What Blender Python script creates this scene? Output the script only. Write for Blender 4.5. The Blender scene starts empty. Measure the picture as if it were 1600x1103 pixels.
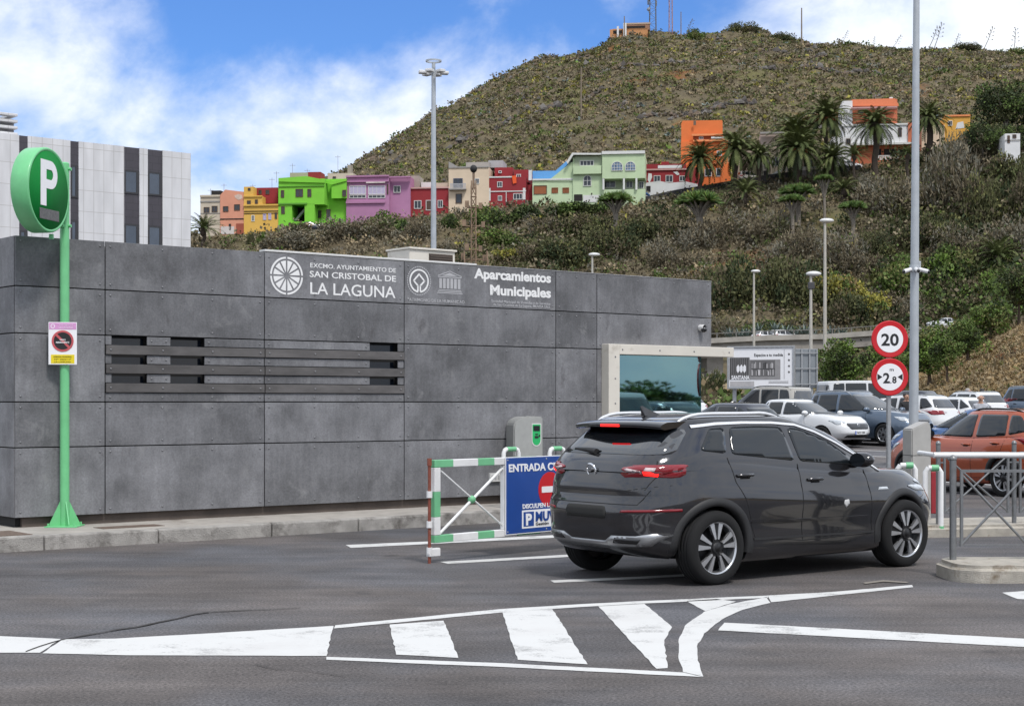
import bpy, bmesh, math, random
import numpy as np
from mathutils import Vector, Matrix, geometry
from mathutils.bvhtree import BVHTree
R = math.radians
SC = bpy.context.scene
COL = SC.collection
# ------------------------------------------------------------------ camera
CAM_H, FPX, HOR = 1.72, 2500.0, 628.0      # eye height, focal length in photo pixels, horizon row
cd = bpy.data.cameras.new('camera'); cam = bpy.data.objects.new('camera', cd); COL.objects.link(cam)
cam.location = (0, 0, CAM_H); cam.rotation_euler = (R(90), 0, 0)
cd.sensor_width = 36; cd.lens = FPX/1600*36; cd.shift_y = (HOR-551.5)/1600
cd.clip_start = 0.1; cd.clip_end = 6000
SC.camera = cam
# ------------------------------------------------------------------ sky and sun
SUN_EL, SUN_AZ = 56.0, 152.0                # azimuth clockwise from +Y
wd = bpy.data.worlds.new('World'); SC.world = wd; wd.use_nodes = True
nt = wd.node_tree; nt.nodes.clear()
def wn(t, **k):
    n = nt.nodes.new(t)
    for a, b in k.items(): setattr(n, a, b)
    return n
def wl(a, b): nt.links.new(a, b)
def wmath(op, a, b=None, c=None):
    n = wn('ShaderNodeMath', operation=op)
    for i, s in enumerate((a, b, c)):
        if s is None: continue
        if isinstance(s, (int, float)): n.inputs[i].default_value = s
        else: wl(s, n.inputs[i])
    return n.outputs[0]
sky = wn('ShaderNodeTexSky', sky_type='NISHITA'); sky.sun_disc = False
sky.sun_elevation = R(SUN_EL); sky.sun_rotation = R(SUN_AZ); sky.air_density = 1.0; sky.dust_density = 0.6; sky.ozone_density = 2.5
tc = wn('ShaderNodeTexCoord'); sp = wn('ShaderNodeSeparateXYZ'); wl(tc.outputs['Generated'], sp.inputs[0])
dx, dy, dz = sp.outputs[0], sp.outputs[1], sp.outputs[2]
mp = wn('ShaderNodeMapping'); mp.inputs['Scale'].default_value = (1, 1, 1.35); mp.inputs['Location'].default_value = (0.37, 0.1, 0.03)
wl(tc.outputs['Generated'], mp.inputs[0])
def cloudnoise(scale, detail, rough, dist, w):
    n = wn('ShaderNodeTexNoise', noise_dimensions='4D'); n.inputs['Scale'].default_value = scale; n.inputs['Detail'].default_value = detail
    n.inputs['Roughness'].default_value = rough; n.inputs['Distortion'].default_value = dist; n.inputs['W'].default_value = w
    wl(mp.outputs[0], n.inputs['Vector']); return n.outputs['Fac']
n1 = cloudnoise(6.5, 8, .56, .35, 1.3); n2 = cloudnoise(2.2, 3, .5, .2, 4.1); n3 = cloudnoise(16, 6, .6, .2, 2.2)
# cloud cover: solid bank low down, an open blue gap high up on the left, thin veil to the right
def bell(c, x, rx, z, rz):
    ex = wmath('MULTIPLY', wmath('SUBTRACT', dx, x), 1/rx); ez = wmath('MULTIPLY', wmath('SUBTRACT', dz, z), 1/rz)
    q = wmath('ADD', wmath('MULTIPLY', ex, ex), wmath('MULTIPLY', ez, ez)); return wmath('MULTIPLY', wmath('POWER', 2.718, wmath('MULTIPLY', q, -1.0)), c)
front = wmath('GREATER_THAN', dy, 0.0)
gaps = wmath('MULTIPLY', wmath('ADD', bell(1.30, -.12, .15, .250, .058), wmath('ADD', bell(.34, .03, .07, .215, .05), bell(.42, .20, .16, .25, .04))), front)
cov = wmath('ADD', wmath('ADD', wmath('ADD', wmath('MULTIPLY', wmath('SUBTRACT', n1, .5), 2.5), wmath('MULTIPLY', wmath('SUBTRACT', n3, .5), .7)), wmath('MULTIPLY', wmath('SUBTRACT', n2, .5), 1.0)), wmath('SUBTRACT', .66, gaps))
ramp = wn('ShaderNodeMapRange', interpolation_type='SMOOTHSTEP'); ramp.inputs['From Min'].default_value = -0.30; ramp.inputs['From Max'].default_value = 0.50
wl(cov, ramp.inputs['Value'])
# shading inside the cloud: slightly greyer, bluer bellies
br = wn('ShaderNodeMapRange', interpolation_type='SMOOTHSTEP'); br.inputs['From Min'].default_value = .30; br.inputs['From Max'].default_value = .68
wl(wmath('ADD', wmath('MULTIPLY', n3, .5), wmath('MULTIPLY', n1, .5)), br.inputs['Value'])
cmix = wn('ShaderNodeMix', data_type='RGBA'); wl(br.outputs[0], cmix.inputs[0])
CL = 6.2
cmix.inputs[6].default_value = (CL*.60, CL*.72, CL*.92, 1); cmix.inputs[7].default_value = (CL*1.04, CL*1.06, CL*1.10, 1)
sat = wn('ShaderNodeMix', data_type='RGBA', blend_type='MULTIPLY'); sat.inputs[0].default_value = 1.0
wl(sky.outputs[0], sat.inputs[6]); sat.inputs[7].default_value = (.36, .55, .86, 1)
smix = wn('ShaderNodeMix', data_type='RGBA'); wl(ramp.outputs[0], smix.inputs[0]); wl(sat.outputs[2], smix.inputs[6]); wl(cmix.outputs[2], smix.inputs[7])
bg = wn('ShaderNodeBackground'); bg.inputs['Strength'].default_value = 0.105; wl(smix.outputs[2], bg.inputs['Color'])
ow = wn('ShaderNodeOutputWorld'); wl(bg.outputs[0], ow.inputs[0])
wd.cycles.sampling_method = 'MANUAL'; wd.cycles.sample_map_resolution = 512
sd = bpy.data.lights.new('sun', 'SUN'); sun = bpy.data.objects.new('sun', sd); COL.objects.link(sun)
sd.energy = 1.6; sd.angle = R(11); sd.color = (1, .96, .91)
_sv = Vector((math.sin(R(SUN_AZ))*math.cos(R(SUN_EL)), math.cos(R(SUN_AZ))*math.cos(R(SUN_EL)), math.sin(R(SUN_EL))))
sun.rotation_euler = _sv.to_track_quat('Z', 'Y').to_euler(); sun.location = (0, 0, 60)
SC.view_settings.view_transform = 'Standard'; SC.view_settings.look = 'None'; SC.view_settings.gamma = 1
SC.view_settings.exposure = 0.80
SC.cycles.max_bounces = 6; SC.cycles.diffuse_bounces = 3; SC.cycles.glossy_bounces = 3; SC.cycles.transparent_max_bounces = 8
SC.cycles.caustics_reflective = False; SC.cycles.caustics_refractive = False
SC.cycles.use_denoising = True
# ------------------------------------------------------------------ helpers
def obj(name, me, parent=None, loc=(0, 0, 0), rot=(0, 0, 0)):
    o = bpy.data.objects.new(name, me); COL.objects.link(o); o.location = loc; o.rotation_euler = rot
    if parent is not None: o.parent = parent
    return o
def tag(o, label, cat, group=None):
    o['label'] = label; o['category'] = cat
    if group: o['group'] = group
    return o
def thing(name, label, cat, loc=(0, 0, 0), rz=0, group=None):
    o = obj(name, None, None, loc, (0, 0, rz)); o.empty_display_size = .2
    return tag(o, label, cat, group)
def kind(o, k): o['kind'] = k; return o
def copy_tree(src, loc=None, rz=None, label=None, group=None, sc=None):
    def cp(o, parent):
        c = o.copy(); COL.objects.link(c)
        if parent is not None: c.parent = parent
        for ch in o.children: cp(ch, c)
        return c
    r = cp(src, None)
    if loc is not None: r.location = loc
    if rz is not None: r.rotation_euler = (0, 0, rz)
    if sc is not None: r.scale = sc if hasattr(sc, '__len__') else (sc, sc, sc)
    if label: r['label'] = label
    if group: r['group'] = group
    return r
MATS = {}
def M(name, col=(.5, .5, .5), rough=.6, metal=0., var=.12, scale=6., bump=0., bscale=40., coat=0., spec=.5, ior=None, rnd=0., dirt=None, emit=0., stretch=None, alpha=None):
    """Principled material whose colour is broken up by two octaves of noise in object space."""
    if name in MATS: return MATS[name]
    m = bpy.data.materials.new(name); m.use_nodes = True; t = m.node_tree; N, L = t.nodes, t.links
    b = N['Principled BSDF']; b.inputs['Roughness'].default_value = rough; b.inputs['Metallic'].default_value = metal
    b.inputs['Specular IOR Level'].default_value = spec
    if ior: b.inputs['IOR'].default_value = ior
    if coat: b.inputs['Coat Weight'].default_value = coat; b.inputs['Coat Roughness'].default_value = .04
    b.inputs['Base Color'].default_value = (*col, 1)
    tcn = None
    if var or bump or rnd:
        tcn = N.new('ShaderNodeTexCoord'); vec = tcn.outputs['Object']
        if rnd:
            oi = N.new('ShaderNodeObjectInfo'); ad = N.new('ShaderNodeVectorMath'); ad.operation = 'MULTIPLY_ADD'
            L.new(oi.outputs['Random'], ad.inputs[0]); ad.inputs[1].default_value = (37, 19, 53); L.new(vec, ad.inputs[2]); vec = ad.outputs[0]
        if stretch:
            mpn = N.new('ShaderNodeMapping'); mpn.inputs['Scale'].default_value = stretch; L.new(vec, mpn.inputs[0]); vec = mpn.outputs[0]
    if var or rnd:
        n = N.new('ShaderNodeTexNoise'); n.inputs['Scale'].default_value = scale; n.inputs['Detail'].default_value = 7; n.inputs['Roughness'].default_value = .62
        L.new(vec, n.inputs['Vector'])
        r = N.new('ShaderNodeMapRange'); r.inputs['From Min'].default_value = .28; r.inputs['From Max'].default_value = .72
        r.inputs['To Min'].default_value = 1-var; r.inputs['To Max'].default_value = 1+var; L.new(n.outputs['Fac'], r.inputs['Value'])
        fac = r.outputs[0]
        if rnd:
            rr = N.new('ShaderNodeMapRange'); rr.inputs['To Min'].default_value = 1-rnd; rr.inputs['To Max'].default_value = 1+rnd
            L.new(oi.outputs['Random'], rr.inputs['Value'])
            mu = N.new('ShaderNodeMath'); mu.operation = 'MULTIPLY'; L.new(fac, mu.inputs[0]); L.new(rr.outputs[0], mu.inputs[1]); fac = mu.outputs[0]
        vm = N.new('ShaderNodeVectorMath'); vm.operation = 'SCALE'; vm.inputs[0].default_value = col; L.new(fac, vm.inputs['Scale'])
        out = vm.outputs[0]
        if dirt:                                    # (colour, scale, threshold): stains with a shape of their own
            n2 = N.new('ShaderNodeTexNoise'); n2.inputs['Scale'].default_value = dirt[1]; n2.inputs['Detail'].default_value = 9; n2.inputs['Roughness'].default_value = .68
            L.new(vec, n2.inputs['Vector'])
            r2 = N.new('ShaderNodeMapRange'); r2.inputs['From Min'].default_value = dirt[2]; r2.inputs['From Max'].default_value = dirt[2]+.16; L.new(n2.outputs['Fac'], r2.inputs['Value'])
            mx = N.new('ShaderNodeMix'); mx.data_type = 'RGBA'; L.new(r2.outputs[0], mx.inputs[0]); L.new(out, mx.inputs[6]); mx.inputs[7].default_value = (*dirt[0], 1); out = mx.outputs[2]
        L.new(out, b.inputs['Base Color'])
    if bump:
        nb = N.new('ShaderNodeTexNoise'); nb.inputs['Scale'].default_value = bscale; nb.inputs['Detail'].default_value = 4; L.new(vec, nb.inputs['Vector'])
        bp = N.new('ShaderNodeBump'); bp.inputs['Strength'].default_value = bump; bp.inputs['Distance'].default_value = .02
        L.new(nb.outputs['Fac'], bp.inputs['Height']); L.new(bp.outputs[0], b.inputs['Normal'])
    if emit:
        b.inputs['Emission Color'].default_value = (*col, 1); b.inputs['Emission Strength'].default_value = emit
    MATS[name] = m; return m
class MB:
    """collects simple shapes into ONE mesh"""
    def __init__(s): s.v = []; s.f = []; s.mi = []; s.sm = []
    def add(s, vs, fs, mi=0, smooth=False):
        k = len(s.v); s.v += [tuple(p) for p in vs]; s.f += [tuple(k+i for i in f) for f in fs]; s.mi += [mi]*len(fs); s.sm += [smooth]*len(fs); return s
    def box(s, x0, x1, y0, y1, z0, z1, mi=0):
        vs = [(x, y, z) for z in (z0, z1) for y in (y0, y1) for x in (x0, x1)]
        return s.add(vs, [(0, 2, 3, 1), (4, 5, 7, 6), (0, 1, 5, 4), (2, 6, 7, 3), (0, 4, 6, 2), (1, 3, 7, 5)], mi)
    def bbox(s, x0, x1, y0, y1, z0, z1, b=.01, mi=0):
        """box with chamfered edges"""
        bm = bmesh.new(); bmesh.ops.create_cube(bm, size=1)
        for v in bm.verts: v.co = Vector((x0+(v.co.x+.5)*(x1-x0), y0+(v.co.y+.5)*(y1-y0), z0+(v.co.z+.5)*(z1-z0)))
        bmesh.ops.bevel(bm, geom=bm.edges[:], offset=b, segments=2, profile=.5, affect='EDGES')
        return s.bm(bm, mi)
    def bm(s, bm, mi=0, smooth=False, mat=None):
        bm.verts.index_update()
        s.add([(mat @ v.co if mat else v.co) for v in bm.verts], [[v.index for v in f.verts] for f in bm.faces], mi, smooth); bm.free(); return s
    def tube(s, p0, p1, r0, r1=None, n=12, mi=0, cap=True, smooth=True):
        r1 = r0 if r1 is None else r1; p0 = Vector(p0); p1 = Vector(p1); d = (p1-p0).normalized()
        a = d.orthogonal().normalized(); b = d.cross(a)
        vs = [p0+(a*math.cos(2*math.pi*i/n)+b*math.sin(2*math.pi*i/n))*r0 for i in range(n)] + [p1+(a*math.cos(2*math.pi*i/n)+b*math.sin(2*math.pi*i/n))*r1 for i in range(n)]
        s.add(vs, [(i, (i+1) % n, n+(i+1) % n, n+i) for i in range(n)], mi, smooth)
        if cap: s.add(vs[:n], [tuple(range(n-1, -1, -1))], mi); s.add(vs[n:], [tuple(range(n))], mi)
        return s
    def path(s, pts, rs, n=8, mi=0):
        """smooth tapered tube through points"""
        pts = [Vector(p) for p in pts]; k = len(pts)
        rs = [rs]*k if isinstance(rs, (int, float)) else rs
        vs = []; a = None
        for i, p in enumerate(pts):
            d = (pts[min(i+1, k-1)]-pts[max(i-1, 0)]).normalized()
            a = d.orthogonal().normalized() if a is None else (a-d*a.dot(d)).normalized()
            b = d.cross(a)
            vs += [p+(a*math.cos(2*math.pi*j/n)+b*math.sin(2*math.pi*j/n))*rs[i] for j in range(n)]
        fs = [(i*n+j, i*n+(j+1) % n, (i+1)*n+(j+1) % n, (i+1)*n+j) for i in range(k-1) for j in range(n)]
        s.add(vs, fs, mi, True); s.add(vs[:n], [tuple(range(n-1, -1, -1))], mi); s.add(vs[-n:], [tuple(range(n))], mi); return s
    def lathe(s, prof, n=24, mi=0, mat=None, smooth=True, close=False):
        """profile of (r, z) turned round z"""
        vs = [(r*math.cos(2*math.pi*i/n), r*math.sin(2*math.pi*i/n), z) for r, z in prof for i in range(n)]
        if mat: vs = [mat @ Vector(p) for p in vs]
        fs = [(j*n+i, j*n+(i+1) % n, (j+1)*n+(i+1) % n, (j+1)*n+i) for j in range(len(prof)-1) for i in range(n)]
        s.add(vs, fs, mi, smooth)
        if close:
            s.add(vs[:n], [tuple(range(n-1, -1, -1))], mi); s.add(vs[-n:], [tuple(range(n))], mi)
        return s
    def prism(s, poly, y0, y1, mi=0, plane='xz'):
        """polygon in plane xz (extruded in y), xy (extruded in z) or yz (extruded in x)"""
        f = {'xz': lambda a, b, c: (a, c, b), 'xy': lambda a, b, c: (a, b, c), 'yz': lambda a, b, c: (c, a, b)}[plane]
        n = len(poly); vs = [f(a, b, y0) for a, b in poly]+[f(a, b, y1) for a, b in poly]
        bm = bmesh.new(); V = [bm.verts.new(p) for p in vs]
        bm.faces.new(V[:n]); bm.faces.new(V[n:])
        for i in range(n): bm.faces.new((V[i], V[(i+1) % n], V[n+(i+1) % n], V[n+i]))
        bmesh.ops.recalc_face_normals(bm, faces=bm.faces[:])
        bmesh.ops.triangulate(bm, faces=[q for q in bm.faces if len(q.verts) > 4])
        return s.bm(bm, mi)
    def sphere(s, c, r, sx=1, sy=1, sz=1, u=14, v=9, mi=0):
        bm = bmesh.new(); bmesh.ops.create_uvsphere(bm, u_segments=u, v_segments=v, radius=r)
        for q in bm.verts: q.co = Vector((q.co.x*sx+c[0], q.co.y*sy+c[1], q.co.z*sz+c[2]))
        return s.bm(bm, mi, True)
    def mesh(s, name, mats):
        me = bpy.data.meshes.new(name); me.from_pydata(s.v, [], s.f)
        for m in (mats if isinstance(mats, (list, tuple)) else [mats]): me.materials.append(m)
        me.polygons.foreach_set('material_index', s.mi); me.polygons.foreach_set('use_smooth', s.sm); me.update(); return me
    def build(s, name, mats, parent=None, loc=(0, 0, 0), rot=(0, 0, 0)):
        return obj(name, s.mesh(name, mats), parent, loc, rot)
def npmesh(name, V, F, mats, mi=None, smooth=False):
    """mesh from numpy arrays: V (n,3), F (m,k)"""
    me = bpy.data.meshes.new(name); k = F.shape[1]; m = len(F)
    me.vertices.add(len(V)); me.vertices.foreach_set('co', np.ascontiguousarray(V, dtype=np.float32).ravel())
    me.loops.add(m*k); me.loops.foreach_set('vertex_index', np.ascontiguousarray(F, dtype=np.int32).ravel())
    me.polygons.add(m); me.polygons.foreach_set('loop_start', np.arange(0, m*k, k, dtype=np.int32))
    for x in mats: me.materials.append(x)
    if mi is not None: me.polygons.foreach_set('material_index', np.ascontiguousarray(mi, dtype=np.int32))
    me.polygons.foreach_set('use_smooth', np.full(m, smooth, dtype=bool))
    me.update(calc_edges=True); me.validate(); return me
def unproj(u, v, z=0.0):
    """the point of the level plane z that photo pixel (u, v) shows"""
    Y = (CAM_H-z)*FPX/(v-HOR); return ((u-800)/FPX*Y, Y)
def at(u, v, Y): return Vector(((u-800)/FPX*Y, Y, CAM_H+(HOR-v)/FPX*Y))
class Frame:
    """an upright plane through (x, y) with its local x axis turned by a; local -y faces the viewer"""
    def __init__(s, x, y, a): s.x, s.y, s.a = x, y, a; s.c, s.s = math.cos(a), math.sin(a)
    def sx(s, u, n=0):
        r = (u-800)/FPX; x, y = s.x+n*s.s, s.y-n*s.c
        return (r*y-x)/(s.c-r*s.s)
    def dep(s, t, n=0): return s.y-n*s.c+t*s.s
    def p(s, u, v, n=0):
        t = s.sx(u, n); return t, CAM_H+(HOR-v)/FPX*s.dep(t, n)
    def w(s, t, n=0, z=0): return Vector((s.x+t*s.c+n*s.s, s.y+t*s.s-n*s.c, z))
BFONT = None
def text(body, parent, loc, width=None, height=1., mat=None, align='CENTER', bold=0., depth=.002, name='lettering', rot=None, spacing=1., shear=0., cap=True):
    """raised lettering in the local xz plane, facing -y; height = capital height, width = fitted total width"""
    c = bpy.data.curves.new(name, 'FONT'); c.body = body; c.size = height/.72; c.align_x = 'LEFT'; c.extrude = depth; c.offset = bold*height; c.shear = shear
    c.space_character = spacing; c.resolution_u = 3; c.materials.append(mat)
    o = obj(name, c, parent, loc, rot or (R(90), 0, 0))
    bpy.context.view_layer.update()
    xs = [p[0] for p in o.bound_box]; w = max(xs)-min(xs); k = width/w if width else 1.
    o.scale = (k, 1, 1)
    sh = {'LEFT': 0, 'CENTER': -.5, 'RIGHT': -1}[align]*w*k - min(xs)*k
    o.location = Vector(loc)+Matrix.Rotation(rot[2], 3, 'Z') @ Vector((sh, 0, 0)) if rot else (loc[0]+sh, loc[1], loc[2])
    return o
def circ(cx, cz, r, n=32, a0=0, a1=2*math.pi): return [(cx+r*math.cos(a0+(a1-a0)*i/n), cz+r*math.sin(a0+(a1-a0)*i/n)) for i in range(n)]
def ring(mb, cx, cz, r0, r1, y0, y1, n=40, mi=0, a0=0, a1=2*math.pi):
    full = a1-a0 > 6.28; m = n if full else n+1
    vs = []
    for y in (y0, y1):
        for r in (r0, r1):
            vs += [(cx+r*math.cos(a0+(a1-a0)*i/n), y, cz+r*math.sin(a0+(a1-a0)*i/n)) for i in range(m)]
    fs = []
    for i in range(n):
        j = (i+1) % m
        fs += [(i, j, m+j, m+i), (2*m+i, 3*m+i, 3*m+j, 2*m+j), (m+i, m+j, 3*m+j, 3*m+i), (i, 2*m+i, 2*m+j, j)]
    mb.add(vs, fs, mi); return mb
# ------------------------------------------------------------------ terrain
def gz(x, y):
    """car park and road surface: level near, rising gently to the back"""
    return np.interp(y, [-200, 31, 36, 95, 130, 4000], [0, 0, .06, 1.12, 1.4, 1.4])
_HU = np.array([-700, 0, 300, 430, 500, 540, 580, 620, 660, 700, 740, 790, 840, 900, 950, 985, 1040, 1100, 1160, 1250, 1330, 1420, 1500, 1600, 1800, 2300], float)
_rv = np.array([420, 400, 374, 348, 292, 265, 244, 218, 193, 168, 143, 121, 98, 85, 66, 54, 55, 58, 52, 65, 74, 81, 82, 89, 112, 230], float)
_rY = np.array([330, 330, 335, 345, 400, 420, 435, 450, 460, 470, 475, 480, 480, 480, 480, 480, 480, 480, 480, 480, 480, 480, 480, 480, 480, 480], float)
_tv = np.interp(_HU, [-700, 0, 300, 430, 540, 620, 700, 790, 880, 950, 1000, 1050, 1100, 1160, 1250, 1340, 1430, 1480, 1600, 1800, 2300], [400, 385, 369, 357, 349, 338, 329, 320, 314, 311, 310, 303, 294, 285, 274, 258, 245, 226, 224, 215, 230])
_z = lambda v, Y: CAM_H+(HOR-v)/FPX*Y
_K = []
_K.append((np.full_like(_HU, 72), np.full_like(_HU, -1.5)))
_K.append((np.full_like(_HU, 108), np.interp(_HU, [-700, 1430, 1470, 1520, 1600, 1800, 2300], [1.3, 1.3, 1.9, 3.3, 4.9, 7, 8])))
_K.append((np.full_like(_HU, 150), np.interp(_HU, [-700, 1100, 1370, 1420, 1470, 1520, 1600, 1800, 2300], [3, 2.2, 2.2, 3.2, 5.3, 6.5, 8.7, 11, 12])))
_K.append((np.full_like(_HU, 186), np.interp(_HU, [-700, 1000, 1110, 1370, 1430, 1490, 1600, 1800, 2300], [7, 6.5, 3, 3, 7.5, 9.6, 11.8, 14, 15])))
_K.append((np.full_like(_HU, 206), np.interp(_HU, [-700, 1000, 1110, 1370, 1430, 1490, 1600, 1800, 2300], [10, 9.5, 9.3, 9.6, 10.0, 11, 13.2, 16, 17])))
_K.append((np.full_like(_HU, 260), _z(_tv+9, 260)))
_K.append((np.full_like(_HU, 268), _z(_tv, 268)))
_K.append((np.full_like(_HU, 292), _z(_tv, 268)+.6))
_K.append((.5*(292+_rY), .5*(_z(_tv, 268)+_z(_rv, _rY))+np.interp(_HU, [300, 600, 1000, 2300], [0, 5, 6, 6])))
_K.append((_rY, _z(_rv, _rY)))
_K.append((_rY+60, _z(_rv, _rY)-3)); _K.append((_rY+420, _z(_rv, _rY)-90))
def _vn(x, y, s):
    return (np.sin(x/s*1.7+1.3*np.sin(y/s*1.1+.4))+np.sin(y/s*1.9+1.7*np.sin(x/s*.8+2.1))+.5*np.sin((x+y)/s*3.7+.6)+.5*np.sin((x-y)/s*4.3+1.1))/3
def hz(x, y):
    """height of the hillside"""
    x = np.asarray(x, float); y = np.asarray(y, float); u = 800+FPX*x/y
    Ys = [np.interp(u, _HU, k[0]) for k in _K]; Zs = [np.interp(u, _HU, k[1]) for k in _K]
    z = np.where(y < Ys[0], Zs[0], Zs[-1])
    for i in range(len(_K)-1):
        t = (y-Ys[i])/(Ys[i+1]-Ys[i]); z = np.where((t >= 0) & (t <= 1), Zs[i]+(Zs[i+1]-Zs[i])*t, z)
    amp = np.interp(y, [100, 130, 200, 208, 235, 258, 266, 294, 310, 420, 2000], [0, .5, .4, .3, .9, .5, .05, .05, .8, 1.5, 1.5])
    return z+amp*_vn(x, y, 9)+amp*.6*_vn(x+40, y*1.1, 3.7)
def hzf(x, y): return float(max(hz(x, y), gz(x, y)))
# soil of the hill: dry earth, reddish bare patches, straw
def soil_mat():
    m = bpy.data.materials.new('dry_hill_soil'); m.use_nodes = True; N, L = m.node_tree.nodes, m.node_tree.links; b = N['Principled BSDF']
    b.inputs['Roughness'].default_value = .95; b.inputs['Specular IOR Level'].default_value = .1
    g = N.new('ShaderNodeNewGeometry')
    def noise(s, d=8): n = N.new('ShaderNodeTexNoise'); n.inputs['Scale'].default_value = s; n.inputs['Detail'].default_value = d; n.inputs['Roughness'].default_value = .65; L.new(g.outputs['Position'], n.inputs['Vector']); return n.outputs['Fac']
    def mix(f, a, c2, lo, hi):
        r = N.new('ShaderNodeMapRange'); r.inputs['From Min'].default_value = lo; r.inputs['From Max'].default_value = hi; L.new(f, r.inputs['Value'])
        x = N.new('ShaderNodeMix'); x.data_type = 'RGBA'; L.new(r.outputs[0], x.inputs[0])
        if isinstance(a, tuple): x.inputs[6].default_value = (*a, 1)
        else: L.new(a, x.inputs[6])
        x.inputs[7].default_value = (*c2, 1); return x.outputs[2]
    c = mix(noise(.35), (.115, .096, .064), (.155, .128, .080), .4, .6)
    c = mix(noise(.09), c, (.14, .13, .06), .5, .62)
    c = mix(noise(.045, 10), c, (.22, .095, .045), .57, .68)
    c = mix(noise(.5, 10), c, (.10, .09, .08), .6, .68)
    # the mown bank beside the car park: pale straw where the ground is low and to the right
    sp = N.new('ShaderNodeSeparateXYZ'); L.new(g.outputs['Position'], sp.inputs[0])
    def mr(s, a, b2): r = N.new('ShaderNodeMapRange'); r.inputs['From Min'].default_value = a; r.inputs['From Max'].default_value = b2; L.new(s, r.inputs['Value']); return r.outputs[0]
    mm = N.new('ShaderNodeMath'); mm.operation = 'MULTIPLY'; L.new(mr(sp.outputs[1], 172, 158), mm.inputs[0]); L.new(mr(sp.outputs[0], 27, 32), mm.inputs[1])
    st = mix(noise(.6), (.21, .14, .065), (.36, .25, .125), .35, .62)
    xx = N.new('ShaderNodeMix'); xx.data_type = 'RGBA'; L.new(mm.outputs[0], xx.inputs[0]); L.new(c, xx.inputs[6]); L.new(st, xx.inputs[7])
    L.new(xx.outputs[2], b.inputs['Base Color'])
    bp = N.new('ShaderNodeBump'); bp.inputs['Strength'].default_value = 1.0; bp.inputs['Distance'].default_value = .5; L.new(noise(1.6), bp.inputs['Height']); L.new(bp.outputs[0], b.inputs['Normal'])
    return m
us = np.linspace(-500, 2200, 280); ys = np.concatenate([np.linspace(72, 300, 130), np.linspace(302, 560, 110), np.linspace(570, 900, 14)])
U, Yg = np.meshgrid(us, ys); Xg = (U-800)/FPX*Yg; Zg = hz(Xg, Yg)
n_, m_ = U.shape; idx = np.arange(n_*m_).reshape(n_, m_)
F = np.stack([idx[:-1, :-1], idx[:-1, 1:], idx[1:, 1:], idx[1:, :-1]], -1).reshape(-1, 4)
kind(obj('hill', npmesh('hill', np.stack([Xg, Yg, Zg], -1).reshape(-1, 3), F, [soil_mat()], smooth=True)), 'structure')
# asphalt ground
def asphalt_mat():
    m = bpy.data.materials.new('asphalt'); m.use_nodes = True; N, L = m.node_tree.nodes, m.node_tree.links; b = N['Principled BSDF']
    b.inputs['Roughness'].default_value = .82; b.inputs['Specular IOR Level'].default_value = .35
    g = N.new('ShaderNodeNewGeometry')
    def noise(s, d=6, st=None, ro=.6):
        v = g.outputs['Position']
        if st: mp_ = N.new('ShaderNodeMapping'); mp_.inputs['Scale'].default_value = st; mp_.inputs['Rotation'].default_value = (0, 0, -.67); L.new(v, mp_.inputs[0]); v = mp_.outputs[0]
        n = N.new('ShaderNodeTexNoise'); n.inputs['Scale'].default_value = s; n.inputs['Detail'].default_value = d; n.inputs['Roughness'].default_value = ro; L.new(v, n.inputs['Vector']); return n.outputs['Fac']
    def mr(s, a, b2, lo, hi): r = N.new('ShaderNodeMapRange'); r.inputs['From Min'].default_value = a; r.inputs['From Max'].default_value = b2; r.inputs['To Min'].default_value = lo; r.inputs['To Max'].default_value = hi; L.new(s, r.inputs['Value']); return r.outputs[0]
    def mul(a, c): x = N.new('ShaderNodeMath'); x.operation = 'MULTIPLY'; L.new(a, x.inputs[0]); L.new(c, x.inputs[1]); return x.outputs[0]
    f = mul(mr(noise(48, 3), .3, .7, .42, 1.58), mr(noise(.9, 9), .3, .7, .70, 1.28))
    f = mul(f, mr(noise(1.0, 8, (.30, 2.6, 1)), .35, .7, 1.16, .76))      # tyre-worn bands along the lane
    f = mul(f, mr(noise(.17, 4), .42, .58, 1.14, .84))
    v = N.new('ShaderNodeTexVoronoi'); v.inputs['Scale'].default_value = 70; L.new(g.outputs['Position'], v.inputs['Vector'])
    f2 = mr(v.outputs['Distance'], .0, .26, 2.5, 1.0); f = mul(f, f2)      # pale stones in the wearing course
    vm = N.new('ShaderNodeVectorMath'); vm.operation = 'SCALE'; hue = N.new('ShaderNodeMix'); hue.data_type = 'RGBA'; L.new(mr(noise(.22, 5), .42, .58, 0, 1), hue.inputs[0]); hue.inputs[6].default_value = (.095, .084, .080, 1); hue.inputs[7].default_value = (.078, .078, .085, 1); L.new(hue.outputs[2], vm.inputs[0]); L.new(f, vm.inputs['Scale'])
    mx = N.new('ShaderNodeMix'); mx.data_type = 'RGBA'; L.new(mr(noise(.55, 9, (.5, 1.3, 1), .7), .56, .72, 0, .5), mx.inputs[0]); L.new(vm.outputs[0], mx.inputs[6]); mx.inputs[7].default_value = (.13, .112, .105, 1)
    oil = N.new('ShaderNodeMix'); oil.data_type = 'RGBA'; L.new(mr(noise(1.7, 4, None, .5), .66, .74, 0, .6), oil.inputs[0]); L.new(mx.outputs[2], oil.inputs[6]); oil.inputs[7].default_value = (.035, .033, .034, 1)
    L.new(oil.outputs[2], b.inputs['Base Color'])
    bp = N.new('ShaderNodeBump'); bp.inputs['Strength'].default_value = .55; bp.inputs['Distance'].default_value = .006; L.new(noise(90, 3), bp.inputs['Height']); L.new(bp.outputs[0], b.inputs['Normal'])
    return m
gx = np.concatenate([[-3000, -900, -300, -120], np.linspace(-70, 70, 29), [120, 300, 900, 3000]]); gy = np.concatenate([[-1500, -300, -60], np.linspace(-20, 140, 65), [300, 900, 3000]])
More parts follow.
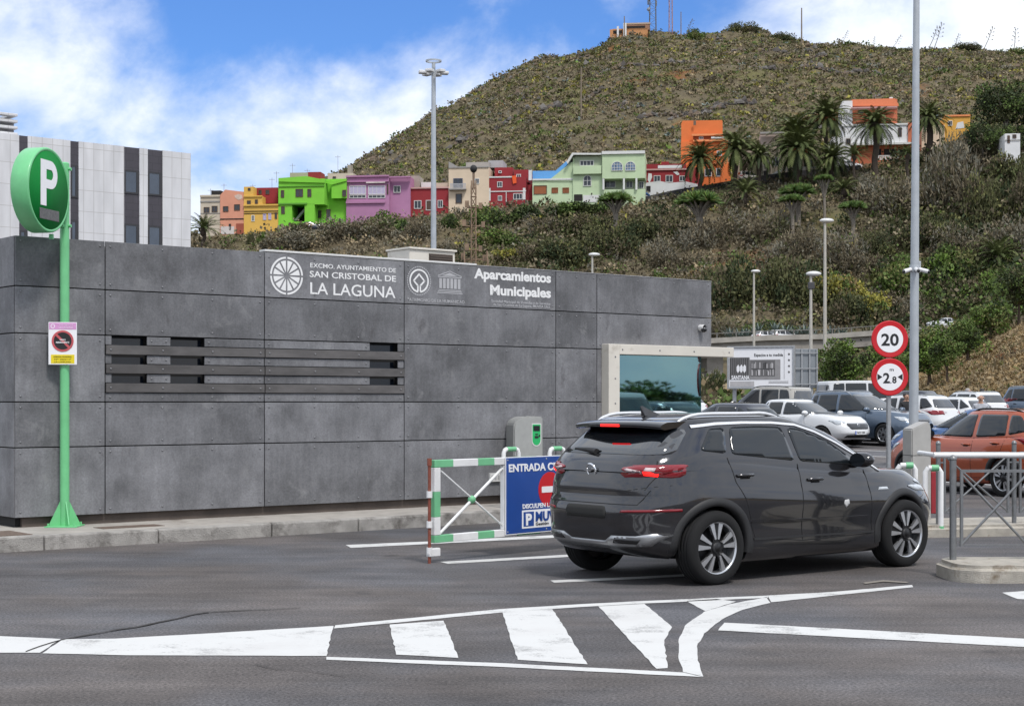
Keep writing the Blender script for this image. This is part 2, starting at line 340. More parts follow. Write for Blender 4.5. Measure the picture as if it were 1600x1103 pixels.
GX, GY = np.meshgrid(gx, gy); n_, m_ = GX.shape; idx = np.arange(n_*m_).reshape(n_, m_)
F = np.stack([idx[:-1, :-1], idx[:-1, 1:], idx[1:, 1:], idx[1:, :-1]], -1).reshape(-1, 4)
kind(obj('ground', npmesh('ground', np.stack([GX, GY, gz(GX, GY)], -1).reshape(-1, 3), F, [asphalt_mat()], smooth=True)), 'structure')
# painted markings
def paint_mat():
    m = bpy.data.materials.new('worn_road_paint'); m.use_nodes = True; N, L = m.node_tree.nodes, m.node_tree.links; b = N['Principled BSDF']; b.inputs['Roughness'].default_value = .7
    g = N.new('ShaderNodeNewGeometry')
    def noise(s, d): n = N.new('ShaderNodeTexNoise'); n.inputs['Scale'].default_value = s; n.inputs['Detail'].default_value = d; n.inputs['Roughness'].default_value = .72; L.new(g.outputs['Position'], n.inputs['Vector']); return n.outputs['Fac']
    def mr(s, a, b2): r = N.new('ShaderNodeMapRange'); r.inputs['From Min'].default_value = a; r.inputs['From Max'].default_value = b2; L.new(s, r.inputs['Value']); return r.outputs[0]
    a1, a2 = noise(2.2, 12), noise(60, 4)
    ad = N.new('ShaderNodeMath'); ad.operation = 'MULTIPLY_ADD'; L.new(a2, ad.inputs[0]); ad.inputs[1].default_value = .45; L.new(a1, ad.inputs[2])
    mx = N.new('ShaderNodeMix'); mx.data_type = 'RGBA'; L.new(mr(ad.outputs[0], .765, .96), mx.inputs[0]); mx.inputs[6].default_value = (.56, .56, .55, 1); mx.inputs[7].default_value = (.13, .125, .125, 1)
    m2 = N.new('ShaderNodeMix'); m2.data_type = 'RGBA'; L.new(mr(noise(.9, 8), .5, .75), m2.inputs[0]); L.new(mx.outputs[2], m2.inputs[6]); m2.inputs[7].default_value = (.50, .49, .48, 1)
    L.new(m2.outputs[2], b.inputs['Base Color']); return m
PAINT = paint_mat()
def marking(name, polys, z=.004, mat=None, pix=True):
    """flat painted shapes laid on the road"""
    rng = random.Random(7); vs = []; fs = []
    for poly in polys:
        pts = [unproj(u, v) for u, v in poly] if pix else poly
        out = []
        for i, p in enumerate(pts):            # slightly uneven paint edges
            q = pts[(i+1) % len(pts)]; d = math.dist(p, q); k = max(1, int(d/.12))
            for j in range(k):
                t = j/k; w = 0 if j == 0 else rng.uniform(-.006, .006); nx, ny = (q[1]-p[1])/max(d, 1e-6), -(q[0]-p[0])/max(d, 1e-6)
                out.append((p[0]+(q[0]-p[0])*t+nx*w, p[1]+(q[1]-p[1])*t+ny*w))
        tri = geometry.tessellate_polygon([[Vector((x, y, 0)) for x, y in out]]); k = len(vs)
        vs += [(x, y, float(gz(x, y))+z) for x, y in out]; fs += [tuple(k+i for i in t) for t in tri]
    bm = bmesh.new(); V = [bm.verts.new(p) for p in vs]
    for f in fs:
        try: bm.faces.new([V[i] for i in f])
        except ValueError: pass
    for f in bm.faces:
        f.normal_update()
        if f.normal.z < 0: f.normal_flip()
    me = bpy.data.meshes.new(name); bm.to_mesh(me); bm.free(); me.materials.append(mat or PAINT)
    return kind(obj(name, me), 'structure')
def band(top, bot): return top+bot[::-1]
marking('painted_island_tail', [[(-260, 992), (0, 994), (95, 998.6), (62, 1020), (0, 1020), (-260, 1019)], [(98, 999), (180, 998), (340, 989), (521, 978), (510, 1025), (200, 1024), (66, 1021)]])
marking('painted_island_edge', [
    band([(524, 977), (640, 966), (780, 952), (900, 944.5), (985, 940), (1200, 930.6)], [(522, 982), (640, 971), (780, 957.5), (900, 949), (985, 944), (1200, 934)]),
    band([(1200, 930.5), (1300, 925), (1425, 914)], [(1205, 941), (1300, 931), (1427, 917.5)]),
    band([(1198, 933), (1140, 944), (1100, 956), (1070, 978), (1060, 1003), (1060, 1028), (1067, 1050)], [(1204, 942), (1160, 953), (1128, 968), (1100, 990), (1089, 1010), (1090, 1032), (1099, 1057.5)]),
    band([(510, 1026.5), (800, 1037), (1068, 1051)], [(510, 1031), (800, 1043), (1098, 1058)])])
marking('hatching_stripe', [[(609, 976), (693, 970), (716, 1028), (619, 1023)]])
marking('hatching_stripe', [[(785, 957), (863, 952), (918, 1038), (809, 1031)]])
marking('hatching_stripe', [[(935, 947.5), (1007, 943.5), (1050, 980), (1038, 1000), (1043, 1044), (1026, 1045)]])
marking('hatching_stripe', [[(1073, 939), (1120, 936), (1150, 940), (1102, 955)]])
marking('lane_marking', [[(1132, 973), (1600, 998), (1900, 1012), (1900, 1026), (1600, 1011), (1122, 985)]])
marking('lane_marking', [[(1566, 926), (1640, 921), (1640, 938), (1590, 936)]])
marking('lane_marking', [band([(540, 851.5), (670, 846), (870, 836), (1000, 830)], [(548, 856), (670, 850), (870, 840), (1000, 833)])])
marking('lane_marking', [band([(688, 878), (890, 866.5), (1000, 861)], [(700, 881), (890, 870), (1000, 864)])])
marking('lane_marking', [band([(860, 907), (1000, 901), (1150, 893)], [(866, 910.5), (1000, 904.5), (1150, 896)])])
CRACK = M('crack_filler', (.030, .026, .024), .9, var=.4, scale=30)
def crack(pts, w):
    up = [(u, v-w*random.Random(int(u)).uniform(.5, 1.3)) for u, v in pts]; dn = [(u, v+w*random.Random(int(u)+5).uniform(.3, 1)) for u, v in pts]
    marking('road_crack', [up+dn[::-1]], .0075, CRACK)
crack([(40, 1019), (62, 1011), (84, 1004), (102, 999), (130, 994), (160, 989), (185, 984.5), (215, 980), (248, 973), (280, 966.5), (305, 960), (326, 957)], .9)
crack([(395, 1038), (430, 1046), (480, 1049), (540, 1058)], .22)
crack([(326, 957), (380, 954), (420, 953), (470, 950)], .35)
marking('manhole_ring', [band([(1348, 911), (1380, 907), (1420, 910)], [(1352, 913), (1380, 909.5), (1416, 911.5)])], .0078, M('ring_mortar', (.2, .18, .155), .9))
# bay lines of the car park
D0 = .679; DV = Vector((math.cos(D0), math.sin(D0))); NV = Vector((math.sin(D0), -math.cos(D0)))
for k in range(7):
    c = Vector((10.5, 45.5))+DV*(k*2.5-6)
    marking('bay_line', [[tuple(c+NV*2.4+DV*.06), tuple(c-NV*2.4+DV*.06), tuple(c-NV*2.4-DV*.06), tuple(c+NV*2.4-DV*.06)]], pix=False)
for k in range(5):
    c = Vector((9.0, 33.0))+DV*(k*2.5-2)
    marking('bay_line', [[tuple(c+NV*2.2+DV*.06), tuple(c-NV*2.2+DV*.06), tuple(c-NV*2.2-DV*.06), tuple(c+NV*2.2-DV*.06)]], pix=False)
# ------------------------------------------------------------------ kerbs, pavement, office building
WF = Frame(-5.223, 20.5, D0)                # wall plane: s along, n towards the road
KERB = M('kerb_concrete', (.30, .285, .265), .9, var=.28, scale=5, bump=.5, bscale=60, dirt=((.11, .10, .09), 3.2, .50))
PAVE = M('pavement_concrete', (.34, .315, .285), .9, var=.22, scale=3, bump=.35, bscale=50, dirt=((.17, .145, .12), 1.6, .58))
mb = MB(); rng = random.Random(3)
s0 = -9.0
edges = [-9, -6.9, -4.9, -2.9, -1.1, .62, 2.62, 3.98, 5.3, 6.6, 8.6, 10.6, 12.6]
edges = [-8.9, -6.9, -4.9, -3.1, -1.36, .09, 1.68, 3.0, 4.3, 5.8, 7.4, 9.0, 10.6, 12.4]
for a, b in zip(edges[:-1], edges[1:]):
    j = rng.uniform(-.006, .006); mb.bbox(a+.006, b-.006, -1.35+j, -1.20, -.1, .172+rng.uniform(-.004, .004), .022)
kerb = mb.build('kerb', KERB, None, (WF.x, WF.y, 0), (0, 0, D0)); kind(kerb, 'structure')
mb = MB(); mb.box(-9, 12.4, -1.196, 3.0, -.1, .165)
pv = mb.build('pavement', PAVE, None, (WF.x, WF.y, 0), (0, 0, D0)); kind(pv, 'structure')
mb = MB()
for x0, x1, y0, y1 in ((-2.2, -1.35, -1.15, -.35), (-.62, .12, -.72, -.5)): mb.box(x0, x1, y0, y1, .165, .171)
covers = MB().box(-2.3, -1.4, -1.1, -.4, .165, .172).build('service_cover', M('rusty_cover', (.12, .085, .065), .85, var=.4, scale=14), None, (WF.x, WF.y, 0), (0, 0, D0))
tag(covers, 'dark service cover set in the pavement left of the green pole base', 'manhole cover')
covers = MB().box(-.4, .42, -.85, -.55, .165, .171).build('service_cover', MATS['rusty_cover'], None, (WF.x, WF.y, 0), (0, 0, D0))
tag(covers, 'rust-brown strip cover in the pavement just right of the green pole base', 'manhole cover')
# fibre-cement cladding, each board weathered in its own way
def panel_mat():
    m = bpy.data.materials.new('fibre_cement'); m.use_nodes = True; N, L = m.node_tree.nodes, m.node_tree.links; b = N['Principled BSDF']; b.inputs['Roughness'].default_value = .62; b.inputs['Specular IOR Level'].default_value = .4
    tcn = N.new('ShaderNodeTexCoord'); oi = N.new('ShaderNodeObjectInfo')
    ad = N.new('ShaderNodeVectorMath'); ad.operation = 'MULTIPLY_ADD'; L.new(oi.outputs['Random'], ad.inputs[0]); ad.inputs[1].default_value = (41, 7, 23); L.new(tcn.outputs['Object'], ad.inputs[2])
    def noise(s, d, st=(1, 1, 1), ro=.6, dist=0):
        mp_ = N.new('ShaderNodeMapping'); mp_.inputs['Scale'].default_value = st; L.new(ad.outputs[0], mp_.inputs[0])
        n = N.new('ShaderNodeTexNoise'); n.inputs['Scale'].default_value = s; n.inputs['Detail'].default_value = d; n.inputs['Roughness'].default_value = ro; n.inputs['Distortion'].default_value = dist; L.new(mp_.outputs[0], n.inputs['Vector']); return n.outputs['Fac']
    def mr(s, a, b2, lo=0., hi=1.): r = N.new('ShaderNodeMapRange'); r.inputs['From Min'].default_value = a; r.inputs['From Max'].default_value = b2; r.inputs['To Min'].default_value = lo; r.inputs['To Max'].default_value = hi; L.new(s, r.inputs['Value']); return r.outputs[0]
    def mul(a, c): x = N.new('ShaderNodeMath'); x.operation = 'MULTIPLY'; L.new(a, x.inputs[0]); L.new(c, x.inputs[1]); return x.outputs[0]
    f = mul(mr(noise(1.6, 9), .3, .7, .64, 1.36), mr(noise(14, 4, (1, 1, .12)), .3, .7, .90, 1.10))     # clouding, fine vertical streaks
    f = mul(f, mr(noise(38, 5), .3, .7, .82, 1.18)); f = mul(f, mr(oi.outputs['Random'], 0, 1, .80, 1.18))
    vm = N.new('ShaderNodeVectorMath'); vm.operation = 'SCALE'; vm.inputs[0].default_value = (.150, .151, .160); L.new(f, vm.inputs['Scale'])
    mx = N.new('ShaderNodeMix'); mx.data_type = 'RGBA'; L.new(mr(noise(2.4, 12, ro=.72, dist=.4), .56, .70, 0, .75), mx.inputs[0]); L.new(vm.outputs[0], mx.inputs[6]); mx.inputs[7].default_value = (.235, .235, .24, 1)
    m2 = N.new('ShaderNodeMix'); m2.data_type = 'RGBA'; L.new(mr(noise(3.0, 10, (1, 1, .5), ro=.7), .60, .70, 0, .7), m2.inputs[0]); L.new(mx.outputs[2], m2.inputs[6]); m2.inputs[7].default_value = (.07, .066, .07, 1)
    L.new(m2.outputs[2], b.inputs['Base Color'])
    L.new(mr(noise(5, 6), .3, .7, .5, .75), b.inputs['Roughness'])
    bp = N.new('ShaderNodeBump'); bp.inputs['Strength'].default_value = .12; bp.inputs['Distance'].default_value = .01; L.new(noise(60, 4), bp.inputs['Height']); L.new(bp.outputs[0], b.inputs['Normal'])
    return m
FC = panel_mat(); JOINT = M('joint_black', (.012, .012, .013), .9, var=0); BOLT = M('bolt_zinc', (.21, .21, .22), .5, .5, var=0)
DARKPLANK = M('stained_plank', (.088, .083, .082), .6, var=.35, scale=2.2, rnd=.15, stretch=(1, 1, 3)); BROWNPL = M('plinth_brown', (.085, .068, .058), .9, var=.3, scale=2.5)
office = thing('office_building', 'low parking office clad in dark grey fibre-cement boards with lettering along the top', 'building', (WF.x, WF.y, 0), D0)
SJ = [-1.188, 0, 2.33, 4.666, 7.58, 8.45, 11.09]; ZJ = [.285, 1.154, 1.72, 2.573, 3.155, 3.78]
mb = MB()                                                 # black backing, roof slab, returns behind the boards
mb.box(SJ[0]+.05, 10.75, .10, 7.9, .17, 3.55); mb.box(SJ[0]+.05, SJ[-1]-.05, .10, 7.9, 2.66, 3.60)
mb.build('core', JOINT, office)
mb = MB(); mb.box(SJ[0]+.12, 8.5, .04, 7.8, .1, .285); mb.build('plinth', BROWNPL, office)
MB().box(SJ[0]+.03, SJ[-1]-.03, .06, 7.9, 3.62, 3.72).build('roof', M('roof_felt', (.2, .2, .2), .9), office)
openings = [(.096, .578), (.925, 1.413), (4.07, 4.55)]
def board(x0, x1, z0, z1, y=0., th=.025, bolts=True, mats=(FC, BOLT), name='cladding_panel', nb=None):
    mb = MB(); g = .007; w, h = x1-x0, z1-z0
    mb.bbox(g, w-g, -th, 0, g, h-g, .003)
    if bolts:
        k = nb or (3 if w < 1.5 else 4); zs = [.07, h-.07] if h > .3 else [h*.5]
        for i in range(k):
            for z in zs:
                x = .07+(w-.14)*i/(k-1)
                if x > .02: mb.lathe([(.0135, 0), (.0125, .006), (.004, .008), (0, .008)], 8, 1, Matrix.Translation((x, -th, z)) @ Matrix.Rotation(R(90), 4, 'X'))
    return mb.build(name, mats, office, (x0, y, z0))
for i in range(6):
    for j in range(5):
        x0, x1, z0, z1 = SJ[i], SJ[i+1], ZJ[j], ZJ[j+1]
        if i == 5 and j < 3:
            continue
        if j == 2 and i in (1, 2): continue
        if i >= 4 and j == 3: pass
        board(x0, x1, z0, z1)
board(8.45, SJ[-1], 2.64, ZJ[3]-.001) if False else None
# corner column left of the glass, below the lintel
for z0, z1 in ((.285, 1.154), (1.154, 1.72), (1.72, 2.573)): board(8.45, 8.56, z0, z1, bolts=False)
# slatted row with the slit windows
hh = (ZJ[3]-ZJ[2])/7
for i in (1, 2):
    for k in range(7):
        z1 = ZJ[3]-k*hh; z0 = z1-hh; a, b = SJ[i], SJ[i+1]
        if k % 2: board(a, b, z0-.004, z1+.004, -.012, .03, True, (DARKPLANK, BOLT), 'slat')
        elif k < 5:
            xs = [a]
            for o0, o1 in openings:
                if a <= o0 < b: xs += [o0, o1]
            xs.append(b)
            for p, q in zip(xs[::2], xs[1::2]):
                if q-p > .03: board(p, q, z0, z1, 0, .02, q-p > .3, name='slat', nb=2)
        else: board(a, b, z0, z1, 0, .02, name='slat')
GLASSD = M('dark_glass', (.010, .014, .022), .06, var=0, ior=1.45)
for o0, o1 in openings:
    for k in (0, 2, 4):
        z1 = ZJ[3]-k*hh; z0 = z1-hh
        w = MB().box(o0-.02, o1+.02, .0985, .12, z0-.01, z1+.01).build('window', JOINT, office)
        MB().box(o0, o1, .085, .098, z0+.0, z1-.03).build('pane', GLASSD, w)
# left return of the building
for j in range(5):
    mb = MB(); h = ZJ[j+1]-ZJ[j]
    for y0, y1 in ((.0, 2.6), (2.6, 5.2), (5.2, 7.9)): mb.bbox(0, .025, y0+.007, y1-.007, .007, h-.007, .003)
    mb.build('cladding_panel', FC, office, (SJ[0]-.025+.025, .0, ZJ[j]))
    mb = MB()
    if j >= 3:
        for y0, y1 in ((.0, 2.6), (2.6, 5.2), (5.2, 7.9)): mb.bbox(0, .025, y0+.007, y1-.007, .007, h-.007, .003)
        mb.build('cladding_panel', FC, office, (SJ[-1]-.026, .0, ZJ[j]))
WHITEM = M('white_coated_metal', (.62, .62, .61), .5, var=.08, scale=3, dirt=((.40, .38, .34), 4, .62))
CREAMM = M('cream_coated_metal', (.62, .585, .52), .5, var=.08, scale=2, dirt=((.40, .36, .30), 3, .6))
MB().bbox(2.33, 6.0, -.035, .12, 3.783, 3.812, .006).build('parapet_cap', WHITEM, office)
MB().bbox(6.0, 11.09, -.030, .1, 3.781, 3.792, .004).build('parapet_cap', M('grey_cap', (.30, .30, .32), .5), office)
# glazed booth at the right end: white frame, teal glass
mb = MB(); mb.bbox(8.56, 8.80, -.19, .05, .17, 2.655, .008); mb.bbox(8.80, 11.47, -.19, .05, 2.49, 2.655, .008)
mb.bbox(11.23, 11.47, .05, 3.0, 2.49, 2.655, .008)
for x in (8.86, 9.7, 10.5, 11.35):
    for z in (2.57,): mb.lathe([(.014, 0), (.012, .008), (0, .009)], 8, 1, Matrix.Translation((x, -.19, z)) @ Matrix.Rotation(R(90), 4, 'X'))
for z in (1.0, 1.35, 1.7, 2.1, 2.45): mb.lathe([(.014, 0), (.012, .008), (0, .009)], 8, 1, Matrix.Translation((8.70, -.19, z)) @ Matrix.Rotation(R(90), 4, 'X'))
mb.build('booth_frame', [CREAMM, BOLT], office)
def teal_glass():
    m = bpy.data.materials.new('teal_glass'); m.use_nodes = True; N, L = m.node_tree.nodes, m.node_tree.links; N.clear()
    g = N.new('ShaderNodeBsdfGlossy'); g.inputs['Roughness'].default_value = .02; g.inputs['Color'].default_value = (.38, .58, .60, 1)
    t = N.new('ShaderNodeBsdfTransparent'); t.inputs['Color'].default_value = (.30, .58, .60, 1)
    mx = N.new('ShaderNodeMixShader'); mx.inputs[0].default_value = .42; o = N.new('ShaderNodeOutputMaterial')
    L.new(t.outputs[0], mx.inputs[1]); L.new(g.outputs[0], mx.inputs[2]); L.new(mx.outputs[0], o.inputs[0]); return m
TEAL = teal_glass()
MB().box(8.80, 10.83, -.02, -.008, .95, 2.49).build('front_pane', TEAL, office)
MB().box(10.83, 10.842, -.02, 2.4, .95, 2.49).build('side_pane', TEAL, office)
MB().box(10.55, 10.66, .12, .2, .95, 2.49).build('mullion', M('pale_mullion', (.42, .62, .62), .5), office)
board(8.80, 10.83, .285, .95)
MB().box(8.8, 10.8, .9, .98, .96, 2.5).build('blind', M('booth_blind', (.10, .13, .14), .7, var=.3, scale=3), office)
# painted and cut-out lettering along the top
LW = M('letter_white', (.74, .74, .74), .5, var=.06, scale=8); LG = M('letter_grey', (.40, .40, .415), .5, var=.1, scale=8)
def tz(u, v): return WF.p(u, v, .03)
def wtext(body, u0, v_base, u1, cap_px, mat, bold=.02, **k):
    a, z = tz(u0, v_base); b, _ = tz(u1, v_base); dpt = WF.dep((a+b)/2)
    z = .5*(z+WF.p(u1, v_base+(u1-u0)*.05, .03)[1])
    return text(body, office, (a, -.0265, z), b-a, cap_px*dpt/FPX, mat, 'LEFT', bold, .002, 'lettering', **k)
def stext(body, s0, s1, z, h, mat, bold=.02, **k): return text(body, office, (s0, -.0265, z), s1-s0, h, mat, 'LEFT', bold, .002, 'lettering', **k)
def sz(u, v): s, z = tz(u, v); return s, z
def line(body, pa, pb, cap_px, mat, bold=.02):
    (a, za), (b, zb) = sz(*pa), sz(*pb); return stext(body, a, b, .5*(za+zb), cap_px*WF.dep(.5*(a+b))/FPX, mat, bold)
line('EXCMO. AYUNTAMIENTO DE', (485, 417), (619, 427), 7.0, LW, .012)
line('SAN CRISTOBAL DE', (484, 433), (619, 440), 9.5, LW, .02)
line('LA LAGUNA', (485, 459), (618, 466), 18.5, LW, .01)
line('Aparcamientos', (741, 435), (861, 441), 15.0, LW, .05)
line('Municipales', (766, 461), (861, 464), 15.0, LW, .05)
line('Sociedad Municipal de Viviendas y de Servicios', (768, 473), (860, 476), 4.0, LG, .02)
line('de San Cristóbal de La Laguna, MUVISA SAU.', (771, 478.5), (860, 481), 4.0, LG, .02)
line('PATRIMONIO DE LA HUMANIDAD', (637, 471), (726, 474), 5.0, LG, .01)
# municipal wheel emblem
cx, cz_ = sz(448, 431); rr = .262; mb = MB()
for k in range(4): ring(mb, cx, cz_, rr*.90, rr, -.029, -.025, 12, 0, k*math.pi/2+.05, (k+1)*math.pi/2-.05)
for k in range(12):
    a = 2*math.pi*k/12+.262; w = .20
    mb.prism([(cx+.17*rr*math.cos(a), cz_+.17*rr*math.sin(a))]+[(cx+.80*rr*math.cos(a+t*w), cz_+.80*rr*math.sin(a+t*w)) for t in (-1, -.33, .33, 1)], -.029, -.025)
mb.build('wheel_emblem', LW, office)
# heritage emblem: circle round a diamond that opens at the foot
cx, cz_ = sz(655, 439); rr = .175; mb = MB(); ring(mb, cx, cz_, rr*.86, rr, -.029, -.025, 40, 0, -math.pi/2+.12, 1.5*math.pi-.12)
def stroke(mb, pts, w, y0, y1):
    for p, q in zip(pts[:-1], pts[1:]):
        d = (Vector(q)-Vector(p)).normalized(); n = Vector((-d.y, d.x))*w/2; p2, q2 = Vector(p)-d*w*.3, Vector(q)+d*w*.3
        mb.prism([tuple(p2+n), tuple(q2+n), tuple(q2-n), tuple(p2-n)], y0, y1)
e = rr*.56
stroke(mb, [(cx-.022, cz_-rr*.86), (cx-.022, cz_-e*.72), (cx-e, cz_), (cx, cz_+e), (cx+e, cz_), (cx+.022, cz_-e*.72), (cx+.022, cz_-rr*.86)], rr*.14, -.0285, -.0255)
mb.build('heritage_emblem', LW, office); mb = MB()
for k in range(40):
    a = 2*math.pi*k/40; mb.prism([(cx+rr*1.14*math.cos(a+t), cz_+rr*1.14*math.sin(a+t)) for t in (-.05, .05)]+[(cx+rr*1.24*math.cos(a+t), cz_+rr*1.24*math.sin(a+t)) for t in (.05, -.05)], -.028, -.025)
mb.build('emblem_ring', LG, office)
# temple emblem
(a, zb), (b, zt) = sz(684, 459), sz(722, 425); mb = MB(); w = b-a; c = (a+b)/2; h = .34
z0 = sz(703, 459)[1]; y0, y1 = -.028, -.025
for k in range(3): mb.box(c-w*(.52-.03*k), c+w*(.52-.03*k), y0, y1, z0+.022*k, z0+.022*k+.012)
for k in range(6):
    x = c-w*.38+w*.76*k/5; mb.box(x-w*.052, x+w*.052, y0, y1, z0+.075, z0+.225)
mb.box(c-w*.48, c+w*.48, y0, y1, z0+.238, z0+.252)
stroke(mb, [(c-w*.48, z0+.262), (c, z0+.335), (c+w*.48, z0+.262)], .012, y0, y1); mb.prism([(c-w*.33, z0+.262), (c+w*.33, z0+.262), (c, z0+.312)], y0, y1)
mb.build('temple_emblem', LG, office)
sx_, sz_ = WF.p(770, 746)
o = MB().bbox(sx_-.1, sx_+.1, -.07, -.02, sz_-.06, sz_+.07, .006).build('socket_box', WHITEM, office)
mb = MB(); [mb.box(sx_-.08+.06*k, sx_-.045+.06*k, -.074, -.07, sz_-.03, sz_+.04) for k in range(3)]; mb.build('socket_lid', M('grey_lid', (.34, .34, .35), .5), o)
# dome camera under the parapet
px_, pz_ = WF.p(1092, 515)
camt = thing('security_camera', 'white dome security camera on the grey boards above the booth', 'camera', tuple(WF.w(px_, .0, pz_)), D0)
MB().lathe([(.05, 0), (.055, .02), (.05, .1), (.045, .12)], 16, 0, Matrix.Translation((0, -.02, .03)) @ Matrix.Rotation(R(90), 4, 'X')).build('housing', M('white_plastic', (.7, .7, .7), .35, var=0), camt)
MB().sphere((0, -.12, -.005), .05).build('dome', M('smoked_dome', (.01, .01, .012), .08, var=0), camt)
# air conditioner on the roof
ax0, az0 = WF.p(640, 411, -.8); ax1, az1 = WF.p(711, 400, -.8)
ac = thing('air_conditioner', 'cream air conditioner cabinet with dark louvre on the office roof', 'air conditioner', tuple(WF.w(ax0, -.8, 3.72)), D0)
wd_ = ax1-ax0; mb = MB(); mb.bbox(0, wd_, 0, .6, 0, .34, .012); mb.bbox(-.02, wd_+.02, -.03, .62, .34, .37, .006); mb.build('cabinet', CREAMM, ac)
mb = MB(); mb.box(wd_*.42, wd_*.94, -.012, .0, .05, .29); mb.build('louvre', M('louvre_brown', (.055, .038, .03), .7), ac)
mb = MB(); [mb.box(wd_*.44, wd_*.92, -.02, -.012, .07+.035*k, .085+.035*k) for k in range(6)]; mb.build('louvre_blade', M('louvre_blade', (.09, .07, .055), .6), ac)
# ------------------------------------------------------------------ white institute building behind
f0 = at(298, 240, 70); IF = Frame(f0.x, f0.y, D0)
inst = thing('institute_building', 'tall white-panelled building with dark vertical window bands behind the office', 'building', (IF.x, IF.y, 0), D0)
def tile_mat(name, col, dark, w, h, off=0., gap=.02):
    m = bpy.data.materials.new(name); m.use_nodes = True; N, L = m.node_tree.nodes, m.node_tree.links; b = N['Principled BSDF']; b.inputs['Roughness'].default_value = .55
    tcn = N.new('ShaderNodeTexCoord'); sp = N.new('ShaderNodeSeparateXYZ'); L.new(tcn.outputs['Object'], sp.inputs[0]); cb = N.new('ShaderNodeCombineXYZ')
    L.new(sp.outputs[0], cb.inputs[0]); L.new(sp.outputs[2], cb.inputs[1])
    br = N.new('ShaderNodeTexBrick'); br.offset = off; br.inputs['Scale'].default_value = 1; br.inputs['Brick Width'].default_value = w; br.inputs['Row Height'].default_value = h; br.inputs['Mortar Size'].default_value = gap
    br.inputs['Color1'].default_value = (*col, 1); br.inputs['Color2'].default_value = (*[c*.94 for c in col], 1); br.inputs['Mortar'].default_value = (*dark, 1); br.inputs['Mortar Smooth'].default_value = .2; br.inputs['Bias'].default_value = 0
    L.new(cb.outputs[0], br.inputs['Vector'])
    n = N.new('ShaderNodeTexNoise'); n.inputs['Scale'].default_value = .9; n.inputs['Detail'].default_value = 8; mp_ = N.new('ShaderNodeMapping'); mp_.inputs['Scale'].default_value = (2.2, 2.2, .5); L.new(tcn.outputs['Object'], mp_.inputs[0]); L.new(mp_.outputs[0], n.inputs['Vector'])
    r = N.new('ShaderNodeMapRange'); r.inputs['From Min'].default_value = .3; r.inputs['From Max'].default_value = .7; r.inputs['To Min'].default_value = .84; r.inputs['To Max'].default_value = 1.08; L.new(n.outputs['Fac'], r.inputs['Value'])
    vm = N.new('ShaderNodeVectorMath'); vm.operation = 'SCALE'; L.new(br.outputs['Color'], vm.inputs[0]); L.new(r.outputs[0], vm.inputs['Scale']); L.new(vm.outputs[0], b.inputs['Base Color']); return m
TILE = tile_mat('white_facade_tile', (.63, .63, .645), (.42, .41, .40), .45, .88, 0, .012); DTILE = tile_mat('dark_facade_tile', (.055, .05, .062), (.03, .03, .035), .6, .3, .5, .01)
ZT = IF.p(298, 240)[1]; SL = IF.sx(-240)
bands = [(30, 43.5), (110, 123), (194, 218), (231, 254)]
xs = [SL]+[IF.sx(u) for b in bands for u in b]+[0]
mb = MB()
for a, b in zip(xs[::2], xs[1::2]): mb.box(a, b, 0, .4, 0, ZT)
mb.box(SL, 0, .4, 16, 0, ZT-.05); mb.build('wall', TILE, inst)
wins = {0: [(360, 420)], 1: [(258, 309), (344, 420)], 2: [(266, 303), (350, 400)], 3: [(269, 306), (353, 400)]}
PBLUE = M('blue_grey_glass', (.045, .062, .09), .12, var=.25, scale=.8, ior=1.7)
for k, (u0, u1) in enumerate(bands):
    a, b = IF.sx(u0), IF.sx(u1)
    MB().box(a, b, .05, .4, 0, ZT-.01).build('dark_band', DTILE, inst)
    for v0, v1 in wins[k]:
        z1, z0 = IF.p((u0+u1)/2, v0)[1], IF.p((u0+u1)/2, v1)[1]
        w = MB(); w.box(a+.02, b-.02, .015, .05, z0, z0+.07); w.box(a+.02, b-.02, .015, .05, z1-.07, z1); w.box(a+.02, a+.09, .015, .05, z0+.07, z1-.07); w.box(b-.14, b-.02, .015, .05, z0+.07, z1-.07)
        wo = w.build('window', M('dark_window_frame', (.03, .03, .034), .5, var=0), inst)
        MB().box(a+.09, b-.14, .03, .045, z0+.07, z1-.07).build('pane', PBLUE, wo)
a = IF.sx(31); z0, z1 = IF.p(20, 212)[1], IF.p(20, 172)[1]
mb = MB(); mb.box(SL, a-.05, .5, 4.0, ZT-.05, z1-.3); mb.build('plant_room', M('grey_render', (.33, .33, .34), .8), inst)
mb = MB(); n = 4; hh2 = (z1-z0)/n
for k in range(n): mb.bbox(SL, a, .2, .5, z0+k*hh2+.05, z0+k*hh2+hh2*.62, .02); mb.bbox(a-.3, a, .5, 4.1, z0+k*hh2+.05, z0+k*hh2+hh2*.62, .02)
mb.build('louvre', TILE, inst)
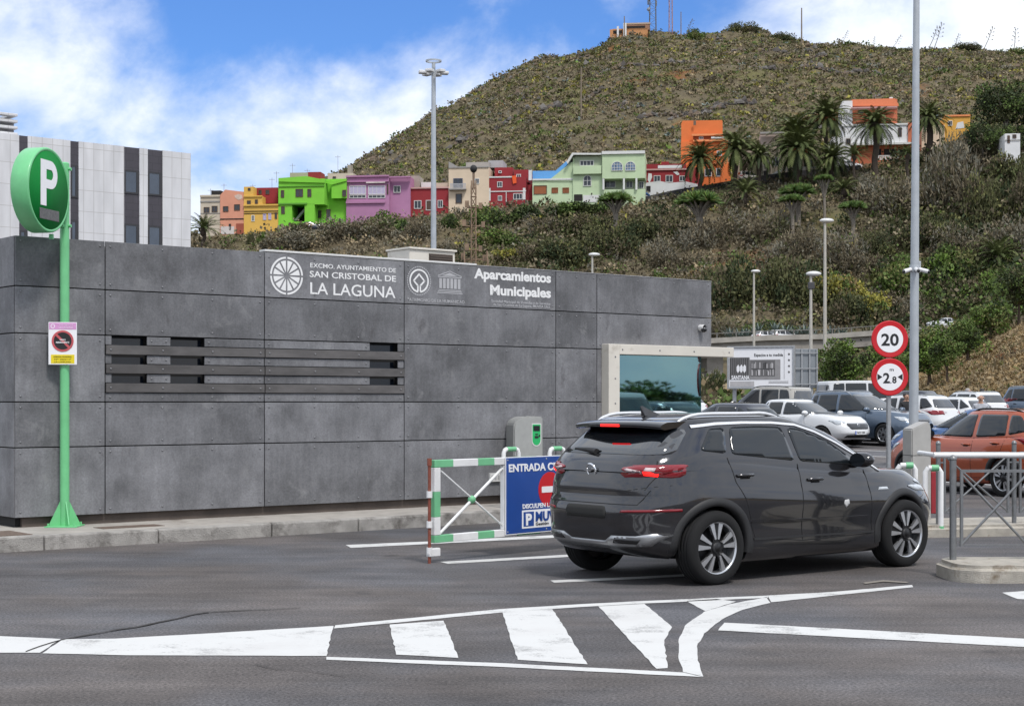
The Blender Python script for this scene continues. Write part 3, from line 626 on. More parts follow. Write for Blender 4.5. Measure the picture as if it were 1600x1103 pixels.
# ------------------------------------------------------------------ street furniture
PG = M('pale_green_paint', (.15, .50, .22), .42, var=.1, scale=5, coat=.15, dirt=((.16, .36, .20), 9, .66)); SG = M('sign_green', (.006, .190, .036), .6, var=.05, spec=.15); SW = M('sign_white', (.80, .80, .82), .5, var=.03)
GREYPL = M('worn_grey_film', (.11, .11, .11), .6, var=.35, scale=30)
px0, py0 = unproj(101, 822, .168)
ps = thing('parking_sign', 'round green P parking sign on a pale green pole by the kerb', 'parking sign', (px0, py0, .165))
mb = MB(); mb.tube((0, 0, 0), (0, 0, 4.53), .058, n=20); mb.lathe([(.058, 4.53), (.045, 4.545), (0, 4.55)], 20); mb.lathe([(.0595, 4.02), (.0595, 4.045)], 20)
mb.build('pole', PG, ps)
mb = MB(); mb.bbox(-.2, .2, -.2, .2, 0, .016, .004)
for k in range(4):
    a = k*math.pi/2+.55; c, s = math.cos(a), math.sin(a); d = .006
    v = [(c*.055-s*d, s*.055+c*d), (c*.19-s*d, s*.19+c*d), (c*.19+s*d, s*.19-c*d), (c*.055+s*d, s*.055-c*d)]
    mb.add([(*v[0], .016), (*v[1], .016), (*v[2], .016), (*v[3], .016), (*v[0], .32), (*v[3], .32), (v[1][0], v[1][1], .04), (v[2][0], v[2][1], .04)], [(0, 3, 2, 1), (0, 1, 6, 4), (3, 5, 7, 2), (4, 6, 7, 5), (1, 2, 7, 6), (0, 4, 5, 3)])
for sx in (-1, 1):
    for sy in (-1, 1): mb.tube((sx*.16, sy*.16, .016), (sx*.16, sy*.16, .05), .014, n=6)
mb.build('base', PG, ps)
AE = R(77.6); e = Vector((math.cos(AE), math.sin(AE), 0)); nr = Vector((math.sin(AE), -math.cos(AE), 0))
dc = -e*.565+Vector((0, 0, 4.29-.165))-nr*.02
box = MB(); rot = Matrix.Translation(dc) @ Matrix.Rotation(AE, 4, 'Z') @ Matrix.Rotation(R(90), 4, 'X')
box.lathe([(0, -.125), (.47, -.125), (.505, -.115), (.515, -.1), (.515, .1), (.505, .118), (.488, .122), (.476, .112), (0, .112)], 64, 0, rot)
disc = box.build('sign_drum', PG, ps)
fc = MB(); fc.lathe([(.474, .1122), (.474, .1155), (0, .1155)], 64, 0, rot); fc.build('sign_face', SG, disc)
h = obj('sign_legend', None, disc, tuple(dc+nr*.117), (0, 0, AE))
bpy.data.objects.remove(h)
def on_disc(mbx, name, mat, parent=disc): return mbx.build(name, mat, parent, tuple(dc+nr*.117), (0, 0, AE))
mb = MB(); y0, y1 = -.004, .0
mb.box(-.21, -.075, y0, y1, -.2, .355)
out = [(-.075, .355), (.03, .355)]+[(.03+.165*math.cos(a), .185+.17*math.sin(a)) for a in np.linspace(math.pi/2, -math.pi/2, 16)]+[(-.075, .015)]
inn = [(-.075, .245), (.03, .245)]+[(.03+.062*math.cos(a), .185+.062*math.sin(a)) for a in np.linspace(math.pi/2, -math.pi/2, 16)]+[(-.075, .125)]
vs = [(x, y, z) for y in (y0, y1) for x, z in out+inn]; n = len(out)
mb.add(vs, [(i, i+1, n+i+1, n+i) for i in range(n-1)]+[(n+n+i, n+n+n+i, n+n+n+i+1, n+n+i+1) for i in range(n-1)]+[(i, 2*n+i, 2*n+i+1, i+1) for i in range(n-1)]+[(n+i, n+i+1, 3*n+i+1, 3*n+i) for i in range(n-1)])
on_disc(mb, 'letter', SW)
mb = MB(); mb.bbox(-.235, .235, -.006, 0, -.365, -.235, .004); on_disc(mb, 'legend_plate', GREYPL)
mb = MB()
for z in (3.75, 4.46): mb.tube((0, 0, z-.0), tuple(-e*.10+Vector((0, 0, z))), .03, n=10); mb.tube(tuple(nr*.055+Vector((0, 0, z))), tuple(nr*.09+Vector((0, 0, z))), .02, n=8)
mb.tube(tuple(-e*.30+Vector((0, 0, 3.62))-nr*.02), tuple(-e*.30+Vector((0, 0, 3.56))-nr*.02), .03, n=10)
mb.build('bracket', PG, ps)
# access notice on the pole
vs_ = thing('no_parking_sign', 'small rectangular driveway notice with pink header and yellow foot on the green pole', 'sign', (px0-.0, py0-.085, 0), R(8))
zt, zb = at(98, 504, py0).z, at(98, 570, py0).z; w2 = .172
mb = MB(); mb.bbox(-w2, w2, -.004, .004, zb, zt, .003); mb.build('plate', SW, vs_)
mb = MB(); mb.box(-w2+.008, w2-.008, -.006, -.004, zt-.09, zt-.008); mb.build('header_strip', M('pale_pink', (.62, .30, .56), .5, var=.05), vs_)
mb = MB(); mb.box(-w2+.03, w2-.03, -.006, -.004, zb+.015, zb+.125); mb.build('yellow_strip', M('sign_yellow', (.75, .60, .01), .5, var=.05), vs_)
RED = M('sign_red', (.52, .008, .015), .4, var=.05); BLK = M('sign_black', (.012, .012, .014), .5, var=0)
zc = .5*(zt+zb)+.03; mb = MB(); mb.prism(circ(0, zc, .112), -.006, -.004); mb.build('black_disc', BLK, vs_)
mb = MB(); ring(mb, 0, zc, .108, .133, -.009, -.004)
c45 = math.cos(R(45)); mb.prism([(-.085-.01, .085-.01), (-.085+.01, .085+.01), (.085+.01, -.085+.01), (.085-.01, -.085-.01)], -.0085, -.0065)
for i in range(len(mb.v)-8, len(mb.v)): x, y, z = mb.v[i]; mb.v[i] = (x, y, z+zc)
mb.build('prohibition_ring', M('sign_red_faded', (.50, .09, .10), .45, var=.1), vs_)
text('VADO', vs_, (0, -.010, zc+.005), .075, .02, SW, bold=.03); text('PERMANENTE', vs_, (0, -.010, zc-.028), .16, .02, SW, bold=.03)
text('LA LAGUNA', vs_, (.04, -.007, zt-.075), .17, .018, SW); text('AYUNTAMIENTO DE', vs_, (.04, -.007, zt-.04), .17, .012, SW)
text('LICENCIA MUNICIPAL', vs_, (0, -.007, zb+.09), .22, .017, BLK); text('Nº 304/17', vs_, (0, -.007, zb+.058), .2, .017, BLK); text('LA LAGUNA', vs_, (0, -.007, zb+.028), .2, .015, BLK)
mb = MB(); ring(mb, -.12, zt-.05, .018, .026, -.007, -.006); mb.build('crest', SW, vs_)
mb = MB(); [mb.bbox(-.07, .07, .004, .15, z, z+.03, .004) for z in (zb+.08, zt-.12)]; mb.build('bracket', M('galv', (.38, .39, .40), .45, .6, var=.15, scale=12), vs_)
GALV = MATS['galv']
# green and white lifting gate with the blue notice
gx0, gy0 = unproj(671, 880); GA = .83; GF = Frame(gx0, gy0, GA)
gate = thing('barrier_gate', 'green and white tubular gate standing open beside the blue notice', 'gate', (gx0, gy0, 0), GA)
GW = M('gate_white', (.72, .72, .72), .45, var=.1, scale=6, dirt=((.45, .38, .33), 6, .68)); GG = M('gate_green', (.16, .46, .24), .45, var=.12, scale=5); RUST = M('rusty_red_paint', (.20, .055, .035), .75, var=.4, scale=14, dirt=((.30, .22, .17), 10, .55))
mb = MB(); mb.tube((0, 0, 0), (0, 0, 1.12), .018, n=10); mb.tube((0, 0, 1.04), (0, 0, 1.12), .026, n=10); mb.build('hinge_post', RUST, gate)
mb = MB(); [mb.tube((0, -.0, z), (0, 0, z+.07), .033, n=10) for z in (.10, .38, .70)]; mb.bbox(-.02, .14, -.03, .03, .07, .16, .01); mb.build('hinge', GW, gate)
def bars(m0, m1, a, b, fixed, axis, segs, t=.045):
    """tube painted in alternating lengths"""
    for k, (p, q, mi) in enumerate(segs):
        mbb = (m0, m1)[mi]
        if axis == 'x': mbb.bbox(p, q, -.035, .035, fixed-t, fixed+t, .006)
        else: mbb.bbox(fixed-.045, fixed+.045, -.035, .035, p, q, .006)
mw, mg = MB(), MB()
xs_ = [.045, .33, .72, .98, 1.35, 1.75, 2.1, 2.5, 2.9, 3.3]
bars(mw, mg, 0, 0, 1.06, 'x', [(xs_[i], xs_[i+1], 1-i % 2) for i in range(len(xs_)-1)], .04); bars(mw, mg, 0, 0, .255, 'x', [(xs_[i], xs_[i+1], 1-i % 2) for i in range(len(xs_)-1)], .04)
bars(mw, mg, 0, 0, .09, 'z', [(.297, .49, 0), (.49, .76, 1), (.76, 1.018, 0)]); bars(mw, mg, 0, 0, 3.25, 'z', [(.297, .49, 0), (.49, .76, 1), (.76, 1.018, 0)]); mw.bbox(1.14, 1.21, -.03, .03, .297, 1.018, .006)
mw.tube((.14, 0, .30), (1.16, 0, .99), .017, n=8); mw.tube((.14, .0, 1.0), (1.16, 0, .33), .012, n=8)
mw.tube((1.25, 0, .30), (3.2, 0, .99), .017, n=8); mw.tube((1.25, .0, 1.0), (3.2, 0, .33), .012, n=8)
mg.sphere((.65, 0, .652), .045); mg.sphere((2.2, 0, .652), .045)
mw.add(mg.v, mg.f, 1, False); mw.build('tube_frame', [GW, GG], gate)
mb = MB(); mb.box(3.26, 3.32, -.03, .03, 0, .25); mb.build('foot', GW, gate)
BLUE = M('sign_blue', (.008, .055, .27), .4, var=.06, scale=4, coat=.2)
ns = thing('entrance_notice', 'blue entrance notice board with white lettering and red no-entry disc hung on the gate', 'sign', tuple(GF.w(0, 0, 0)), GA)
a0 = GF.sx(790.5, .05); ztop = GF.p(791, 715.5, .05)[1]; zbot = GF.p(793, 834.5, .05)[1]; a1 = a0+1.36
mb = MB(); mb.bbox(a0, a1, -.056, -.04, zbot, ztop, .003); mb.build('board', BLUE, ns)
mb = MB(); ring_ = .006
mb.box(a0-.006, a1+.006, -.054, -.042, ztop, ztop+.008); mb.box(a0-.006, a1+.006, -.054, -.042, zbot-.008, zbot); mb.box(a0-.006, a0, -.054, -.042, zbot, ztop); mb.box(a1, a1+.006, -.054, -.042, zbot, ztop); mb.build('edge_frame', SW, ns)
text('ENTRADA CERRADA', ns, (a0+.04, -.058, ztop-.155), 1.28, .085, SW, 'LEFT', .04)
cxn, czn = a0+.74, .5*(ztop+zbot)+.05
mb = MB(); mb.prism(circ(cxn, czn, .2, 48), -.059, -.056); mb.build('red_disc', RED, ns); mb = MB(); mb.box(cxn-.145, cxn+.145, -.062, -.059, czn-.035, czn+.035); mb.build('white_bar', SW, ns)
text('DISCULPEN LAS MOLESTIAS', ns, (a0+.27, -.058, zbot+.275), .95, .05, SW, 'LEFT', .04)
mb = MB(); mb.box(a0+.26, a0+1.1, -.058, -.056, zbot+.05, zbot+.255); mb.build('logo_plate', SW, ns)
mb = MB(); mb.box(a0+.285, a0+.46, -.060, -.058, zbot+.07, zbot+.235); mb.build('logo_square', BLUE, ns)
text('P', ns, (a0+.372, -.062, zbot+.09), .1, .125, SW, bold=.06); text('MUVISA', ns, (a0+.49, -.062, zbot+.125), .56, .105, BLUE, 'LEFT', .05); text('Gestión', ns, (a0+.49, -.062, zbot+.075), .22, .035, BLK, 'LEFT')
mb = MB()
for x in (a0+.025, a0+.68, a1-.03):
    for z in (zbot+.025, ztop-.025): mb.lathe([(.009, 0), (.008, .004), (0, .005)], 8, 0, Matrix.Translation((x, -.056, z)) @ Matrix.Rotation(R(90), 4, 'X'))
mb.build('rivet', GALV, ns)
# hoops and ticket machine on the pavement
def hoop(u, v, name_label, w=.28, h=.86, a=D0):
    x, y = unproj(u, v, .165); t = thing('guard_hoop', name_label, 'guard rail', (x, y, .165), a, 'white guard hoops round the ticket machines'); m1, m2 = MB(), MB()
    m1.path([(0, 0, 0), (0, 0, h-.06), (.02, 0, h-.015), (.06, 0, h)], .035, 10); m1.path([(w, 0, 0), (w, 0, h-.06), (w-.02, 0, h-.015), (w-.06, 0, h)], .035, 10); m1.build('leg', GW, t)
    m2.tube((.06, 0, h), (w-.06, 0, h), .036, n=10); m2.build('green_sleeve', GG, t); return t
hoop(787, 793, 'white guard hoop with green sleeve left of the ticket machine'); hoop(859, 791, 'white guard hoop with green sleeve right of the ticket machine')
MCH = M('machine_grey', (.32, .325, .315), .5, var=.08, scale=9, bump=.1, bscale=120); SCRG = M('machine_green', (.02, .40, .12), .35, var=.1); SCR = M('screen_black', (.012, .014, .016), .12, var=0)
tmx, tmy = at(803, 700, 24.2).xy
tm = thing('ticket_machine', 'stout grey entry ticket machine with a green panel behind the blue notice', 'ticket machine', (tmx, tmy, .165), .30)
mb = MB(); prof = [(0, 0), (.55, 0), (.55, 1.33), (.40, 1.34)]+[(.25+.25*math.cos(a)*1.0-.0, 1.18+.155*math.sin(a)) for a in np.linspace(1.2, 3.0, 8)]+[(0, 1.12)]
mb.prism(prof, 0, .42); bmx = bmesh.new(); bmx.from_mesh(mb.mesh('tmp', MCH)); bmesh.ops.remove_doubles(bmx, verts=bmx.verts, dist=1e-4); bmesh.ops.bevel(bmx, geom=[q for q in bmx.edges if q.calc_face_angle(0) > .6], offset=.02, segments=2, affect='EDGES')
MB().bm(bmx).build('cabinet', MCH, tm); tm.scale = (.84, 1, 1)
mb = MB(); poly = [(.335, 1.23), (.515, 1.23), (.515, 1.0)]+[(.425+.09*math.cos(a), .97+.09*math.sin(a)) for a in np.linspace(0, -math.pi, 10)]+[(.335, 1.0)]
mb.prism(poly, -.006, .0); pnl = mb.build('panel_surround', M('pale_surround', (.6, .62, .6), .4, var=0), tm)
mb = MB(); poly2 = [(.425+(x-.425)*.84, 1.08+(z-1.08)*.9) for x, z in poly]; mb.prism(poly2, -.010, -.005); mb.build('green_panel', SCRG, pnl)
MB().box(.365, .485, -.016, -.010, 1.115, 1.195).build('screen', SCR, pnl)
mb = MB(); mb.box(.39, .46, -.02, -.01, 1.01, 1.04); mb.box(.47, .49, -.02, -.01, 1.03, 1.06); mb.box(.40, .45, -.018, -.01, 1.06, 1.075); mb.build('ticket_slot', BLK, pnl)
# limit signs
sx0, sy0 = at(1389.5, 700, 27).xy
sg = thing('speed_limit_post', 'grey post carrying a red-ringed 20 sign above a 2,8 m width sign', 'road sign', (sx0, sy0, 0), R(3))
zA, zB = at(0, 530, 27).z, at(0, 589, 27).z
mb = MB(); mb.tube((0, .04, -.1), (0, .04, zA+.28), .040, n=16); mb.build('pole', GALV, sg)
for z, r in ((zA, .312), (zB, .315)):
    p = MB(); p.lathe([(r, .01), (r, .035), (r-.006, .04), (r-.02, .038), (0, .038)], 48, 0, Matrix.Translation((0, 0, z)) @ Matrix.Rotation(R(90), 4, 'X')); p.lathe([(0, .0), (r-.01, 0), (r, .01)], 48, 1, Matrix.Translation((0, 0, z)) @ Matrix.Rotation(R(90), 4, 'X')); pl = p.build('sign_plate', [RED, GALV], sg)
    p = MB(); p.prism(circ(0, z, r*.72, 44), -.042, -.0385); p.build('white_disc', SW, pl)
    if z == zA: text('20', pl, (0, -.0425, z-.105), .30, .2, BLK, bold=.035)
    else:
        text('2', pl, (-.06, -.0425, z-.10), .115, .17, BLK, bold=.04); text(',', pl, (.015, -.0425, z-.10), .02, .05, BLK, bold=.03); text('8', pl, (.075, -.0425, z-.10), .075, .11, BLK, bold=.04); text('m', pl, (.03, -.0425, z+.10), .07, .055, BLK, bold=.02)
        p = MB(); p.prism([(-.215, z+.055), (-.13, z), (-.215, z-.055)], -.0445, -.0425); p.prism([(.215, z+.055), (.13, z), (.215, z-.055)], -.0445, -.0425); p.build('arrow', BLK, pl)
mb = MB(); [mb.bbox(-.06, .06, .0, .09, z-.02, z+.02, .004) for z in (zA+.12, zA-.14, zB+.12, zB-.14)]; mb.build('clamp', GALV, sg)
# slanted pillar (barrier machine) and its white guard
bx, by = at(1424.5, 790, 21.3).xy
bp_ = thing('barrier_pillar', 'tall pale grey machine pillar with a slanted top behind the dark car', 'pillar', (bx, by, 0), .12)
mb = MB(); mb.prism([(0, 0), (.27, 0), (.27, 1.38), (.245, 1.455), (.21, 1.455), (0, 1.36)], 0, .34); bmx = bmesh.new(); bmx.from_mesh(mb.mesh('tmp', MCH)); bmesh.ops.bevel(bmx, geom=[q for q in bmx.edges if q.calc_face_angle(0) > .3], offset=.014, segments=2, affect='EDGES')
MB().bm(bmx).build('casing', M('brushed_grey', (.40, .39, .37), .5, .15, var=.1, scale=5), bp_); MB().box(-.002, .272, -.002, .342, 1.005, 1.012).build('seam', BLK, bp_)
def pipe_hoop(u0, u1, v, Y, label, zt, legs=(1, 1)):
    a = at(u0, v, Y); b = at(u1, v, Y); w = b.x-a.x; t = thing('guard_hoop', label, 'guard rail', (a.x, Y, 0), 0, 'white guard hoops round the ticket machines'); m1, m2 = MB(), MB()
    if legs[0]: m1.path([(.0, 0, .0), (0, 0, zt-.05), (.04, 0, zt)], .035, 10)
    if legs[1]: m1.path([(w, 0, .0), (w, 0, zt-.05), (w-.04, 0, zt)], .035, 10)
    m1.tube((.04, 0, zt), (w-.04, 0, zt), .035, n=10); m1.build('pipe', GW, t); m2.tube((w-.12, 0, zt), (w-.03, 0, zt), .043, n=12); m2.tube((w, 0, .0), (w, 0, .14), .043, n=10); m2.build('green_sleeve', GG, t)
pipe_hoop(1402, 1430, 727, 20.6, 'white hoop with a green collar just left of the slanted pillar', at(0, 727, 20.6).z)
pipe_hoop(1446, 1470, 731, 20.4, 'taller white hoop with a green foot just right of the slanted pillar', at(0, 731, 20.4).z)
MB().bbox(0, .07, 0, .03, .15, .72, .01).build('tmp_', M('marker_red', (.30, .02, .03), .6, var=.2))
o = bpy.data.objects['tmp_']; o.name = 'marker_board'; o.location = (*at(1455, 740, 21.8).xy, .05); tag(o, 'narrow red marker board standing behind the white hoop by the pillar', 'marker')
# kerb islands at the right
ROUGHK = M('island_concrete', (.40, .37, .32), .95, var=.22, scale=7, bump=.8, bscale=90, dirt=((.20, .155, .105), 4.5, .56))
def island(name, x0, y0, L, W, a, h=.165, r=.3):
    pts = []
    for cx_, cy_, a0 in ((r, r, math.pi), (L-r, r, 1.5*math.pi), (L-r, W-r, 0), (r, W-r, .5*math.pi)):
        pts += [(cx_+r*math.cos(a0+t), cy_+r*math.sin(a0+t)) for t in np.linspace(0, math.pi/2, 8)]
    bm = bmesh.new(); V = [bm.verts.new((x, y, -.05)) for x, y in pts]; f = bm.faces.new(V); ex = bmesh.ops.extrude_face_region(bm, geom=[f])
    top = [g for g in ex['geom'] if isinstance(g, bmesh.types.BMVert)]
    for v in top: v.co.z = h
    bmesh.ops.recalc_face_normals(bm, faces=bm.faces[:])
    bmesh.ops.bevel(bm, geom=[q for q in bm.edges if all(v.co.z > h-.01 for v in q.verts)], offset=.05, segments=3, affect='EDGES')
    return kind(MB().bm(bm).build(name, ROUGHK, None, (x0, y0, 0), (0, 0, a)), 'structure')
ix, iy = unproj(1452, 911); island('kerb', ix+.26, iy-.03, 9, .95, R(1.5)); 
jx, jy = unproj(1380, 842); island('kerb', jx+.2, jy+.1, 10, 1.3, R(12), .15)
# grey railing on the near island
RL = M('railing_grey', (.20, .205, .21), .42, .55, var=.18, scale=15)
rx, ry = unproj(1489, 874, .165)
def railing(label, x, y, a, ztop, npan, w, rp=.034, z0=.165, diag=1):
    t = thing('pedestrian_railing', label, 'railing', (x, y, z0), a, 'grey cross-braced railings')
    for k in range(npan+1):
        m = MB(); X = k*w; m.tube((X, 0, 0), (X, 0, ztop), rp, n=14); m.lathe([(rp, ztop), (rp*1.12, ztop+.005), (rp*1.12, ztop+.02), (rp*.7, ztop+.045), (0, ztop+.055)], 14, 0, Matrix.Translation((X, 0, 0))); m.build('post', RL, t)
    for k in range(npan):
        m = MB(); a0, a1 = k*w+.085, (k+1)*w-.085; zb, zt_ = .13, ztop-.12
        for X in (a0, a1): m.box(X-.014, X+.014, -.014, .014, zb-.0, zt_)
        for z in (zt_,): m.box(a0-.014, a1+.014, -.0141, .0141, z-.0, z+.028)
        m.box(a0+.014, a1-.014, -.004, .004, zb+.01, zb+.02)
        m.path([(a0, -.004, zb+.02), ((a0+a1)/2, -.012, (zb+zt_)/2), (a1, -.004, zt_-.02)], .013, 6); m.path([(a0, .004, zt_-.02), ((a0+a1)/2, .012, (zb+zt_)/2), (a1, .004, zb+.02)], .013, 6)
        for X in (k*w, (k+1)*w): m.box(min(X, a0 if X == k*w else a1), max(X, a0 if X == k*w else a1), -.008, .008, zt_-.12, zt_-.10); m.box(min(X, a0 if X == k*w else a1), max(X, a0 if X == k*w else a1), -.008, .008, zb+.06, zb+.08)
        m.build('braced_panel', RL, t)
    return t
railing('near grey railing with crossed bars on the rounded kerb island', rx, ry, R(1.5), .98, 4, .82)
r2x, r2y = unproj(1466, 800, .15)
railing('farther grey railing with crossed bars behind the white gate bar', at(1466, 0, 20.6).x, 20.6, R(10), 1.02, 3, 1.05, .03, .15)
# white and green boom across the right lane
b0 = at(1459, 711, 19.3); bt = thing('barrier_boom', 'white boom pipe with green bands running out of frame over the right railing', 'barrier', (b0.x, b0.y, 0), R(-2))
m1, m2 = MB(), MB(); zb = b0.z
for k in range(9):
    m1.tube((k*.35, 0, zb), (k*.35+.35, 0, zb), .036, n=14)
m1.tube((3.1, 0, 0), (3.1, 0, zb), .05, n=12); m1.tube((.02, 0, zb), (.02, .9, zb), .03, n=10)
m1.build('boom', GW, bt)
# ------------------------------------------------------------------ lamp posts
PALEG = M('galvanised_pale', (.40, .43, .46), .5, .25, var=.1, scale=4); LAMPW = M('lamp_housing', (.6, .6, .6), .4, var=.05); LGL = M('lamp_glass', (.5, .53, .55), .15, var=0)
fx, fy = at(677.5, 400, 62).xy; ft = at(677, 110, 62).z
fm = thing('floodlight_mast', 'tall floodlight mast with a lamp ring rising behind the office roof', 'floodlight mast', (fx, fy, .4))
mb = MB(); mb.tube((0, 0, 0), (0, 0, ft-.4), .135, .085, n=14); mb.build('pole', PALEG, fm)
mb = MB(); ring(mb, 0, 0, .26, .31, -.03, .03, 24); rg = mb.build('lamp_ring', PALEG, fm, (0, 0, ft-.05), (R(90), 0, 0))
mb = MB(); mb.box(-.3, .3, -.02, .02, ft-.45, ft-.41); mb.box(-.02, .02, -.3, .3, ft-.455, ft-.415); mb.tube((0, 0, ft-.4), (0, 0, ft-.1), .07, n=10); mb.build('bracket', PALEG, fm)
for k in range(6):
    a = k*math.pi/3+.2; m = MB(); m.bbox(-.16, .16, -.13, .13, -.05, .06, .02); o = m.build('floodlight', LAMPW, fm, (math.cos(a)*.42, math.sin(a)*.42, ft-.5), (0, 0, a)); m = MB(); m.box(-.13, .13, -.1, .1, -.056, -.05); m.build('lens', LGL, o)
p0 = at(1427, 620, 36); ct = thing('camera_mast', 'tall grey galvanised mast with three white cameras, cut off by the top of the photo', 'mast', (p0.x, p0.y, .05))
mb = MB(); mb.tube((0, 0, 0), (0.09, 0, 13.5), .112, .06, n=16); mb.build('pole', PALEG, ct)
zc = at(0, 421, 36).z-.05; mb = MB(); mb.lathe([(.115, zc-.05), (.12, zc), (.115, zc+.1)], 16, 0, Matrix.Translation((.03, 0, 0))); mb.bbox(.1, .16, -.06, .06, zc+.0, zc+.18, .01); mb.build('collar', PALEG, ct)
for a, tl in ((-.5, -25), (1.6, -10), (3.64, -25)):
    c = Vector((math.sin(a+.9)*0, 0, 0)); o = MB()
    d = {-.5: Vector((.16, -.08, 0)), 1.6: Vector((0, -.2, 0)), 3.64: Vector((-.16, -.08, 0))}[a]
    o.tube(tuple(d*.5), tuple(d*1.7+Vector((0, 0, -.06))), .045, .05, n=10); cm_ = o.build('camera_body', M('white_plastic', (.7, .7, .7), .35, var=0), ct, (.03, 0, zc)); MB().sphere(tuple(d*1.72+Vector((0, 0, -.062))), .038).build('lens', SCR, cm_)
def street_lamp(u, vt, vb, Y, label, r=.07, head=.45, box=False):
    p = at(u, vt, Y); zb = at(u, vb, Y).z; zb = min(zb, hzf(p.x, Y)+.5)-1.0
    t = thing('street_lamp', label, 'street lamp', (p.x, Y, zb), 0, 'grey street lamps along the road')
    H = p.z-zb; mb = MB(); mb.tube((0, 0, 0), (0, 0, H), r*1.25, r*.7, n=10); mb.build('pole', M('lamp_pole_cream', (.42, .40, .36), .6, var=.12), t)
    mb = MB(); mb.sphere((.18, 0, H), head, 1, .5, .34, 14, 8); hd = mb.build('lamp_head', LAMPW, t); mb = MB(); mb.sphere((.18, 0, H-.06), head*.8, 1, .45, .3, 12, 7); mb.build('lens', LGL, hd)
    if box: MB().bbox(-.18, .22, -.15, .15, H-1.0, H-.55, .03).build('junction_box', M('box_dark', (.05, .05, .055), .5), t)
    return t
street_lamp(1289, 345, 545, 165, 'tallest of the pale street lamps on the slope, left of the camera mast', .19, .75)
street_lamp(1267, 428, 620, 105, 'street lamp with a dark box under its head, in front of the billboard', .12, .52, True)
street_lamp(1178, 424, 545, 165, 'slim street lamp beside the agaves above the road bridge', .14, .5)
street_lamp(925.5, 398, 440, 150, 'short-looking street lamp just over the office roof right of the lettering', .13, .55)
# lattice mast with a black ball
LX = M('rusty_lattice', (.22, .15, .10), .8, var=.35, scale=2)
q = at(740, 262, 120); lm = thing('lattice_mast', 'rusty lattice mast with a black ball behind the office roof', 'mast', (q.x, 120, 0)); H = q.z; mb = MB()
w = .20
for sx in (-1, 1):
    for sy in (-1, 1): mb.tube((sx*w, sy*w, 0), (sx*w*.8, sy*w*.8, H-1.0), .045, n=6)
k = 0
z = .3
while z < H-2:
    for a in range(4):
        c = [(-1, -1), (1, -1), (1, 1), (-1, 1)]; p, qn = c[a], c[(a+1) % 4]; mb.tube((p[0]*w, p[1]*w, z), (qn[0]*w*.97, qn[1]*w*.97, z+.8), .03, n=5); mb.tube((p[0]*w, p[1]*w, z), (qn[0]*w, qn[1]*w, z), .03, n=5)
    z += .8
mb.tube((0, 0, H-1.6), (0, 0, H-.3), .09, n=8)
for zz, l in ((H-3.0, .5), (H-4.4, .7), (H-6.2, .5), (H-6.9, .8)): mb.tube((-l, 0, zz), (l, 0, zz), .05, n=6); mb.box(-l-.15, -l+.15, -.1, .1, zz, zz+.5); mb.box(l-.12, l+.15, -.1, .1, zz-.1, zz+.35)
mb.path([(-.6, -.4, 0), (-.8, -.4, 6), (-.5, -.4, 9), (-.7, -.4, 13)], .06, 6); mb.path([(.5, -.4, 10), (1.1, -.4, 11.6), (1.0, -.4, 13)], .07, 6)
mb.build('lattice', LX, lm); MB().sphere((0, 0, H-.1), .27, 1, 1, 1.1).build('ball', M('black_fabric', (.012, .012, .013), .7, var=0), lm)
# billboards
bb = at(1138, 605, 92); b2 = at(1240, 600, 92)
BF = Frame(bb.x, 92, R(-22)); w = BF.sx(1240); ang = R(-22)
bl = thing('billboard', 'white billboard advertising wardrobes behind the parked cars', 'billboard', (BF.x, BF.y, .9), ang)
zb = BF.p(1140, 605)[1]-.9; zt = BF.p(1140, 544)[1]-.9; zc = zt
mb = MB(); mb.bbox(0, w, 0, .18, zb, zt, .02); mb.build('board', SW, bl)
mb = MB()
for p, q_, r_, s_ in ((-.06, w+.06, zt, zt+.1), (-.06, w+.06, zb-.1, zb), (-.06, .04, zb, zt), (w-.04, w+.06, zb, zt)): mb.bbox(p, q_, -.06, .2, r_, s_, .01)
mb.build('frame', GALV, bl)
mb = MB()
for x in (.3, w-.3): mb.box(x-.1, x+.1, .2, .35, -.9, zt)
mb.build('leg', GALV, bl)
hB = zt-zb
GRY = [M('print_grey_%d' % i, (c, c*.97, c*.98), .6, var=.15, scale=3) for i, c in enumerate((.05, .13, .27, .42, .55))]
mb = MB(); mb.box(w*.02, w*.80, -.010, -.002, zb+hB*.19, zb+hB*.70, 2); mb.box(w*.02, w*.33, -.012, -.008, zb+hB*.19, zb+hB*.76, 1); mb.box(w*.34, w*.72, -.013, -.008, zb+hB*.27, zb+hB*.68, 1)
r_ = random.Random(5)
for k in range(9): x = w*(.03+.033*k); mb.box(x, x+w*.012, -.015, -.011, zb+hB*.24, zb+hB*.74, 0)
for k in range(26):
    x = w*(.355+r_.random()*.34); z = zb+hB*(.30 if k % 2 else .48); mb.box(x, x+w*.012, -.0165-.0002*k, -.012, z, z+hB*r_.uniform(.1, .16), r_.choice((0, 3, 4, 4)))
mb.box(w*.36, w*.72, -.024, -.012, zb+hB*.455, zb+hB*.47, 0); mb.box(w*.03, w*.40, -.012, -.008, zb+hB*.02, zb+hB*.15, 3)
mb.build('printed_picture', GRY, bl)
text('Espacios a tu medida', bl, (w*.40, -.004, zb+hB*.78), w*.44, hB*.075, M('print_black', (.03, .03, .03), .6, var=0), 'LEFT', .03)
text('SANTANA', bl, (w*.05, -.02, zb+hB*.20), w*.28, hB*.10, SW, 'LEFT', .05)
mb = MB()
for k in range(3): x = w*(.13+.05*k); mb.prism([(x, zb+hB*.42), (x+w*.02, zb+hB*.36), (x+w*.045, zb+hB*.42), (x+w*.045, zb+hB*.52), (x+w*.025, zb+hB*.58), (x, zb+hB*.52)], -.022, -.016)
mb.build('logo', SW, bl); mb = MB()
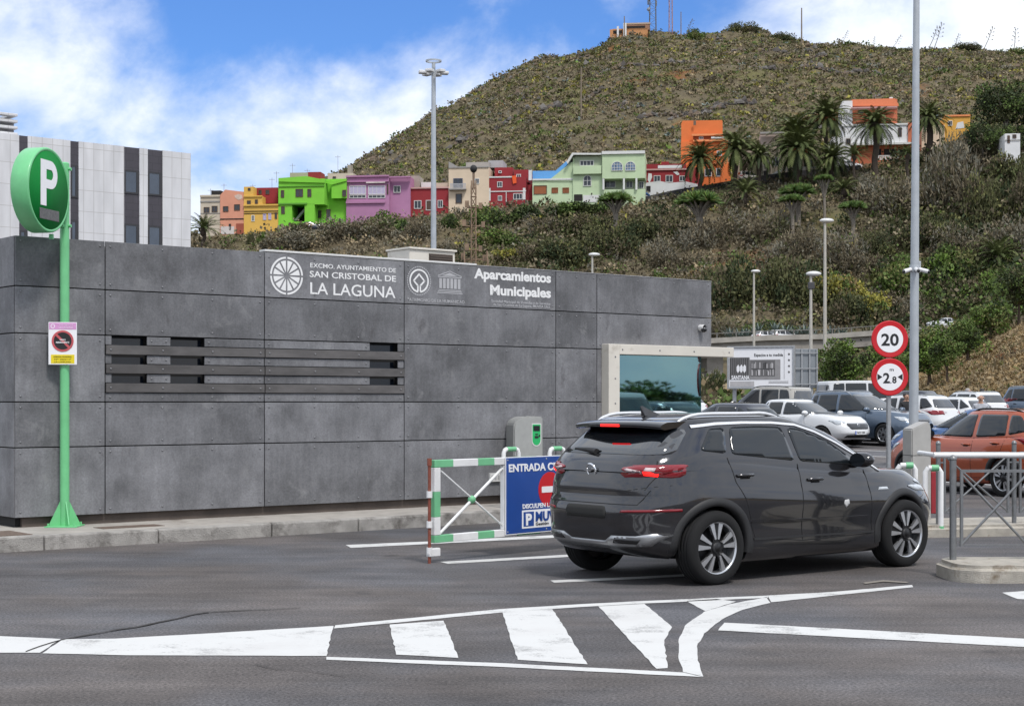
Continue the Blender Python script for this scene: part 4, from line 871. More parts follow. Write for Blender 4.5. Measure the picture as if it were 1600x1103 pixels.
for k in range(4): mb.prism(circ(w*.93, zb+hB*(.83-.15*k), w*.016, 14), -.008, -.002)
mb.box(w*.855, w*.86, -.006, -.002, zb+hB*.2, zb+hB*.95); [mb.box(w*(.62), w*(.62+.3), -.006, -.002, zb+hB*(.10+.035*k), zb+hB*(.112+.035*k)) for k in range(2)]
mb.build('print_dots', GRY[1], bl)
c0 = at(1240, 600, 96); c1 = at(1279, 600, 96)
b3 = thing('billboard', 'grey back of a second hoarding with ribbed sheets, right of the white billboard', 'billboard', (c0.x, 96, .9), R(10)); w = c1.x-c0.x; z0, z1 = at(0, 606, 96).z-.9, at(0, 545, 96).z-.9
MB().bbox(0, w, 0, .1, z0, z1, .02).build('sheet', M('sheet_back', (.22, .24, .26), .6, .2, var=.15, scale=2), b3)
mb = MB(); [mb.box(w*t-.04, w*t+.04, -.08, 0, z0, z1) for t in (.03, .33, .66, .97)]; [mb.box(0, w, -.12, -.08, z0+(z1-z0)*t-.03, z0+(z1-z0)*t+.03) for t in (.1, .5, .9)]; mb.build('rib', GALV, b3)
mb = MB(); [mb.box(w*t-.08, w*t+.08, .1, .25, -.9, z1) for t in (.2, .8)]; mb.build('leg', GALV, b3)
# ------------------------------------------------------------------ cars
RUB = M('tyre_rubber', (.004, .004, .0045), .9, var=.2, scale=20); PLAST = M('black_cladding', (.013, .013, .014), .6, var=.12, scale=20); GLOSSB = M('gloss_black', (.010, .010, .012), .12, var=0, coat=.6)
CGLASS = M('car_glass', (.010, .013, .016), .03, var=0, ior=1.58); CHROME = M('chrome', (.72, .73, .75), .16, 1., var=0); ALLOY = M('alloy_silver', (.55, .56, .58), .28, .85, var=.05); WELL = M('wheel_well', (.008, .008, .009), .95, var=0)
TAILR = M('tail_lamp_red', (.20, .004, .010), .12, var=.1, coat=.6); HEADL = M('head_lamp_clear', (.42, .45, .48), .08, var=.25, scale=25, coat=.8); PLATEW = M('plate_white', (.68, .69, .70), .4, var=0); PLATEB = M('plate_blue', (.01, .08, .45), .4, var=0); SILV = M('satin_silver', (.42, .43, .44), .32, .8, var=.05)
RAILM = M('rail_aluminium', (.66, .67, .69), .3, .25, var=.04)
WSG = M('windscreen_glass', (.010, .014, .018), .03, var=0, ior=2.2)
SEAM = M('panel_gap', (.004, .004, .005), .8, var=0); TGLASS = M('tinted_glass', (.006, .008, .011), .03, var=0, ior=2.3); LITRED = M('lit_brake_lamp', (.85, .01, .008), .3, var=0, emit=1.6)
def paint(name, col, metal=.0, rough=.32): return M(name, col, rough, metal, var=.05, scale=2, coat=1.0)
def outline(xr, xf, w, nf, nr, N):
    th = np.linspace(0, 2*np.pi, 1441)[:-1]; c, s = np.cos(th), np.sin(th); n = np.where(c >= 0, nf, nr); a = .5*(xf-xr); xc = .5*(xf+xr)
    x = xc+a*np.sign(c)*np.abs(c)**(2/n); y = w*np.sign(s)*np.abs(s)**(2/np.where(c >= 0, np.maximum(nf, 3.4), np.maximum(nr, 3.4)))
    d = np.hypot(np.diff(np.append(x, x[0])), np.diff(np.append(y, y[0]))); L = np.concatenate([[0], np.cumsum(d)])
    q = np.linspace(0, L[-1], N+1)[:-1]; return np.interp(q, L, np.append(x, x[0])), np.interp(q, L, np.append(y, y[0]))
def pchip(xs, ys, q):
    """smooth monotone curve through points"""
    xs = np.asarray(xs, float); ys = np.asarray(ys, float); h = np.diff(xs); d = np.diff(ys)/h; m = np.zeros_like(xs)
    m[0], m[-1] = d[0], d[-1]
    for i in range(1, len(xs)-1): m[i] = 0 if d[i-1]*d[i] <= 0 else 2*d[i-1]*d[i]/(d[i-1]+d[i])
    q = np.clip(np.asarray(q, float), xs[0], xs[-1]); i = np.clip(np.searchsorted(xs, q, side='right')-1, 0, len(h)-1); t = (q-xs[i])/h[i]
    return (1+2*t)*(1-t)**2*ys[i]+t*(1-t)**2*h[i]*m[i]+t*t*(3-2*t)*ys[i+1]+t*t*(t-1)*h[i]*m[i+1]
class Loft:
    def __init__(s): s.V = []; s.F = []
    def rings(s, rings, cap=True):
        k = sum(len(v) for v in s.V); N = len(rings[0])
        for r in rings: s.V.append(r)
        for j in range(len(rings)-1):
            i = np.arange(N); s.F += list(zip((k+j*N+i), (k+j*N+(i+1) % N), (k+(j+1)*N+(i+1) % N), (k+(j+1)*N+i)))
        if cap: s.F.append(tuple(range(k+N-1, k-1, -1))); s.F.append(tuple(k+(len(rings)-1)*N+np.arange(N)))
def car_body(sp):
    """lower body and cabin, each lofted in rounded outlines from sill to deck and from belt to roof; wheel arches cut out"""
    N = sp.get('N', 128); lo = Loft(); T = np.linspace(0, 1, 26); W = sp['W']
    def ring_lo(t, inset=0., dz=0., k=1.):
        xr = sp['xr']+pchip(*zip(*sp['tail']), t); xf = sp['xf']-pchip(*zip(*sp['nose']), t); w = W*pchip(*zip(*sp['side']), t)-inset
        x, y = outline(xr+inset, xf-inset, w, sp.get('nf', 4.2), sp.get('nr', 5), N)
        if k < 1: xm = .5*(xr+xf); x = xm+(x-xm)*k; y = y*k
        zb = pchip(*zip(*sp['under']), x); zd = pchip(*zip(*sp['deck']), x); return np.stack([x, y, zb+(zd-zb)*t+dz-(.0 if k == 1 else 0)], -1)
    rr = [ring_lo(t) for t in T]; cr = sp.get('crown', .035)
    rr += [ring_lo(1, .015, .010), ring_lo(1, .035, .016)]
    for k in (.93, .8, .6, .4, .2, .06):
        r = ring_lo(1, .035, .016, k); r[:, 2] += cr*(1-k*k); rr.append(r)
    rr = [ring_lo(0, .06, .0)]+rr
    lo.rings(rr); V = np.concatenate(lo.V); me = bpy.data.meshes.new('body'); me.from_pydata(V.tolist(), [], [tuple(int(i) for i in f) for f in lo.F]); me.update()
    # cabin
    up = Loft(); T2 = np.linspace(0, 1, 18); g = sp['cabin']
    def ring_up(t, inset=0., dz=0., k=1.):
        xr = pchip(*zip(*g['rear']), t); xf = pchip(*zip(*g['front']), t); w = pchip(*zip(*g['half']), t)-inset
        x, y = outline(xr+inset, xf-inset, w, g.get('nf', 3.0), g.get('nr', 3.6), N)
        if k < 1: xm = .5*(xr+xf); x = xm+(x-xm)*k; y = y*k
        zb = pchip(*zip(*g['belt']), x); zr = pchip(*zip(*g['roof']), x); return np.stack([x, y, zb+(zr-zb)*t+dz], -1)
    rr = [ring_up(t) for t in T2]+[ring_up(1, .03, .016), ring_up(1, .07, .028)]
    for k in (.92, .75, .5, .25, .06):
        r = ring_up(1, .07, .028, k); r[:, 2] += g.get('crown', .03)*(1-k*k); rr.append(r)
    up.rings(rr); V2 = np.concatenate(up.V); me2 = bpy.data.meshes.new('cabin'); me2.from_pydata(V2.tolist(), [], [tuple(int(i) for i in f) for f in up.F]); me2.update()
    # arches
    cut = MB()
    for wx in (0, sp['WB']):
        for sgn in (1, -1):
            cut.lathe([(sp['arch'], W-.36), (sp['arch'], W+.3)], 40, 0, Matrix.Translation((wx, 0, sp['wz'])) @ Matrix.Rotation(R(-90*sgn), 4, 'X'), close=True)
    a = obj('tmp_body', me); b = obj('tmp_cut', cut.mesh('cut', WELL)); bm = bmesh.new(); bm.from_mesh(b.data); bmesh.ops.recalc_face_normals(bm, faces=bm.faces[:]); bm.to_mesh(b.data); bm.free()
    bm = bmesh.new(); bm.from_mesh(a.data); bmesh.ops.recalc_face_normals(bm, faces=bm.faces[:]); bm.to_mesh(a.data); bm.free()
    md = a.modifiers.new('b', 'BOOLEAN'); md.object = b; md.operation = 'DIFFERENCE'; md.solver = 'EXACT'
    dg = bpy.context.evaluated_depsgraph_get(); me3 = bpy.data.meshes.new_from_object(a.evaluated_get(dg)); bpy.data.objects.remove(a); bpy.data.objects.remove(b)
    bm = bmesh.new(); bm.from_mesh(me3); bm.from_mesh(me2)
    bmesh.ops.recalc_face_normals(bm, faces=bm.faces[:])
    out = bpy.data.meshes.new('body'); mats = sp['mats']
    for f in bm.faces:
        c = f.calc_center_median(); f.smooth = True; f.material_index = 0
        for wx in (0, sp['WB']):
            r_ = math.hypot(c.x-wx, c.z-sp['wz'])
            if r_ < sp['arch']+.004 and abs(c.y) < W*.985 and c.z < sp['wz']+sp['arch']+.01: 
                n = Vector((c.x-wx, 0, c.z-sp['wz']))
                if abs(f.normal.y) > .9 or r_ > sp['arch']-.02 and abs(f.normal.y) < .3: f.material_index = 1; f.smooth = False
        if f.material_index == 0 and 'roof_z' in sp and c.z > sp['roof_z'](c.x): f.material_index = 2
        if f.material_index == 0 and f.normal.z < -.6 and c.z < .5: f.material_index = 3; f.smooth = False
        if f.material_index == 0 and 'clad_z' in sp and c.z < sp['clad_z'](c.x, c.y): f.material_index = 3
    for e in bm.edges:
        if len(e.link_faces) == 2 and e.link_faces[0].material_index != e.link_faces[1].material_index and 1 in (e.link_faces[0].material_index, e.link_faces[1].material_index): e.smooth = False
    bm.to_mesh(out); bm.free(); out.materials.clear()
    for m in (mats[0], WELL, mats[1], PLAST): out.materials.append(m)
    if hasattr(out, 'set_sharp_from_angle'): out.set_sharp_from_angle(angle=R(38))
    out.update(); return out
class Skin:
    """lays shaped patches on a body: outline given in side, rear, front or top view, pressed on to the surface"""
    def __init__(s, me):
        s.bvh = BVHTree.FromPolygons([v.co[:] for v in me.vertices], [p.vertices[:] for p in me.polygons])
    def hit(s, view, a, b, sgn=1):
        if view == 'side': o, d = Vector((a, 3*sgn, b)), Vector((0, -sgn, 0))
        elif view == 'rear': o, d = Vector((-4, a, b)), Vector((1, 0, 0))
        elif view == 'front': o, d = Vector((9, a, b)), Vector((-1, 0, 0))
        else: o, d = Vector((a, b, 4)), Vector((0, 0, -1))
        h = s.bvh.ray_cast(o, d); return h[0], h[1]
    def patch(s, poly, view='side', sgn=1, off=.004, step=.045, mb=None, mi=0, smooth_poly=0, lip=.012):
        mb = mb or MB()
        pts = [Vector(p) for p in poly]
        for _ in range(smooth_poly):                                     # round the corners
            q = []
            for i, p in enumerate(pts):
                n = pts[(i+1) % len(pts)]; pr = pts[i-1]; a = (pr-p); b = (n-p); k = min(.045, .3*a.length, .3*b.length)
                q += [p+a.normalized()*k, p+(a.normalized()+b.normalized())*k*.27, p+b.normalized()*k]
            pts = q
        bd = []
        for i, p in enumerate(pts):
            n = pts[(i+1) % len(pts)]; k = max(1, int((n-p).length/step))
            bd += [p+(n-p)*j/k for j in range(k)]
        nb = len(bd); xs = [p.x for p in bd]; ys = [p.y for p in bd]; inner = []
        def inside(x, y):
            c = False
            for i in range(nb):
                a, b = bd[i], bd[i-1]
                if (a.y > y) != (b.y > y) and x < (b.x-a.x)*(y-a.y)/(b.y-a.y)+a.x: c = not c
            return c
        nx = int((max(xs)-min(xs))/step); ny = int((max(ys)-min(ys))/step)
        for i in range(1, nx+1):
            for j in range(1, ny+1):
                x, y = min(xs)+i*(max(xs)-min(xs))/(nx+1), min(ys)+j*(max(ys)-min(ys))/(ny+1)
                if inside(x, y) and min((Vector((x, y))-b).length for b in bd) > step*.45: inner.append(Vector((x, y)))
        r = geometry.delaunay_2d_cdt(bd+inner, [(i, (i+1) % nb) for i in range(nb)], [list(range(nb))], 1, 1e-5)
        vs, ok = [], []
        for p in r[0]:
            h, n = s.hit(view, p.x, p.y, sgn)
            if h is None: vs.append(None)
            else:
                vs.append((h, n))
        fs = [f for f in r[2] if all(vs[i] for i in f)]
        if not fs: return mb
        V = [(v[0]+v[1]*off) if v else Vector((0, 0, 0)) for v in vs]
        # orientation
        f0 = fs[0]; nn = (V[f0[1]]-V[f0[0]]).cross(V[f0[2]]-V[f0[0]])
        if nn.dot(vs[f0[0]][1]) < 0: fs = [f[::-1] for f in fs]
        ed = {}
        for f in fs:
            for i in range(len(f)): ed[(f[i], f[(i+1) % len(f)])] = 1
        k = len(V); skirt = {}
        S = []; extra = []
        for (a, b) in ed:
            if (b, a) in ed: continue
            for q in (a, b):
                if q not in skirt: skirt[q] = k+len(extra); extra.append(vs[q][0]-vs[q][1]*lip)
            S.append((b, a, skirt[a], skirt[b]))
        mb.add(V+extra, fs, mi, True); n0 = len(mb.v)-len(V)-len(extra)
        mb.f += [tuple(n0+i for i in f) for f in S]; mb.mi += [mi]*len(S); mb.sm += [False]*len(S); return mb
    def strip(s, pts, w, view='side', sgn=1, off=.004, step=.06, mb=None, mi=0):
        """narrow band along a line: gaps, creases, trim"""
        mb = mb or MB(); P = [Vector(p) for p in pts]; Q = []
        for a, b in zip(P[:-1], P[1:]):
            k = max(1, int((b-a).length/step)); Q += [a+(b-a)*j/k for j in range(k)]
        Q.append(P[-1]); vs = []; ws = w if hasattr(w, '__len__') else [w]*2
        for i, p in enumerate(Q):
            d = (Q[min(i+1, len(Q)-1)]-Q[max(i-1, 0)]).normalized(); n = Vector((-d.y, d.x)); ww = ws[0]+(ws[1]-ws[0])*i/max(1, len(Q)-1)
            row = []
            for t, o2 in ((.5, -.012), (.5, off), (-.5, off), (-.5, -.012)):
                h, nn = s.hit(view, p.x+n.x*ww*t, p.y+n.y*ww*t, sgn); row.append(h+nn*o2 if h is not None else None)
            vs.append(row)
        k = len(mb.v); flat = [q if q is not None else Vector((0, 0, 0)) for r in vs for q in r]
        fs = []
        for i in range(len(vs)-1):
            if None in vs[i] or None in vs[i+1]: continue
            for j in range(3): fs.append((4*i+j, 4*i+j+1, 4*i+5+j, 4*i+4+j))
        mb.add(flat, fs, mi, False); return mb
def wheel(car, x, y, z, r, wt, sgn, spokes=5, style='twin', rim_r=.66, name='wheel', rot=0.):
    """hub > tyre, rim"""
    w = MB(); w.lathe([(0, -.02), (.16, -.02), (.16, .02), (0, .02)], 20, 0, Matrix.Rotation(R(90), 4, 'X')); w.lathe([(.055, .0), (.055, wt*.44), (.045, wt*.47), (0, wt*.47)], 16, 0, Matrix.Rotation(R(-90), 4, 'X'))
    hub = w.build(name, M('hub_dark', (.03, .03, .032), .5, .4, var=0), car, (x, y, z), (0, 0, 0 if sgn > 0 else math.pi))
    h = wt/2; rr = r*rim_r; t = MB()
    prof = [(rr*.97, -h*.85), (rr*1.02, -h), (r*.80, -h*1.06), (r*.93, -h*1.0), (r*.985, -h*.82), (r, -h*.55)]
    for k in (-.5, -.17, .17, .5): prof += [(r, h*(k-.06)), (r-.008, h*(k-.045)), (r-.008, h*(k+.045)), (r, h*(k+.06))]
    prof += [(r, h*.6), (r*.985, h*.82), (r*.93, h*1.0), (r*.80, h*1.06), (rr*1.02, h), (rr*.97, h*.85)]
    t.lathe(prof, 48, 0, Matrix.Rotation(R(-90), 4, 'X')); t.build('tyre', RUB, hub)
    m = MB(); m.lathe([(rr*.93, -h*.6), (rr*.95, h*.5), (rr*.95, h*.80), (rr*1.0, h*.95), (rr*1.03, h*.90)], 48, 0, Matrix.Rotation(R(-90), 4, 'X'))
    m.lathe([(0, h*.18), (rr*.95, h*.10)], 32, 1, Matrix.Rotation(R(-90), 4, 'X'))
    def blade(a, r0, r1, w0, w1, yo, mi, skew=0.):
        c, s_ = math.cos(a), math.sin(a); pts = [(r0, -w0), (r1, -w1+skew), (r1, w1+skew), (r0, w0)]
        v = []
        for yy, sc in ((yo-.025, 1.0), (yo, .9)):
            v += [((p*c-q*sc*s_), yy-(.0 if p == r0 else .008), (p*s_+q*sc*c)) for p, q in pts]
        m.add(v, [(0, 1, 2, 3), (7, 6, 5, 4), (0, 4, 5, 1), (1, 5, 6, 2), (2, 6, 7, 3), (3, 7, 4, 0)], mi)
    for k in range(spokes):
        a = rot+2*math.pi*k/spokes
        if style == 'twin':
            blade(a, rr*.16, rr*.99, .042, .060, h*.80, 1)
            for q in (-1, 1): blade(a+q*.20, rr*.34, rr*.985, .011, .031, h*.90, 0, q*.012)
        elif style == 'slim':
            blade(a, rr*.12, rr*.99, .028, .035, h*.85, 0)
        else:
            blade(a, rr*.10, rr*.99, .05, .075, h*.85, 0)
    m.lathe([(0, h*.98), (.035, h*.96), (.045, h*.86)], 16, 1, Matrix.Rotation(R(-90), 4, 'X')); m.build('rim', [ALLOY, M('rim_black', (.012, .012, .013), .35, .3, var=0)], hub); return hub
def lerp2(p, q, t): return (p[0]+(q[0]-p[0])*t, p[1]+(q[1]-p[1])*t)
def rows(poly): return poly
def mirror_part(car, mats, x, y, z, sgn, sc=1.):
    m = MB(); m.sphere((0, sgn*.13*sc, .06),   .1*sc, .85, 1.25, .74, 14, 9, 0); m.path([(.03, 0, 0), (.02, sgn*.05, .02), (.0, sgn*.08, .04)], .03*sc, 8, 1)
    g = m.build('wing_mirror', mats, car, (x, y, z)); k = MB(); k.lathe([(0, 0), (.078*sc, 0)], 16, 0, Matrix.Translation((-.085*sc, sgn*.135*sc, .06)) @ Matrix.Rotation(R(-90), 4, 'Y') @ Matrix.Diagonal((.85, 1.15, 1, 1))); k.build('mirror_glass', CGLASS, g)
def finish_car(car, sp, me, d):
    """lays windows, lamps, gaps, handles, plates and wheels described in d on the body"""
    body = obj('body', me, car); S = Skin(me); W = sp['W']
    for sgn in (1, -1):
        for poly in d['side_windows']:
            S.patch(poly, 'side', sgn, .004, .05, smooth_poly=1).build('window', d.get('glass', CGLASS), car)
        if 'trim' in d: 
            mb = MB(); [S.strip(p, w, 'side', sgn, .010, .05, mb) for p, w in d['trim']]; mb.build('window_trim', d.get('trim_mat', CHROME), car)
        if 'gaps' in d:
            mb = MB(); [S.strip(p, .009, 'side', sgn, .0018, .06, mb) for p in d['gaps']]; mb.build('door_gap', SEAM, car)
        for (hx, hz) in d.get('handles', []):
            h, n = S.hit('side', hx, hz, sgn)
            if h is None: continue
            m = MB(); m.path([(-.10, sgn*.006, 0), (-.075, sgn*.034, .004), (.075, sgn*.034, .004), (.10, sgn*.006, 0)], [.012, .017, .017, .012], 8); m.build('door_handle', d.get('handle_mat', sp['mats'][0]), car, tuple(h))
            mb = MB(); S.patch([(hx-.06, hz-.035), (hx+.06, hz-.035), (hx+.07, hz), (hx+.06, hz+.012), (hx-.06, hz+.012), (hx-.07, hz)], 'side', sgn, .002, .04, mb); mb.build('handle_recess', SEAM, car)
        for poly in d.get('side_lamps_rear', []): S.patch(poly, 'side', sgn, .007, .04, smooth_poly=1).build('tail_lamp', TAILR, car)
        for poly in d.get('side_lamps_front', []): S.patch(poly, 'side', sgn, .006, .04, smooth_poly=1).build('headlight', HEADL, car)
        if 'mirror' in d: mx_, mz_ = d['mirror']; h, n = S.hit('side', mx_, mz_, sgn); mirror_part(car, d.get('mirror_mats', [sp['mats'][0], GLOSSB]), mx_, h.y-sgn*.01 if h else sgn*W*.9, mz_, sgn, d.get('mirror_sc', 1))
        for poly, mat, nm in d.get('side_extra', []): S.patch(poly, 'side', sgn, .006, .05).build(nm, mat, car)
        if 'cladding' in d:                                              # dark arch mouldings
            for wx in (0, sp['WB']):
                m = MB(); rows_ = []
                for a in np.linspace(-.16, math.pi+.16, 30):
                    row = []
                    for rr_, o2 in ((sp['arch']-.012, -.06), (sp['arch']-.012, .010), (sp['arch']+.015, .016), (sp['arch']+.062, .012), (sp['arch']+.072, -.01)):
                        x, z = wx+rr_*math.cos(a), sp['wz']+rr_*math.sin(a); q = max(rr_, sp['arch']+.02); h, n = S.hit('side', wx+q*math.cos(a), sp['wz']+q*math.sin(a), sgn)
                        row.append(Vector((x, (h.y if h is not None and abs(h.y) > W*.7 else sgn*W*.93)+sgn*o2, z)))
                    rows_.append(row)
                vs = [p for r_ in rows_ for p in r_]; n_ = 5
                m.add(vs, [(i*n_+j, i*n_+j+1, (i+1)*n_+j+1, (i+1)*n_+j) for i in range(len(rows_)-1) for j in range(n_-1)], 0, True); m.build('arch_moulding', PLAST, car)
        if 'rail' in d:
            m = MB(); pts = []; x0, x1, yy = d['rail']
            for t in np.linspace(0, 1, 16):
                x = x0+(x1-x0)*t; h, n = S.hit('top', x, sgn*yy*(1-.06*(2*t-1)**2)); pts.append(h+Vector((0, 0, .034*min(1, 6*min(t, 1-t)) - .006)))
            m.path(pts, [.010]+[.017]*14+[.010], 8); m.build('roof_rail', d.get('rail_mat', SILV), car)
    def both(key, view, mat, nm, off=.005, step=.05, sm=1):
        for poly in d.get(key, []): S.patch(poly, view, 1, off, step, smooth_poly=sm).build(nm, mat, car)
    both('rear_window', 'rear', d.get('rglass', TGLASS), 'rear_window', .004, .07); both('windscreen', 'front', WSG, 'windscreen', .004, .07)
    for poly in d.get('front_lamps', []):
        for s_ in (1, -1): S.patch([(s_*a, b) for a, b in poly], 'front', 1, .006, .04, smooth_poly=1).build('headlight', HEADL, car)
    for poly in d.get('rear_lamps', []):
        for s_ in (1, -1): S.patch([(s_*a, b) for a, b in poly], 'rear', 1, .007, .04, smooth_poly=1).build('tail_lamp', TAILR, car)
    both('grille', 'front', GLOSSB, 'grille', .004, .05); both('lower_grille', 'front', PLAST, 'lower_grille', .003, .06)
    if 'grille_badge' in d:
        gy, gz_ = d['grille_badge']; h, n = S.hit('front', gy, gz_)
        m = MB(); m.lathe([(.045, 0), (.05, .008), (.058, .008), (.062, 0)], 24, 0, Matrix.Translation((0, 0, 0)) @ Matrix.Rotation(R(90), 4, 'Y')); m.box(.004, .012, -.05, .05, -.006, .006); m.build('badge', CHROME, car, tuple(h))
    for view, key in (('front', 'plate_front'), ('rear', 'plate_rear')):
        if key in d:
            py_, pz = d[key][0], d[key][1]; h, n = S.hit(view, py_, pz); s_ = 1 if view == 'front' else -1
            m = MB(); m.box(min(s_*.004, s_*.022), max(s_*.004, s_*.022), -.26, .26, -.055, .055); po = m.build('number_plate', PLATEW, car, tuple(h)); m = MB(); a = -.26 if s_ > 0 else .26-.045; a = -.26 if s_ > 0 else .215
            m.box(min(s_*.022, s_*.024), max(s_*.022, s_*.024), a, a+.045, -.053, .053); m.build('blue_band', PLATEB, po)
            if len(d[key]) > 2: text(d[key][2], po, (s_*.0235, s_*-.19, -.03), .40, .062, SCR, 'LEFT', .02, .001, rot=(R(90), 0, R(90*s_)))
    for wx in (0, sp['WB']):
        for sgn in (1, -1): wheel(car, wx, sgn*(sp['track']), sp['wz'], sp['wr'], sp.get('wt', .21), sgn, **d.get('wheel', {}))
    return S
def profile_car(L, WB, RO, W, H, belt, hood, cowl, nose_z, tail_z, rake_f, rake_r, roof_x, wr=.32, under=.2, top_half=.66, mats=None, tumble=None, arch=None, boxy=0.):
    """body description from a few measures; x from the rear axle"""
    xr = -RO; xf = L-RO
    return dict(W=W, WB=WB, xr=xr, xf=xf, wz=wr, wr=wr, arch=arch or wr+.05, track=W-.12, mats=mats, N=112,
        tail=[(0, .16), (.12, .05), (.3, 0), (.5, .0), (.75, .04+.02*(1-boxy)), (1, .13-.08*boxy)], nose=[(0, .22), (.15, .08), (.35, .0), (.6, .02), (.85, .13), (1, .30-.1*boxy)],
        side=[(0, .88), (.06, .955), (.3, .985), (.5, 1.), (.72, .985), (.9, .955), (1, .915)],
        under=[(xr, under+.13), (xr+.3, under+.06), (.5, under), (WB-.4, under), (xf-.3, under+.02), (xf, under+.06)],
        deck=[(xr, tail_z), (0, belt+.02), (cowl-.9, belt-.02), (cowl, hood), (xf-.45, nose_z+.10), (xf-.1, nose_z), (xf, nose_z-.06)], crown=.05,
        cabin=dict(rear=[(0, xr+.10), (.35, xr+.10+rake_r*.30), (.8, xr+.10+rake_r*.80), (1, xr+.10+rake_r)], front=[(0, cowl+.10), (.5, cowl+.10-rake_f*.46), (.85, cowl+.10-rake_f*.84), (1, cowl+.10-rake_f)],
            half=[(0, W*.90), (.12, W*.895), (.6, W*(.895+top_half)/2*1.0+.01), (1, W*top_half/ .93*.93)], belt=[(xr, belt-.06), (cowl, hood-.08), (xf, hood-.1)],
            roof=[(xr, H-.11), (xr+.3, H-.085), (roof_x, H-.055), (cowl-rake_f+.1, H-.075), (cowl+.3, H-.17)], nf=3.2, nr=4.2, crown=.03))
def std_details(sp, cols, style='hatch', lamp_hi=None, van=False, plate=None):
    """windows, lamps and gaps for an everyday car, from its own body lines"""
    g = sp['cabin']; W = sp['W']; xr, xf = sp['xr'], sp['xf']
    belt = lambda x: float(pchip(*zip(*sp['deck']), x)); roof = lambda x: float(pchip(*zip(*g['roof']), x)); fx = lambda t: float(pchip(*zip(*g['front']), t)); rx = lambda t: float(pchip(*zip(*g['rear']), t))
    tl, th = .22, .90
    zt = lambda x: belt(x)+(roof(x)-belt(x))*.90
    x0, x1 = rx(.2)+.26, fx(.24)-.20; y0, y1 = rx(.9)+.24, fx(.92)-.14
    pb = x0+(x1-x0)*.52; pc = x0+(x1-x0)*.17
    zl = lambda x: max(belt(x)+.035, 0)
    wins = [[(x1, zl(x1)+.01), (pb+.045, zl(pb)), (pb+.045, zt(pb)), (min(y1, x1-.1), zt(y1)), ((x1+y1)/2+.03, (zl(x1)+zt(y1))/2)],
            [(pb-.045, zl(pb)), (pc+.05, zl(pc)+.01), (pc+.05+(.0 if van else .06), zt(pc)), (pb-.045, zt(pb))],
            [(pc-.01, zl(pc)+.02), (x0, zl(x0)+(.02 if van else .08)), (max(y0, x0+(.0 if van else .10)), zt(y0)-.01), (pc+(.0 if van else .05), zt(pc))]]
    hb = .5*W
    zb_ = belt(xr+.1); zr_ = roof(xr+.3)
    d = dict(side_windows=wins, rear_window=[[(-W*.70, zb_+.06), (W*.70, zb_+.06), (W*.58, zb_+(zr_-zb_)*.84), (-W*.58, zb_+(zr_-zb_)*.84)]],
        windscreen=[[(-W*.78, belt(fx(0))+.05), (W*.78, belt(fx(0))+.05), (W*.60, zt(fx(1))+.015), (-W*.60, zt(fx(1))+.015)]],
        gaps=[[(pb, belt(pb)+.02), (pb, .32), (pb+.55, .30)], [(x1-.05, belt(x1-.05)), (x1+.02, .62), (sp['WB']-sp['arch']-.06, .34)], [(pc+.02, belt(pc)+.02), (pc+.12, .75), (sp['arch']+.03, .45), (sp['arch']+.1, .33), (pb, .32)]],
        handles=[(pb+.16, belt(pb)-.10), (pc+.26, belt(pc)-.09)], mirror=(x1+.02, belt(x1)+.02), mirror_mats=[sp['mats'][0], GLOSSB],
        plate_front=(0, .43), plate_rear=(0, .70 if not van else .8), grille_badge=(0, .66))
    if plate: d['plate_front'] = (0, .43, plate)
    nz = float(pchip(*zip(*sp['deck']), xf-.1))
    d['grille'] = [[(-.36, nz-.17), (.36, nz-.17), (.46, nz-.07), (-.46, nz-.07)]]; d['lower_grille'] = [[(-.55, .27), (.55, .27), (.50, .36), (-.50, .36)]]
    d['front_lamps'] = [[(W*.50, nz-.14), (W*.80, nz-.12), (W*.86, nz+.0), (W*.60, nz-.04)]]; d['side_lamps_front'] = [[(xf-.62, nz+.02), (xf-.34, nz-.13), (xf-.20, nz-.12), (xf-.28, nz+.0)]]
    t = belt(xr+.15)
    if van or style == 'mpv': d['rear_lamps'] = [[(W*.76, t-.28), (W*.89, t-.28), (W*.88, t+.12), (W*.77, t+.12)]]; d['side_lamps_rear'] = [[(xr+.04, t-.28), (xr+.16, t-.25), (xr+.16, t+.1), (xr+.10, t+.1)]]
    else: d['rear_lamps'] = [[(W*.50, t-.13), (W*.87, t-.17), (W*.88, t+.0), (W*.56, t-.03)]]; d['side_lamps_rear'] = [[(xr+.05, t-.17), (xr+.26, t-.10), (xr+.30, t-.01), (xr+.1, t-.02)]]
    return d
def parked(name, label, u, vg, Y, ang, spec, kw=None, group='cars parked in the car park', loc=None, cat='car', extra=None):
    kw = kw or {}; sp = profile_car(**spec); me = car_body(sp); x = (u-800)/FPX*Y; z = float(gz(x, Y)) if vg is None else vg
    c = thing(name, label, cat, loc or (x, Y, z), ang, group); d = std_details(sp, None, **kw)
    if extra: d.update(extra)
    finish_car(c, sp, me, d); return c
